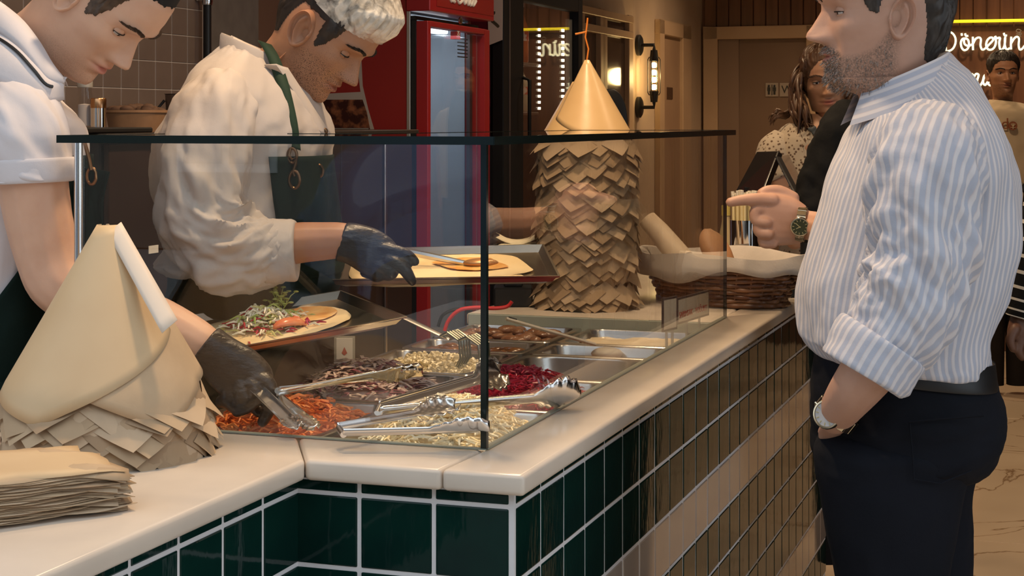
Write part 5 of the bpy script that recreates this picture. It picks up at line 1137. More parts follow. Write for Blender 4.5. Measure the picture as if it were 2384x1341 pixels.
# armhole, yoke seams and cuff edge as raised stitching lines
M_trou = clothmat('navy_trousers', (.0075, .0085, .013), (.005, .006, .009), .85, (10, .3, .008)); M_belt = mat('black_belt', (.008, .007, .007), .45)
mb = MB()
TR = [K(1900, 2300, 838, CY, .150, 2.3, -.012), K(1893, 2312, 900, CY, .165, 2.3), K(1893, 2324, 960, CY, .168, 2.3), K(1895, 2322, 1010, CY, .165, 2.3), K(1899, 2302, 1060, CY, .16, 2.3), K(1925, 2275, 1095, CY, .13, 2.3)]; 
ft = sfold(31, .004, 2., 6.); add_loft(mb, TR, 50, 110, ft, 1.)
legn = [K(1915, 2250, 990, CY-.05, .08, 2.2), K(1896, 2280, 1040, CY-.068, .096, 2.2), K(1898, 2264, 1080, CY-.074, .092, 2.2), K(1905, 2240, 1130, CY-.078, .086, 2.2), K(1925, 2222, 1240, CY-.08, .080, 2.2), K(1945, 2205, 1341, CY-.08, .076, 2.2), K(1965, 2190, 1500, CY-.08, .066, 2.2), K(1975, 2180, 1750, CY-.08, .060, 2.2), K(1990, 2165, 2250, CY-.08, .055, 2.2), K(1995, 2160, 2400, CY-.08, .055, 2.2)]
legf = [K(1960, 2285, 1075, CY+.08, .085, 2.2), K(1990, 2262, 1130, CY+.08, .083, 2.2), K(2010, 2258, 1240, CY+.08, .078, 2.2), K(2030, 2258, 1341, CY+.08, .072, 2.2), K(2050, 2250, 1500, CY+.08, .064, 2.2), K(2060, 2240, 1750, CY+.08, .058, 2.2), K(2070, 2225, 2250, CY+.08, .055, 2.2), K(2070, 2225, 2340, CY+.08, .055, 2.2)]
add_loft(mb, legn, 60, 70, ft, .5); add_loft(mb, legf, 60, 70, ft, .5)
trou = mb.build('trousers', M_trou, None, 70); wpar(trou, cust)
mb = MB(); mb.tube([W(x, y, CY-.172) for x, y in [(2118, 985), (2125, 1060), (2128, 1115)]]+[W(x, y, CY-.165) for x, y in [(2190, 1125), (2262, 1095)]], .0014, 5); mb.tube([W(x, y, CY-.175) for x, y in [(2115, 982), (2200, 975), (2290, 968)]], .0014, 5); o = mb.build('pocket_seam', M_trou, None, 40); wpar(o, cust)
mb = MB(); add_loft(mb, [K(1930, 2300, 815, CY, .156, 2.3, -.014), K(1930, 2301, 817, CY, .160, 2.3, -.014), K(1925, 2306, 868, CY, .166, 2.3, -.014), K(1925, 2305, 870, CY, .160, 2.3, -.014)], 10, 100, None); mb.at = {}
belt = mb.build('belt', M_belt, None, 60); wpar(belt, cust)
for x in (2290, 2120):
    mb = MB(); p = W(x, 835, CY-.168 if x < 2200 else CY-.06); mb.box(p.x-.008, p.x+.008, p.y-.008, p.y+.004, p.z-.03, p.z+.032); wpar(mb.build('belt_loop', M_trou, None, None, .002), cust)
M_shoe = mat('black_shoe', (.01, .01, .01), .4)
for x, yy in ((2050, CY-.08), (2120, CY+.08)):
    p = W(x, 0, yy); mb = MB(); mb.sphere((p.x-.03, yy, .045), (.145, .05, .05), None, 24, 12); mb.box(p.x-.16, p.x+.10, yy-.045, yy+.045, .001, .02); wpar(mb.build('shoe', M_shoe, None, 40), cust)
# body: head, neck, arms and hands
def zone(x, a, b): return max(0., min(1., (x-a)/(b-a)))
def c_beard(th, z, p):
    ay = abs(p.y); front = math.cos(th); at_ = abs(th)
    if at_ > 1.75 or z < -.012 or z > .118: return 0.
    top = float(np.interp(at_, [0, .3, .6, .9, 1.2, 1.45, 1.7], [.074, .074, .058, .058, .066, .09, .118])); v = zone(top-z, 0, .010)*(1-zone(at_, 1.45, 1.7))*zone(z, -.012, .0)
    if gs(z-.0535, .007)*gs(p.y, .021) > .5: v *= .15
    k = 1.0 if at_ < .55 else .62
    return v*k
M_skin3 = skinmat('customer_skin', (.50, .29, .205), (.44, .245, .17), (.42, .17, .13), (.080, .064, .052), (.16, .10, .08))
ho = {'wide': 1.03, 'nose': 1.05, 'brow': 1.2, 'beardf': c_beard, 'neck': 1.12}
Mh = hmat(W(2057, 45, CY), 3.18, .06, -.05, 1.03)
mb = MB(); make_head(mb, ho, Mh, bend=-.18); make_ear(mb, Mh, 1, 1.0); make_ear(mb, Mh, -1, 1.0); eyes(mb, cust, Mh, None, .34)
fa = [(W(2062, 812, AY-.02), .043), (W(2008, 882, AY-.012), .039), (W(1970, 932, AY+.018), .0335), (W(1946, 968, CY-.128), .028)]
hnd = hand_mesh('tmp_hand', None, [(W(1947, 964, CY-.128), Vector((.020, 0, .018)), Vector((0, .025, 0)), ), (W(1950, 1000, CY-.085), Vector((.030, 0, .004)), Vector((0, .024, 0))), (W(1965, 1050, CY-.04), Vector((.034, 0, 0)), Vector((0, .026, 0)))], [], [fa], .004, 6); bs = len(mb.v); mesh_into(mb, hnd); bridge(mb, bs, mb.neck)
# far pointing hand
HYd = 3.50
def h3(x, y, dy=0.): return W(x, y, HYd+dy)
palm = [(h3(1872, 522, .0), Vector((0.0048, 0.0000, 0.0384)), Vector((0.0000, 0.0264, 0.0000))), (h3(1840, 515), Vector((0.0048, 0.0000, 0.0504)), Vector((0.0000, 0.0240, 0.0000))), (h3(1800, 510), Vector((0.0000, 0.0000, 0.0540)), Vector((0.0000, 0.0228, 0.0000))), (h3(1775, 500), Vector((0.0000, 0.0000, 0.0432)), Vector((0.0000, 0.0204, 0.0000)))]
fing = [[(h3(1800, 466, -.012), 0.0138), (h3(1765, 464, -.014), 0.0138), (h3(1728, 466, -.014), 0.0119), (h3(1700, 471, -.013), 0.0101)],
        [(h3(1795, 488, -.006), 0.0138), (h3(1762, 488, -.01), 0.0132), (h3(1760, 512, -.012), 0.0123), (h3(1785, 518, -.02), 0.0116)],
        [(h3(1795, 514, -.002), 0.0134), (h3(1768, 518, -.006), 0.0130), (h3(1768, 540, -.010), 0.0121), (h3(1790, 545, -.02), 0.0110)],
        [(h3(1800, 540, .002), 0.0123), (h3(1778, 548, .0), 0.0119), (h3(1778, 566, -.004), 0.0110), (h3(1800, 568, -.012), 0.0099)],
        [(h3(1845, 462, .012), 0.0154), (h3(1815, 446, .012), 0.0138), (h3(1788, 444, .010), 0.0116), (h3(1772, 450, .008), 0.0099)]]
arm = [(h3(1862, 520), .030), (h3(1895, 527, -.02), .032), (h3(1940, 540, -.10), .038), (h3(2010, 550, -.30), .044)]
hnd = hand_mesh('tmp_hand', None, palm, fing, [arm], .0028, 5); bs = len(mb.v); mesh_into(mb, hnd); bridge(mb, bs, mb.neck)
body = mb.build('body', M_skin3, None, 75); wpar(body, cust)
M_hair3 = mat('dark_grey_hair', (.020, .015, .012), .5, noise=(90, (.055, .045, .038), 3, .4, .7, (1, 1, .3)))
def hl3(th, z):
    at_ = abs(th); zl = float(np.interp(at_, [0, .55, .85, 1.0, 1.12, 1.30, 1.42, 1.98, 2.3, 3.15], [.198, .196, .182, .172, .125, .112, .148, .145, .04, .018])); return z-zl
o = hair_shell(ho, Mh, hl3, .009, 3).build('hair', M_hair3, None, 60); wpar(o, cust)
brows(Mh, M_hair3, cust, 1.2, -.002)
# short beard hairs standing off the chin
rg = random.Random(8); bb = MB()
for i in range(900):
    th = rg.uniform(-1.5, 1.5); z = rg.uniform(-.004, .075); p = head_point(th, z, ho); v = c_beard(th, z, p)
    if v < .3 or rg.random() > v: continue
    n_ = Vector((p.x, p.y*1.4, (z-.05)*.6)).normalized(); l_ = .006 if abs(th) < .5 else .0035; q = p+n_*l_*rg.uniform(.6, 1.3)+Vector((0, 0, -.004)); bb.tube([Mh @ (p-n_*.001), Mh @ q], [.0006, .0003], 3)
o = bb.build('beard', mat('grizzled_beard', (.10, .082, .068), .6, noise=(300, (.34, .29, .25), 1, .45, .55)), None); o['kind'] = 'stuff'; wpar(o, cust)
# wristwatches
M_gold = mat('steel_gold', (.62, .52, .36), .22, 1.); M_dial = mat('olive_dial', (.035, .040, .012), .25); M_sdial = mat('silver_dial', (.45, .45, .46), .25); M_gilt = mat('gilt_mark', (.75, .62, .30), .3, 1.)
def watch(label, c, axis, face, r, wr, parent, dial, strap, n=16):
    """c: wrist centre, axis: along the forearm, face: direction of the dial"""
    c, axis = Vector(c), Vector(axis).normalized(); face = Vector(face); face = (face-axis*face.dot(axis)).normalized(); sd = axis.cross(face)
    t = empty('wristwatch', label, 'watch', loc=c)
    for k in range(n):
        a = .5+(2*math.pi-1.)*k/(n-1); p = c+(face*math.cos(a)+sd*math.sin(a))*wr; tg = (-face*math.sin(a)+sd*math.cos(a)); nr = face*math.cos(a)+sd*math.sin(a)
        M_ = Matrix((tg, axis, nr)).transposed().to_4x4(); M_.translation = p; mb = MB(); st = wr*(2*math.pi-1.)/(n-1)*.46; mb.box(-st, st, -.0095, .0095, -.0016, .0016, M_); wpar(mb.build('strap_link', strap[k % len(strap)], None, None, .0006), t)
    M_ = Matrix((sd, axis, face)).transposed().to_4x4(); M_.translation = c+face*(wr-.001)
    def lt(name, prof, m, seg=40):
        mb = MB(); mb.lathe(prof, seg); mb.v = [tuple(M_ @ Vector(v)) for v in mb.v]; wpar(mb.build(name, m, None, 40), t)
    lt('case', [(.0, -.003), (r, -.003), (r*1.03, .004), (r*.96, .0075), (r*.86, .0078), (r*.84, .006), (.0, .006)], M_gold); lt('dial', [(.0, .0063), (r*.83, .0063), (r*.83, .0060)], dial)
    for k in range(12):
        a = 2*math.pi*k/12; mb = MB(); mb.box(-.0006, .0006, r*.58, r*.78, .0063, .0069, M_ @ Matrix.Rotation(a, 4, 'Z')); wpar(mb.build('hour_mark', M_gilt, None), t)
    for a, l_ in ((2.5, .6), (-2.6, .42)):
        mb = MB(); mb.box(-.0007, .0007, -.002, r*l_, .0069, .0074, M_ @ Matrix.Rotation(a, 4, 'Z')); wpar(mb.build('hand', M_gilt, None), t)
    mb = MB(); mb.tube([M_ @ Vector((r*1.0, 0, .002)), M_ @ Vector((r*1.2, 0, .002))], .0022, 8); wpar(mb.build('crown', M_gold, None, 40), t); return t
watch('gold and steel wristwatch with olive dial on the pointing wrist', W(1866, 522, HYd-.012), (1, -.25, -.1), (-.12, -1, -.10), .0200, .0345, cust, M_dial, [M_gold])
watch('silver-dial wristwatch on the wrist in the trouser pocket', W(1948, 964, CY-.128), (-.55, .25, -.8), (-.74, -.62, -.22), .0215, .0320, cust, M_sdial, [M_gold, mat('dark_link', (.10, .08, .07), .3, 1.)])
# ------------------------------------------------------------------ cook in the white jacket and hair net
def shell(keys, N, M, a0, a1, off, disp=None, t0=0., t1=1., edge=None):
    """open strip of a loft between angles a0..a1 and along t0..t1, pushed outwards"""
    Kk = cat_spline([(*c, *a, *b, p) for c, a, b, p in keys], 121); rows = []
    for i in range(N):
        t = t0+(t1-t0)*i/(N-1); f_ = t*120; i0 = min(int(f_), 119); k = Kk[i0]*(1-(f_-i0))+Kk[i0+1]*(f_-i0)
        C, A, B, p = Vector(k[0:3]), Vector(k[3:6]), Vector(k[6:9]), k[9]; row = []
        lo, hi = (edge(t) if edge else (a0, a1))
        for j in range(M):
            a = lo+(hi-lo)*j/(M-1); q = A*sp(math.cos(a), 2/p)+B*sp(math.sin(a), 2/p); P = C+q; row.append(P+q.normalized()*(off+(disp(t, a, P) if disp else 0)))
        rows.append(row)
    mb = MB(); mb.grid(rows); return mb
BY2 = 3.17
cook2 = empty('person', 'cook in a cream white jacket, green apron and hair net leaning over the trays', 'person', loc=(W(570, 0, BY2).x, BY2, 0))
M_jack = clothmat('cream_jacket', (.53, .465, .42), (.48, .42, .375), .85, (11, .3, .010))
TK2 = [K(548, 640, 112, BY2, .055, 2.0, -.02), K(512, 668, 140, BY2, .10, 2.0, -.015), K(458, 705, 175, BY2, .150, 2.1, -.01), K(420, 735, 225, BY2, .185, 2.2), K(388, 756, 272, BY2, .195, 2.3), K(364, 764, 315, BY2, .195, 2.3), K(360, 762, 360, BY2, .190, 2.3), K(366, 768, 430, BY2, .185, 2.3), K(382, 775, 500, BY2, .182, 2.3), K(393, 780, 555, BY2, .180, 2.3), K(374, 782, 598, BY2, .182, 2.3), K(362, 784, 615, BY2, .184, 2.3), K(392, 782, 634, BY2, .176, 2.3)]
jd = shirt_disp(41, .012); mb = MB(); add_loft(mb, TK2, 100, 130, jd, 1.)
RY2 = BY2-.185
SL2 = [(W(545, 215, RY2+.09), .04), (W(528, 235, RY2+.055), .066), (W(502, 275, RY2+.02), .080), (W(482, 360, RY2), .085), (W(472, 450, RY2-.01), .082), (W(476, 520, RY2-.015), .080), (W(520, 572, RY2-.02), .077), (W(585, 592, RY2-.02), .070), (W(640, 585, RY2-.02), .058), (W(664, 582, RY2-.02), .053)]
f2 = sfold(52, .020, 1.5, 9., 2.4); f2b = sfold(57, .005, 3., 18., 3.); add_loft(mb, limb_keys(SL2), 100, 100, lambda t, a, P: f2(t, a, P)*(.35+1.0*math.exp(-((t-.60)/.22)**2))+f2b(t, a, P), .6)
CU2 = [(W(618, 586, RY2-.02), .050), (W(620, 586, RY2-.02), .059), (W(655, 583, RY2-.02), .056), (W(688, 581, RY2-.02), .053), (W(690, 581, RY2-.02), .042)]
add_loft(mb, limb_keys(CU2), 24, 80, sfold(3, .003), .4)
FS2 = [(W(640, 230, BY2+.15), .07), (W(670, 380, BY2+.18), .065), (W(690, 500, BY2+.16), .06), (W(730, 560, BY2+.14), .05)]
add_loft(mb, limb_keys(FS2), 40, 50, sfold(6, .006), .4)
# stand collar
cen = W(598, 118, BY2); rows = []
for j in range(49):
    a = -2.6+5.2*j/48; ca, sa = math.cos(a+math.pi), math.sin(a+math.pi); fw = (1+ca)/2      # a=0 behind
    def cp(r, z): return Vector((cen.x+.062*r*ca+.004, BY2+.066*r*sa, cen.z+z-.060*fw))
    rows.append([cp(1.02, -.02), cp(1.08, .012), cp(1.13, .034), cp(1.17, .030), cp(1.20, .005), cp(1.28+.5*fw, -.035-.08*fw)])
b0_ = len(mb.v); mb.grid(rows); mb.at['su'] += [0.]*(len(mb.v)-b0_); mb.at['tv'] += [0.]*(len(mb.v)-b0_)
jacket = mb.build('jacket', M_jack, None, 70); wpar(jacket, cook2)
# lapel edges
mb = MB(); rows = []
for t in np.linspace(0, 1, 20):
    c = W(640+105*t, 150+160*t, BY2-.115+.05*t); rows.append([c+Vector((-.02, .01, .0)), c+Vector((.004, -.012, 0)), c+Vector((.022, .006, -.006))])
mb.grid(rows); o = mb.build('lapel', M_jack, None, 70); solid(o, .003); wpar(o, cook2)
for (x, y) in ((700, 308), (755, 306)):
    mb = MB(); mb.sphere(W(x, y, BY2-.12 if x < 720 else BY2-.07), (.007, .003, .007), None, 12, 8); wpar(mb.build('snap_button', M_bronze, None, 40), cook2)
# apron: neck strap, hooks, bib and skirt
AK = TK2[5:]
o = shell(TK2, 30, 30, -1.15, 1.2, .010, sfold(61, .005, 2., 5.), .50, .985).build('apron_bib', M_apron, None, 70); solid(o, .002); wpar(o, cook2)
SK2 = [K(398, 792, 622, BY2, .182, 2.3), K(394, 790, 660, BY2, .186, 2.3), K(372, 755, 740, BY2+.02, .18, 2.3), K(300, 660, 830, BY2+.06, .17, 2.3), K(270, 620, 950, BY2+.07, .165, 2.3), K(265, 610, 1250, BY2+.07, .16, 2.3)]
mb = MB(); add_loft(mb, SK2, 30, 90, sfold(63, .006, 2., 5.), 1.); mb.at = {}; wpar(mb.build('apron_skirt', M_apron, None, 70), cook2)
mb = MB(); rows = []
for t, (x, y, Y_) in zip(np.linspace(0, 1, 30), cat_spline([(616, 100, BY2-.045), (634, 130, BY2-.085), (654, 185, BY2-.125), (668, 240, BY2-.145), (678, 290, BY2-.155), (684, 345, BY2-.158)], 30)):
    c = W(x, y, Y_); w = .013; rows.append([c+Vector((-w, .004, w*.35)), c+Vector((0, -.003, 0)), c+Vector((w, -.002, -w*.35))])
mb.grid(rows); o = mb.build('apron_strap', mat('green_strap', (.012, .035, .018), .8, bump=(300, .3, .001)), None, 70); solid(o, .003); wpar(o, cook2)
mb = MB()
for (x, y, r) in ((681, 362, .010), (686, 418, .012)): c = W(x, y, BY2-.162); mb.tube([c+Vector((r*.8*math.cos(a), -.004, r*1.3*math.sin(a))) for a in [2*math.pi*k/20 for k in range(20)]], .0028, 8, closed=True)
mb.tube([W(x, y, BY2-.166) for x, y in ((676, 345), (672, 362), (680, 372), (690, 366), (688, 380), (682, 400), (686, 410))], .003, 8); mb.tube([W(742+10*math.cos(a), 398+14*math.sin(a), BY2-.10) for a in [2*math.pi*k/16 for k in range(16)]], .0026, 8, closed=True); wpar(mb.build('strap_hook', M_bronze, None, 40), cook2)
# legs
M_dtr = clothmat('black_trousers', (.012, .012, .014)); mb = MB()
for dy in (-.08, .08): add_loft(mb, [K(310, 580, 900, BY2+.07+dy, .08), K(330, 560, 1300, BY2+.07+dy, .07), K(360, 520, 2040, BY2+.07+dy, .05)], 20, 30)
mb.at = {}; wpar(mb.build('trousers', M_dtr, None, 70), cook2)
for dy in (-.08, .08): mb = MB(); p = W(440, 0, BY2+.07+dy); mb.sphere((p.x+.03, p.y, .045), (.14, .05, .045), None, 16, 8); wpar(mb.build('shoe', M_shoe, None, 40), cook2)
# body
def stub2(th, z, p): return (zone(.095-z, 0, .02)*(1-zone(abs(th), 1.3, 1.6))*zone(z, -.02, 0)*.85+.25*(1-zone(abs(th), 1.0, 1.4))*zone(z, 0, .05)*zone(.13-z, 0, .02)) if abs(th) < 1.6 else 0.
M_skin2 = skinmat('cook_skin_tan', (.42, .215, .125), (.36, .175, .10), (.36, .13, .09), (.03, .02, .015), (.07, .035, .022))
h2 = {'wide': .98, 'nose': 1.06, 'brow': 1.1, 'stubf': stub2}
Mh2 = hmat(W(748, 79, BY2-.02), -.33, .77, -.02, 1.0)
mb = MB(); make_head(mb, h2, Mh2, bend=.0); make_ear(mb, Mh2, 1, 1.15); make_ear(mb, Mh2, -1, 1.15); eyes(mb, cook2, Mh2, None, .22)
mb2 = MB(); rows = loft([(W(625, 165, BY2), Vector((.05, 0, .03)), Vector((0, .06, 0)), 2.), (W(660, 140, BY2-.01), Vector((.052, 0, .035)), Vector((0, .055, 0)), 2.), (W(705, 95, BY2-.02), Vector((.05, 0, .045)), Vector((0, .05, 0)), 2.)], 10, 30)[0]; b_ = len(mb.v); mb.grid(rows, closed_v=True)
for k in mb.at: mb.at[k] += [0.]*(len(mb.v)-b_)
GY = RY2-.02
arm = hand_mesh('tmp_hand', None, None, [[(W(620, 578, GY), .040), (W(690, 566, GY), .0375), (W(745, 562, GY), .035), (W(800, 560, GY), .032), (W(830, 570, GY), .028)]], (), .0035, 5); bs = len(mb.v); mesh_into(mb, arm); bridge(mb, bs, mb.neck)
wpar(mb.build('body', M_skin2, None, 75), cook2)
def g3(x, y, dy=0.): return W(x, y, GY+dy)
gl = hand_mesh('glove', M_black_glove, [(g3(794, 562), Vector((.010, 0, .034)), Vector((0, .032, 0))), (g3(822, 568), Vector((.010, 0, .036)), Vector((0, .030, 0))), (g3(860, 585), Vector((.012, 0, .040)), Vector((0, .024, 0))), (g3(895, 602), Vector((.012, 0, .036)), Vector((0, .022, 0))), (g3(915, 610), Vector((.012, 0, .022)), Vector((0, .018, 0)))],
  [[(g3(890, 578, -.012), .0125), (g3(925, 586, -.016), .0120), (g3(950, 596, -.016), .0110), (g3(966, 609, -.014), .0085)], [(g3(905, 605, -.018), .0125), (g3(932, 616, -.024), .0120), (g3(948, 636, -.022), .0110), (g3(960, 655, -.018), .0085)],
   [(g3(880, 615, -.012), .013), (g3(912, 632, -.018), .0125), (g3(900, 640, -.004), .011), (g3(880, 628, .006), .010)], [(g3(865, 618, .0), .013), (g3(885, 638, -.004), .0125), (g3(872, 642, .008), .011), (g3(856, 626, .014), .010)], [(g3(850, 612, .012), .0115), (g3(862, 634, .012), .0115), (g3(850, 634, .02), .010)]], (), .0026, 4)
wpar(gl, cook2)
M_hair2 = mat('black_hair', (.012, .009, .008), .5, noise=(60, (.03, .022, .018), 2))
def hl2(th, z): at_ = abs(th); return z-float(np.interp(at_, [0, .5, .85, 1.0, 1.12, 1.30, 1.42, 1.98, 2.3, 3.15], [.196, .19, .178, .162, .112, .098, .148, .145, .06, .05]))
wpar(hair_shell(h2, Mh2, hl2, .006, 5).build('hair', M_hair2, None, 60), cook2)
brows(Mh2, M_hair2, cook2, 1.)
# hair net: puffed translucent cap
M_net = bpy.data.materials.new('white_hair_net'); M_net.use_nodes = True; nt = M_net.node_tree; b = bsdf(M_net); b.inputs['Base Color'].default_value = (.80, .74, .64, 1); b.inputs['Roughness'].default_value = .7; L = nt.links.new
n1 = nt.nodes.new('ShaderNodeTexNoise'); n1.inputs['Scale'].default_value = 26; n1.inputs['Detail'].default_value = 6; n1.inputs['Distortion'].default_value = 1.2; tc = nt.nodes.new('ShaderNodeTexCoord'); L(tc.outputs['Object'], n1.inputs['Vector'])
mr = nt.nodes.new('ShaderNodeMapRange'); mr.inputs[1].default_value = .36; mr.inputs[2].default_value = .62; mr.inputs[3].default_value = .22; mr.inputs[4].default_value = .95; L(n1.outputs['Fac'], mr.inputs[0]); L(mr.outputs[0], b.inputs['Alpha'])
bp = nt.nodes.new('ShaderNodeBump'); bp.inputs['Strength'].default_value = .6; bp.inputs['Distance'].default_value = .006; L(n1.outputs['Fac'], bp.inputs['Height']); L(bp.outputs[0], b.inputs['Normal'])
def hln(th, z): at_ = abs(th); return z-float(np.interp(at_, [0, .5, 1.0, 1.4, 1.8, 2.4, 3.15], [.170, .168, .162, .158, .160, .166, .166]))
mbn = MB(); zs = np.concatenate([np.linspace(.235, .205, 16), np.linspace(.203, .15, 34)]); C_ = 150; P = {}
for i, z in enumerate(zs):
    for j in range(C_):
        th = math.pi*(j/C_*2-1); m_ = hln(th, z); p = head_point(th, float(z), h2); nr = Vector((p.x*1.1+.0, p.y*1.2, (p.z-.13)*.9)).normalized(); puff = .006+.026*min(1, max(0, m_)*28)*(1-.0*m_)+.012*max(0, -math.cos(th))*min(1, max(0, m_)*40)
        puff += .0035*math.sin(th*40+3*mnoise.noise(Vector((th*3, z*30, 1))))*min(1, max(0, m_)*50)*gs(m_-.012, .03)+.004*mnoise.noise(Vector((p.x*40, p.y*40, p.z*40)))
        P[(i, j)] = (Mh2 @ (p+nr*puff), m_)
idx = {}
for i in range(len(zs)-1):
    for j in range(C_):
        q = [(i, j), (i, (j+1) % C_), (i+1, (j+1) % C_), (i+1, j)]
        if sum(P[k][1] > 0 for k in q) >= 2:
            f = []
            for k in q:
                if k not in idx: idx[k] = len(mbn.v); mbn.v.append(tuple(P[k][0]))
                f.append(idx[k])
            mbn.f.append(tuple(f)); mbn.m.append(0)
wpar(mbn.build('hair_net', M_net, None, 70), cook2)
# ------------------------------------------------------------------ cook in the white polo at the left
BY1 = 2.90
cook1 = empty('person', 'young cook in a white polo shirt and black cap bending over the carrot pan', 'person', loc=(W(-10, 0, BY1).x, BY1, 0))
M_polo = clothmat('white_polo', (.66, .62, .64), (.61, .57, .58), .8, (9, .35, .010))
TK1 = [K(-60, 66, 82, BY1, .085, 2., -.05), K(-110, 100, 118, BY1, .125, 2., -.07), K(-165, 140, 178, BY1, .155, 2.1, -.05), K(-205, 168, 245, BY1, .172, 2.2, -.02), K(-225, 186, 310, BY1, .185, 2.3), K(-228, 192, 400, BY1, .182, 2.3), K(-222, 184, 500, BY1, .178, 2.3), K(-214, 168, 600, BY1, .175, 2.3), K(-205, 148, 700, BY1, .172, 2.3), K(-200, 128, 800, BY1, .172, 2.3), K(-196, 110, 900, BY1, .172, 2.3)]
mb = MB(); add_loft(mb, TK1, 90, 120, shirt_disp(71, .008), 1.)
PY1 = BY1-.17
SL1 = [(W(18, 225, PY1+.075), .04), (W(32, 250, PY1+.045), .062), (W(46, 290, PY1+.012), .073), (W(58, 335, PY1), .072), (W(70, 385, PY1), .068), (W(73, 418, PY1), .0665), (W(73, 420, PY1), .060)]
f1_ = sfold(77, .009, 1.8, 4.); add_loft(mb, limb_keys(SL1), 60, 80, f1_, .5)
add_loft(mb, limb_keys([(W(70, 372, PY1), .066), (W(70, 373, PY1), .0715), (W(73, 421, PY1), .0690), (W(73, 422, PY1), .06)]), 14, 80, lambda t, a, P: .004*mnoise.noise(P*9), .5)
wpar(mb.build('polo_shirt', M_polo, None, 70), cook1)
# folded collar with a dark cord under it
U_ = cat_spline([(-40, -20, BY1-.06), (10, 12, BY1-.095), (55, 50, BY1-.115), (92, 98, BY1-.128), (122, 148, BY1-.135), (150, 184, BY1-.135)], 30); D_ = cat_spline([(-50, 62, BY1-.10), (0, 84, BY1-.135), (42, 114, BY1-.155), (82, 158, BY1-.165), (112, 192, BY1-.160), (152, 197, BY1-.142)], 30)
mb = MB(); rows = []
for a, b in zip(U_, D_): A, B = W(*a), W(*b); rows.append([A+Vector((0, .02, -.012)), A, A.lerp(B, .3)+Vector((0, -.010, .004)), A.lerp(B, .7)+Vector((0, -.010, .002)), B])
mb.grid(rows); o = mb.build('collar', M_polo, None, 70); solid(o, .0025); wpar(o, cook1)
E_c = cat_spline([(-70, 165, BY1-.150), (-20, 185, BY1-.178), (30, 205, BY1-.185), (85, 232, BY1-.182), (122, 238, BY1-.165), (150, 232, BY1-.135)], 30); mb = MB(); rows = []
for a, b in zip(D_, E_c): A, B = W(*a)+Vector((0, .012, .012)), W(*b); rows.append([A.lerp(B, t)+Vector((0, -.012*math.sin(math.pi*t), .006*math.sin(math.pi*t))) for t in np.linspace(0, 1, 8)])
mb.grid(rows); o = mb.build('shirt_yoke', M_polo, None, 70); solid(o, .002); wpar(o, cook1)
mb = MB(); mb.tube([W(a[0]-2, a[1]+6, a[2]-.014) for a in D_[:26]], .0028, 6); wpar(mb.build('apron_cord', M_black, None, 40), cook1)
# apron
M_apron1 = M_apron
wpar(solid(shell(TK1, 40, 40, -1.2, 1.5, .010, sfold(81, .004, 2., 5.), .46, 1.0, edge=lambda t: (-.55-1.2*zone(t, .60, .95), 1.4)).build('apron_bib', M_apron, None, 70), .002), cook1)
SK1 = [K(-205, 132, 840, BY1, .178, 2.3), K(-205, 140, 920, BY1, .19, 2.3), K(-205, 138, 1100, BY1, .19, 2.3), K(-200, 130, 1400, BY1, .185, 2.3)]
mb = MB(); add_loft(mb, SK1, 20, 70, sfold(83, .006, 2., 5.), 1.); mb.at = {}; wpar(mb.build('apron_skirt', M_apron, None, 70), cook1)
mb = MB(); cR = W(214, 410, BY1-.06)
mb.tube([cR+Vector((.008*math.cos(a), -.004, .014*math.sin(a))) for a in [2*math.pi*k/18 for k in range(18)]], .003, 8, closed=True); mb.tube([W(x, y, BY1-.07) for x, y in ((196, 330), (202, 350), (208, 375), (212, 396))], .0035, 8); wpar(mb.build('strap_hook', mat('copper_hook', (.40, .20, .09), .3, 1.), None, 40), cook1)
o = MB(); rows = [[W(186+70*u, 388+12*u+190*v*(1), BY1-.055-.01*u+.02*v) for u in np.linspace(0, 1, 8)] for v in np.linspace(0, 1.2, 10)]
for i, row in enumerate(rows):
    v = i/9*1.2
    for j, p in enumerate(row): p.x -= .012*math.sin(v*3)*(j/7)-0; p.y += .006*math.sin(j*1.4+v*2)
o.grid(rows); o = o.build('apron_flap', M_apron, None, 70); solid(o, .002); wpar(o, cook1)
mb = MB()
for dy in (-.08, .08): add_loft(mb, [K(-160, 90, 1100, BY1+dy, .085), K(-140, 60, 1500, BY1+dy, .07), K(-110, 40, 2200, BY1+dy, .05)], 20, 30)
mb.at = {}; wpar(mb.build('trousers', M_dtr, None, 70), cook1)
for dy in (-.08, .08): mb = MB(); p = W(-30, 0, BY1+dy); mb.sphere((p.x+.03, p.y, .045), (.14, .05, .045), None, 16, 8); wpar(mb.build('shoe', M_shoe, None, 40), cook1)
# body
M_skin1 = skinmat('cook_skin_fair', (.66, .40, .275), (.60, .345, .23), (.52, .19, .15), (.05, .03, .02), (.30, .17, .11))
h1 = {'wide': .98, 'nose': .95, 'brow': 1.0, 'stubf': lambda th, z, p: .35*zone(.06-z, 0, .03)*(1-zone(abs(th), 1.3, 1.6)) if abs(th) < 1.6 else 0.}
Mh1 = hmat(W(226, 5, BY1-.055), -.31, .92, -.04, 1.095)
mb = MB(); make_head(mb, h1, Mh1, bend=.0); make_ear(mb, Mh1, 1); make_ear(mb, Mh1, -1); eyes(mb, cook1, Mh1, None, .44)
b_ = len(mb.v); mb.grid(loft([(W(30, 110, BY1), Vector((.055, 0, .035)), Vector((0, .062, 0)), 2.), (W(95, 80, BY1-.03), Vector((.05, 0, .045)), Vector((0, .058, 0)), 2.), (W(165, 40, BY1-.05), Vector((.05, 0, .045)), Vector((0, .052, 0)), 2.)], 10, 30)[0], closed_v=True)
for k in mb.at: mb.at[k] += [0.]*(len(mb.v)-b_)
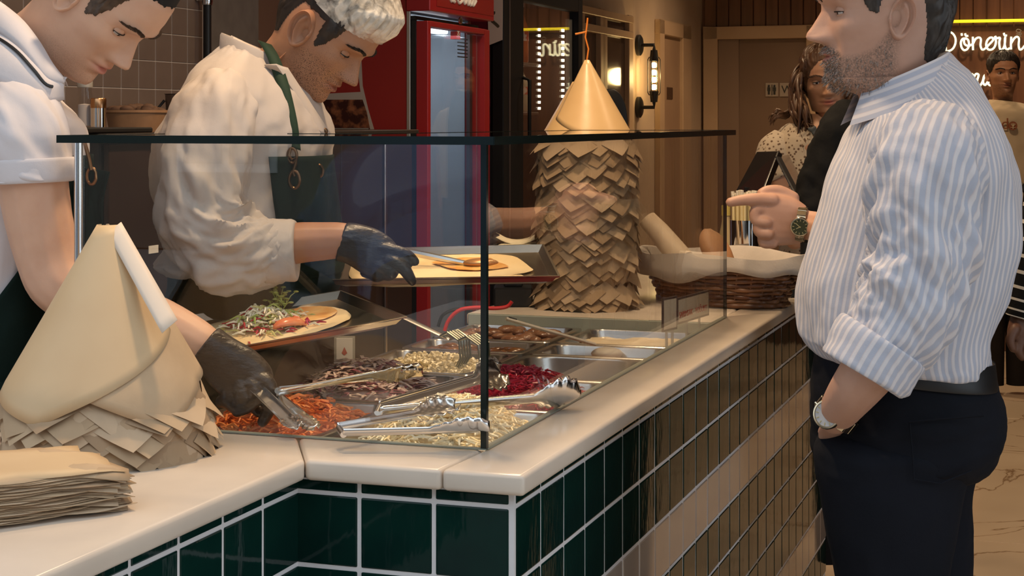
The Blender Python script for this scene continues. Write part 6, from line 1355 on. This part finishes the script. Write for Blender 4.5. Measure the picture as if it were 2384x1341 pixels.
ap = [(W(70, 330, PY1), .060), (W(76, 420, PY1), .0575), (W(92, 520, PY1+.005), .0545), (W(112, 600, PY1+.01), .052), (W(135, 655, PY1+.008), .051), (W(190, 690, PY1+.010), .050), (W(280, 722, PY1+.006), .047), (W(370, 752, PY1-.005), .042), (W(450, 790, PY1-.022), .036), (W(485, 812, PY1-.028), .032)]
arm = hand_mesh('tmp_hand', None, None, [ap], (), .004, 8); bs = len(mb.v); mesh_into(mb, arm); bridge(mb, bs, mb.neck)
wpar(mb.build('body', M_skin1, None, 75), cook1)
G1 = PY1-.028
def q3(x, y, dy=0.): return W(x, y, G1+dy)
gl = hand_mesh('glove', M_black_glove, [(q3(478, 800, -.005), Vector((.020, 0, .026)), Vector((0, .036, 0))), (q3(505, 825), Vector((.026, 0, .026)), Vector((0, .036, 0))), (q3(545, 860), Vector((.034, 0, .030)), Vector((0, .030, 0))), (q3(580, 890), Vector((.034, 0, .026)), Vector((0, .026, 0))), (q3(600, 905), Vector((.026, 0, .018)), Vector((0, .020, 0)))],
  [[(q3(600, 880, -.014), .0135), (q3(625, 895, -.018), .0132), (q3(629, 935, -.018), .0122), (q3(622, 962, -.016), .0110), (q3(611, 982, -.014), .0090)], [(q3(585, 895, -.02), .0135), (q3(598, 920, -.026), .0130), (q3(578, 945, -.022), .0118), (q3(552, 958, -.014), .0095)],
   [(q3(560, 895, -.018), .0135), (q3(566, 930, -.024), .0128), (q3(545, 945, -.012), .0112), (q3(528, 935, .0), .010)], [(q3(535, 885, -.012), .013), (q3(532, 925, -.016), .012), (q3(515, 935, -.004), .0105)], [(q3(530, 870, .02), .0135), (q3(560, 915, .03), .0125), (q3(590, 945, .024), .0110), (q3(604, 960, .016), .0095)]], (), .0028, 4)
wpar(gl, cook1)
M_hair1 = mat('brown_hair', (.045, .026, .016), .5, noise=(80, (.09, .055, .035), 2))
def hl1(th, z): at_ = abs(th); return z-float(np.interp(at_, [0, .5, .85, 1.0, 1.12, 1.30, 1.42, 1.98, 2.3, 3.15], [.206, .204, .186, .165, .118, .105, .148, .145, .05, .035]))
wpar(hair_shell(h1, Mh1, hl1, .005, 9).build('hair', M_hair1, None, 60), cook1)
brows(Mh1, M_hair1, cook1, 1.25)
M_cap = mat('black_cap_cloth', (.014, .012, .012), .85, bump=(500, .3, .001))
def hlc(th, z): return z-float(np.interp(abs(th), [0, .6, 1.2, 2., 3.15], [.197, .196, .190, .182, .178]))
wpar(hair_shell(h1, Mh1, hlc, .013, 1, streak=.0006).build('cap', M_cap, None, 60), cook1)
# ------------------------------------------------------------------ people farther back
WY = 5.25
wom = empty('person', 'woman with long brown hair and white crochet top behind the till', 'person', loc=(W(1900, 0, WY).x, WY, 0))
M_croch = clothmat('crochet_top', (.50, .42, .32), (.44, .36, .27), .9, (8, .2, .006)); nt = M_croch.node_tree; b = bsdf(M_croch); L = nt.links.new
tc = [n for n in nt.nodes if n.type == 'TEX_COORD'][0]; v = nt.nodes.new('ShaderNodeTexVoronoi'); v.inputs['Scale'].default_value = 90; L(tc.outputs['Object'], v.inputs['Vector'])
mr = nt.nodes.new('ShaderNodeMapRange'); mr.inputs[1].default_value = .24; mr.inputs[2].default_value = .40; L(v.outputs['Distance'], mr.inputs[0]); src = b.inputs['Base Color'].links[0].from_socket
mx = nt.nodes.new('ShaderNodeMix'); mx.data_type = 'RGBA'; mx.inputs[6].default_value = (.11, .065, .04, 1); L(mr.outputs[0], mx.inputs[0]); L(src, mx.inputs[7]); L(mx.outputs[2], b.inputs['Base Color'])
mb = MB(); add_loft(mb, [K(1838, 1995, 312, WY, .098, 2., -.035), K(1820, 2005, 318, WY, .108, 2.1, -.03), K(1800, 2025, 332, WY, .115, 2.2, -.01), K(1786, 2040, 365, WY, .115, 2.3), K(1800, 2025, 420, WY, .115, 2.3), K(1812, 2012, 480, WY, .11, 2.3), K(1815, 2005, 560, WY, .11, 2.3), K(1808, 2015, 640, WY, .115, 2.3)], 60, 90, sfold(91, .004), 1.)
add_loft(mb, limb_keys([(W(1822, 318, WY-.02), .035), (W(1806, 345, WY-.03), .055), (W(1800, 380, WY-.04), .056), (W(1805, 412, WY-.05), .052), (W(1806, 414, WY-.05), .045)]), 20, 40, sfold(95, .003), .4); mb.at = {}
wpar(mb.build('crochet_top', M_croch, None, 70), wom)
M_skinw = skinmat('woman_skin', (.42, .235, .15), (.38, .20, .125), (.40, .14, .11))
hw = {'wide': .93, 'nose': .82, 'brow': .5, 'neck': .82, 'chin': .8}
Mw = hmat(W(1922, 196, WY-.01), -math.pi/2-.12, .12, .10, .93)
mb = MB(); make_head(mb, hw, Mw, bend=-.1, C=100); make_ear(mb, Mw, 1, .85); make_ear(mb, Mw, -1, .85); eyes(mb, wom, Mw, None, .55)
b_ = len(mb.v); mb.grid(loft([(W(1920, 265, WY), Vector((.045, 0, 0)), Vector((0, .045, 0)), 2.), (W(1918, 292, WY-.0), Vector((.06, 0, -.01)), Vector((0, .060, 0)), 2.), (W(1915, 318, WY-.0), Vector((.125, 0, 0)), Vector((0, .105, 0)), 2.2), (W(1915, 345, WY), Vector((.145, 0, 0)), Vector((0, .118, 0)), 2.2), (W(1918, 372, WY), Vector((.10, 0, 0)), Vector((0, .112, 0)), 2.2)], 24, 50)[0], closed_v=True)
for k in mb.at: mb.at[k] += [0.]*(len(mb.v)-b_)
bridge(mb, b_, mb.neck); b_ = len(mb.v)
arm = hand_mesh('tmp_hand', None, None, [[(W(1804, 400, WY-.05), .042), (W(1815, 450, WY-.06), .038), (W(1835, 520, WY-.10), .033), (W(1850, 560, WY-.2), .028)]], (), .005, 4); mesh_into(mb, arm); bridge(mb, b_, mb.neck)
wpar(mb.build('body', M_skinw, None, 75), wom)
M_hairw = mat('long_brown_hair', (.055, .026, .014), .4, noise=(30, (.11, .055, .028), 3, .35, .7, (1, 1, .25)))
def hlw(th, z): return z-float(np.interp(abs(th), [0, .3, .7, 1.0, 1.2, 3.15], [.196, .192, .165, .125, .09, .0]))
wpar(hair_shell(hw, Mw, hlw, .014, 7, streak=.003).build('hair', M_hairw, None, 60), wom)
rg = random.Random(31); hb = MB()
for side, x0, n in ((-1, 1868, 60), (1, 1975, 44)):
    for i in range(n):
        u = rg.random(); a = W(1905+(-38 if side < 0 else 42)*u+8, 112+30*u*u, WY-.03+.10*rg.random()); e = W(x0+side*rg.uniform(-26, 22)+(8 if side < 0 else -16), rg.uniform(290, 352) if side < 0 else rg.uniform(285, 310), WY-.12+.14*rg.random())
        m1 = W(x0+side*rg.uniform(-8, 16)+10*side, 190+rg.uniform(-10, 20), WY-.07+.12*rg.random()); m2 = W(x0+side*rg.uniform(-14, 24), 255+rg.uniform(-10, 20), WY-.10+.14*rg.random())
        P = cat_spline([tuple(a), tuple(m1), tuple(m2), tuple(e)], 14); hb.tube([Vector(q) for q in P], [.006*math.sin(math.pi*(.15+.8*k/13)) for k in range(14)], 6)
for i in range(16):
    a = W(1850+rg.uniform(-6, 6), 240, WY); P = cat_spline([tuple(a), tuple(W(1830, 268+rg.uniform(-8, 8), WY-.02)), tuple(W(1806+rg.uniform(-8, 8), 262+rg.uniform(-8, 14), WY-.03)), tuple(W(1794+rg.uniform(-6, 8), 285+rg.uniform(-8, 10), WY-.02))], 12); hb.tube([Vector(q) for q in P], [.005*math.sin(math.pi*(.15+.8*k/11)) for k in range(12)], 6)
o = hb.build('hair_locks', M_hairw, None, 60); o['kind'] = 'stuff'; wpar(o, wom)
brows(Mw, M_hairw, wom, .9)
mb = MB(); M_tat = mat('grey_tattoo', (.07, .075, .075), .6)
for (x, y, r) in ((1890, 302, 7), (1896, 298, 6), (1884, 300, 5), (1902, 306, 6), (1895, 310, 6)): mb.sphere(W(x, y, WY-.112), (r/F*WY, .004, r/F*WY*.9), None, 10, 6)
wpar(fuse('tattoo', mb, M_tat, .003, 1), wom)
M_dtr2 = MATS['black_trousers']; mb = MB(); add_loft(mb, [K(1812, 2010, 620, WY, .115), K(1815, 2005, 800, WY, .11), K(1850, 1980, 1300, WY, .08)], 14, 30); mb.at = {}; wpar(mb.build('trousers', M_dtr2, None, 70), wom)
# person in black, mostly hidden behind the customer
KY = 3.72
blk = empty('person', 'person in a plain black top mostly hidden behind the striped shirt', 'person', loc=(W(2050, 0, KY).x, KY, 0)); M_blk = clothmat('black_knit', (.006, .006, .006))
mb = MB(); add_loft(mb, [K(1995, 2110, 222, KY, .06), K(1975, 2140, 245, KY, .09), K(1960, 2180, 290, KY, .13), K(1955, 2215, 360, KY, .15), K(1950, 2230, 450, KY, .15), K(1950, 2235, 600, KY, .15), K(1950, 2235, 800, KY, .15)], 40, 60, sfold(99, .006), 1.)
add_loft(mb, limb_keys([(W(1992, 262, KY-.08), .045), (W(1962, 310, KY-.10), .055), (W(1930, 390, KY-.11), .052), (W(1908, 450, KY-.12), .050), (W(1895, 500, KY-.13), .047), (W(1900, 560, KY-.14), .044)]), 40, 40, sfold(98, .009, 1.6, 9.), .5); mb.at = {}
wpar(mb.build('black_top', M_blk, None, 70), blk)
hk = {}; Mk = hmat(W(2095, 95, KY), math.pi-.3, .1, 0, 1.0); mb = MB(); make_head(mb, hk, Mk, C=60); make_ear(mb, Mk, 1); make_ear(mb, Mk, -1); wpar(mb.build('body', M_skinw, None, 75), blk)
wpar(hair_shell(hk, Mk, lambda th, z: z-float(np.interp(abs(th), [0, .6, 1.1, 1.4, 3.15], [.19, .18, .15, .13, .03])), .01, 2).build('hair', M_hair2, None, 60), blk)
mb = MB(); add_loft(mb, [K(1955, 2232, 790, KY, .15), K(1965, 2215, 1100, KY, .13), K(1975, 2205, 1855, KY, .10)], 14, 30); mb.at = {}; wpar(mb.build('trousers', M_dtr2, None, 70), blk)
# man in the cream T-shirt in front of the neon sign
MY = 9.2
man = empty('person', 'bearded man in a cream printed T-shirt standing before the neon sign', 'person', loc=(W(2350, 0, MY).x, MY, 0)); M_tee = clothmat('cream_tshirt', (.52, .42, .29), (.47, .37, .25), .9, (9, .3, .01))
mb = MB(); add_loft(mb, [K(2305, 2378, 236, MY, .07, 2., -.01), K(2285, 2395, 246, MY, .10, 2.), K(2262, 2420, 262, MY, .13), K(2252, 2432, 300, MY, .14, 2.3), K(2262, 2420, 360, MY, .14, 2.3), K(2270, 2410, 450, MY, .135, 2.3), K(2272, 2408, 480, MY, .135, 2.3)], 50, 80, sfold(111, .009, 2., 6.), 1.)
add_loft(mb, limb_keys([(W(2395, 262, MY-.02), .06), (W(2408, 300, MY-.03), .08), (W(2412, 345, MY-.04), .078), (W(2412, 348, MY-.04), .06)]), 16, 40, sfold(112, .006), .4); add_loft(mb, limb_keys([(W(2288, 262, MY), .06), (W(2268, 300, MY), .08), (W(2264, 350, MY), .075)]), 14, 40, None, .4); mb.at = {}
wpar(mb.build('tshirt', M_tee, None, 70), man)
M_skinm = skinmat('far_man_skin', (.40, .20, .115), (.35, .17, .095), (.36, .13, .09), (.03, .02, .015))
hm = {'wide': 1.0, 'beardf': lambda th, z, p: .55*zone(.066-z, 0, .01)*(1-zone(abs(th), 1.2, 1.6)) if abs(th) < 1.6 else 0.}
Mm = hmat(W(2335, 177, MY), -math.pi/2-.05, .02, 0, 1.0); mb = MB(); make_head(mb, hm, Mm, C=90); make_ear(mb, Mm, 1); make_ear(mb, Mm, -1); eyes(mb, man, Mm, None, .6)
b_ = len(mb.v); arm = hand_mesh('tmp_hand', None, None, [[(W(2410, 330, MY-.04), .055), (W(2412, 420, MY-.04), .045), (W(2405, 500, MY-.06), .036)]], (), .006, 4); mesh_into(mb, arm); bridge(mb, b_, mb.neck)
wpar(mb.build('body', M_skinm, None, 75), man)
wpar(hair_shell(hm, Mm, lambda th, z: z-float(np.interp(abs(th), [0, .5, .9, 1.15, 1.4, 2., 3.15], [.188, .186, .165, .13, .12, .13, .03])), .012, 4).build('hair', M_hair2, None, 60), man); brows(Mm, M_hair2, man, 1.3)
M_print = mat('rust_print', (.22, .07, .03), .8)
o = text_mesh('shirt_letters', 'd', .085, M_print, None, .001, 'CENTER'); o.location = W(2340, 300, MY-.150); o.rotation_euler = (math.pi/2, 0, 0); wpar(o, man)
cp = W(2358, 293, MY-.152); mb = MB(); mb.lathe([(.0, 0), (.024, 0), (.024, .003), (0, .003)], 28); mb.v = [(cp.x+v[0], cp.y-v[2], cp.z+v[1]) for v in mb.v]; wpar(mb.build('shirt_emblem', M_print, None, 40), man)
mb = MB(); cp.y -= .0045
for a in (-.9, -.45, 0, .45, .9): mb.tube([cp+Vector((0, 0, -.006)), cp+Vector((.009*math.sin(a), 0, .004)), cp+Vector((.017*math.sin(a), 0, .016*math.cos(a)))], .0018, 5)
mb.tube([cp+Vector((0, 0, -.006)), cp+Vector((0, 0, -.018))], .0026, 5); mb.tube([cp+Vector((-.014, 0, -.010)), cp+Vector((.014, 0, -.010))], .0014, 5); wpar(mb.build('tree_mark', M_tee, None, 40), man)
M_dkc = clothmat('charcoal_cloth', (.018, .015, .014)); mb = MB(); add_loft(mb, [K(2272, 2408, 470, MY, .135), K(2275, 2405, 560, MY, .14), K(2285, 2395, 700, MY, .12)], 14, 40)
for dx in (-28, 28): add_loft(mb, [K(2340+dx-30, 2340+dx+30, 640, MY, .09), K(2340+dx-26, 2340+dx+26, 780, MY, .07), K(2340+dx-24, 2340+dx+24, 895, MY, .06)], 14, 24)
mb.at = {}; wpar(mb.build('trousers', M_dkc, None, 70), man)
# standing figure behind: trousers and a worn sneaker at the edge of the frame
SY = 11.2
sit = empty('person', 'person in dark trousers and worn pale sneakers far back by the wall', 'person', loc=(W(2325, 0, SY).x, SY, 0)); M_snk = mat('worn_sneaker', (.36, .28, .19), .8, noise=(30, (.26, .19, .12), 3))
mb = MB()
for dx in (0, 62): add_loft(mb, [K(2290+dx, 2345+dx, 520, SY, .09), K(2295+dx, 2340+dx, 650, SY, .075), K(2300+dx, 2336+dx, 735, SY, .065)], 16, 30, sfold(5, .008))
mb.at = {}; wpar(mb.build('trousers', M_dkc, None, 70), sit)
for dx in (0, 62):
    p = W(2322+dx, 0, SY); mb = MB(); rows = []
    for i in range(13):
        t = i/12; y = p.y-.20+.28*t; w = .050*math.sqrt(max(.02, 1-(2*t-1.02)**2*.95)); h = .06+.05*zone(t, .35, .8); rows.append([(p.x-.01+w*math.cos(a), y, .012+max(0, h*math.sin(a))) for a in np.linspace(0, 2*math.pi, 18)[:-1]])
    mb.grid(rows, closed_v=True, capu=True); sh = mb.build('sneaker', M_snk, None, 60); wpar(sh, sit)
    mb = MB(); mb.box(p.x-.055, p.x+.04, p.y-.20, p.y+.09, .0, .014); wpar(mb.build('sole', mat('pale_sole', (.42, .36, .28), .7), None, None, .005), sit)
mb = MB(); add_loft(mb, [K(2270, 2420, 330, SY, .12), K(2265, 2425, 420, SY, .13), K(2275, 2415, 530, SY, .12)], 14, 30, sfold(6, .01)); mb.at = {}; wpar(mb.build('dark_jacket', M_blk, None, 70), sit)
Ms = hmat(W(2345, 255, SY), -math.pi/2, .1, 0, 1.); mb = MB(); make_head(mb, {}, Ms, C=50); wpar(mb.build('body', M_skinm, None, 75), sit)
# passer-by at the right edge: striped sleeve and hand, quilted bag
RY_ = 3.9
pb = empty('person', 'person at the right edge with a black and white striped sleeve', 'person', loc=(W(2440, 0, RY_).x, RY_, 0))
mstr = clothmat('striped_knit', (.008, .008, .009)); nt = mstr.node_tree; b = bsdf(mstr); L = nt.links.new; at = nt.nodes.new('ShaderNodeAttribute'); at.attribute_name = 'tv'; mm = nt.nodes.new('ShaderNodeMath'); mm.operation = 'MULTIPLY'; mm.inputs[1].default_value = 13; f_ = nt.nodes.new('ShaderNodeMath'); f_.operation = 'FRACT'; g_ = nt.nodes.new('ShaderNodeMath'); g_.operation = 'GREATER_THAN'; g_.inputs[1].default_value = .78
mx = nt.nodes.new('ShaderNodeMix'); mx.data_type = 'RGBA'; src = b.inputs['Base Color'].links[0].from_socket; L(at.outputs['Fac'], mm.inputs[0]); L(mm.outputs[0], f_.inputs[0]); L(f_.outputs[0], g_.inputs[0]); L(g_.outputs[0], mx.inputs[0]); L(src, mx.inputs[6]); mx.inputs[7].default_value = (.55, .52, .48, 1); L(mx.outputs[2], b.inputs['Base Color'])
mb = MB(); add_loft(mb, limb_keys([(W(2480, 330, RY_), .055), (W(2465, 400, RY_), .062), (W(2440, 500, RY_), .058), (W(2420, 600, RY_), .055), (W(2398, 690, RY_), .050), (W(2385, 742, RY_), .045)]), 60, 50, sfold(8, .004), .4)
wpar(mb.build('striped_sleeve', mstr, None, 70), pb)
mb = MB(); add_loft(mb, [K(2480, 2640, 320, RY_, .09), K(2455, 2690, 380, RY_, .13), K(2450, 2700, 560, RY_, .14), K(2455, 2690, 850, RY_, .14)], 40, 60, sfold(9, .006), 1.); wpar(mb.build('striped_top', mstr, None, 70), pb)
M_skinp = skinmat('brown_skin', (.16, .075, .045), (.13, .06, .035), (.15, .05, .04))
ha = hand_mesh('tmp_hand', None, [(W(2384, 735, RY_), Vector((.030, 0, 0)), Vector((0, .026, 0))), (W(2378, 775, RY_), Vector((.032, 0, 0)), Vector((0, .034, 0))), (W(2378, 800, RY_), Vector((.026, 0, 0)), Vector((0, .034, 0)))], [[(W(2364, 765, RY_-.03), .012), (W(2352, 790, RY_-.035), .011), (W(2358, 812, RY_-.035), .009)]]+[[(W(2376+6*k, 795, RY_-.025+.016*k), .0115), (W(2372+7*k, 818, RY_-.03+.016*k), .0105), (W(2380+6*k, 832, RY_-.03+.016*k), .009)] for k in range(4)], [[(W(2400, 690, RY_), .034), (W(2386, 738, RY_), .030)]], .0035, 4)
hp = {}; mb = MB(); Mp = hmat(W(2560, 190, RY_), math.pi, 0, 0, 1.); make_head(mb, hp, Mp, C=60); b_ = len(mb.v); mesh_into(mb, ha); bridge(mb, b_, mb.neck); wpar(mb.build('body', M_skinp, None, 75), pb)
wpar(hair_shell(hp, Mp, lambda th, z: z-float(np.interp(abs(th), [0, .6, 1.0, 1.4, 2., 3.15], [.19, .186, .16, .14, .12, .02])), .014, 12).build('hair', M_hair2, None, 60), pb)
mb = MB(); add_loft(mb, [K(2455, 2690, 840, RY_, .15), K(2440, 2720, 1000, RY_, .2), K(2430, 2750, 1250, RY_, .24), K(2440, 2740, 1500, RY_, .22), K(2480, 2700, 1775, RY_, .14)], 24, 40, sfold(4, .012, 3., 3.)); mb.at = {}; wpar(mb.build('long_skirt', M_blk, None, 70), pb)  # unseen wide dark skirt, added to block floor reflections in the counter tiles
bg_ = empty('shoulder_bag', 'black quilted bag hanging behind the back of the striped shirt', 'bag', loc=W(2372, 560, 5.2)); M_bag = mat('black_quilted', (.010, .009, .009), .5, bump=(60, .5, .006))
mb = MB(); rows = loft([(W(2365, 478, 5.2), Vector((.03, 0, 0)), Vector((0, .05, 0)), 2.6), (W(2368, 505, 5.2), Vector((.055, 0, 0)), Vector((0, .08, 0)), 2.8), (W(2372, 560, 5.2), Vector((.062, 0, 0)), Vector((0, .09, 0)), 2.8), (W(2368, 606, 5.2), Vector((.045, 0, 0)), Vector((0, .07, 0)), 2.6), (W(2362, 614, 5.2), Vector((.02, 0, 0)), Vector((0, .04, 0)), 2.4)], 24, 36, sfold(3, .006, 3., 9.))[0]
mb.grid(rows, closed_v=True, capu=True); wpar(mb.build('bag_body', M_bag, None, 60), bg_)
mb = MB(); mb.tube([W(2350, 500, 5.2), W(2362, 445, 5.2), W(2378, 432, 5.2), W(2392, 450, 5.2), W(2385, 500, 5.2)], .012, 8); wpar(mb.build('bag_strap', M_bag, None, 40), bg_)
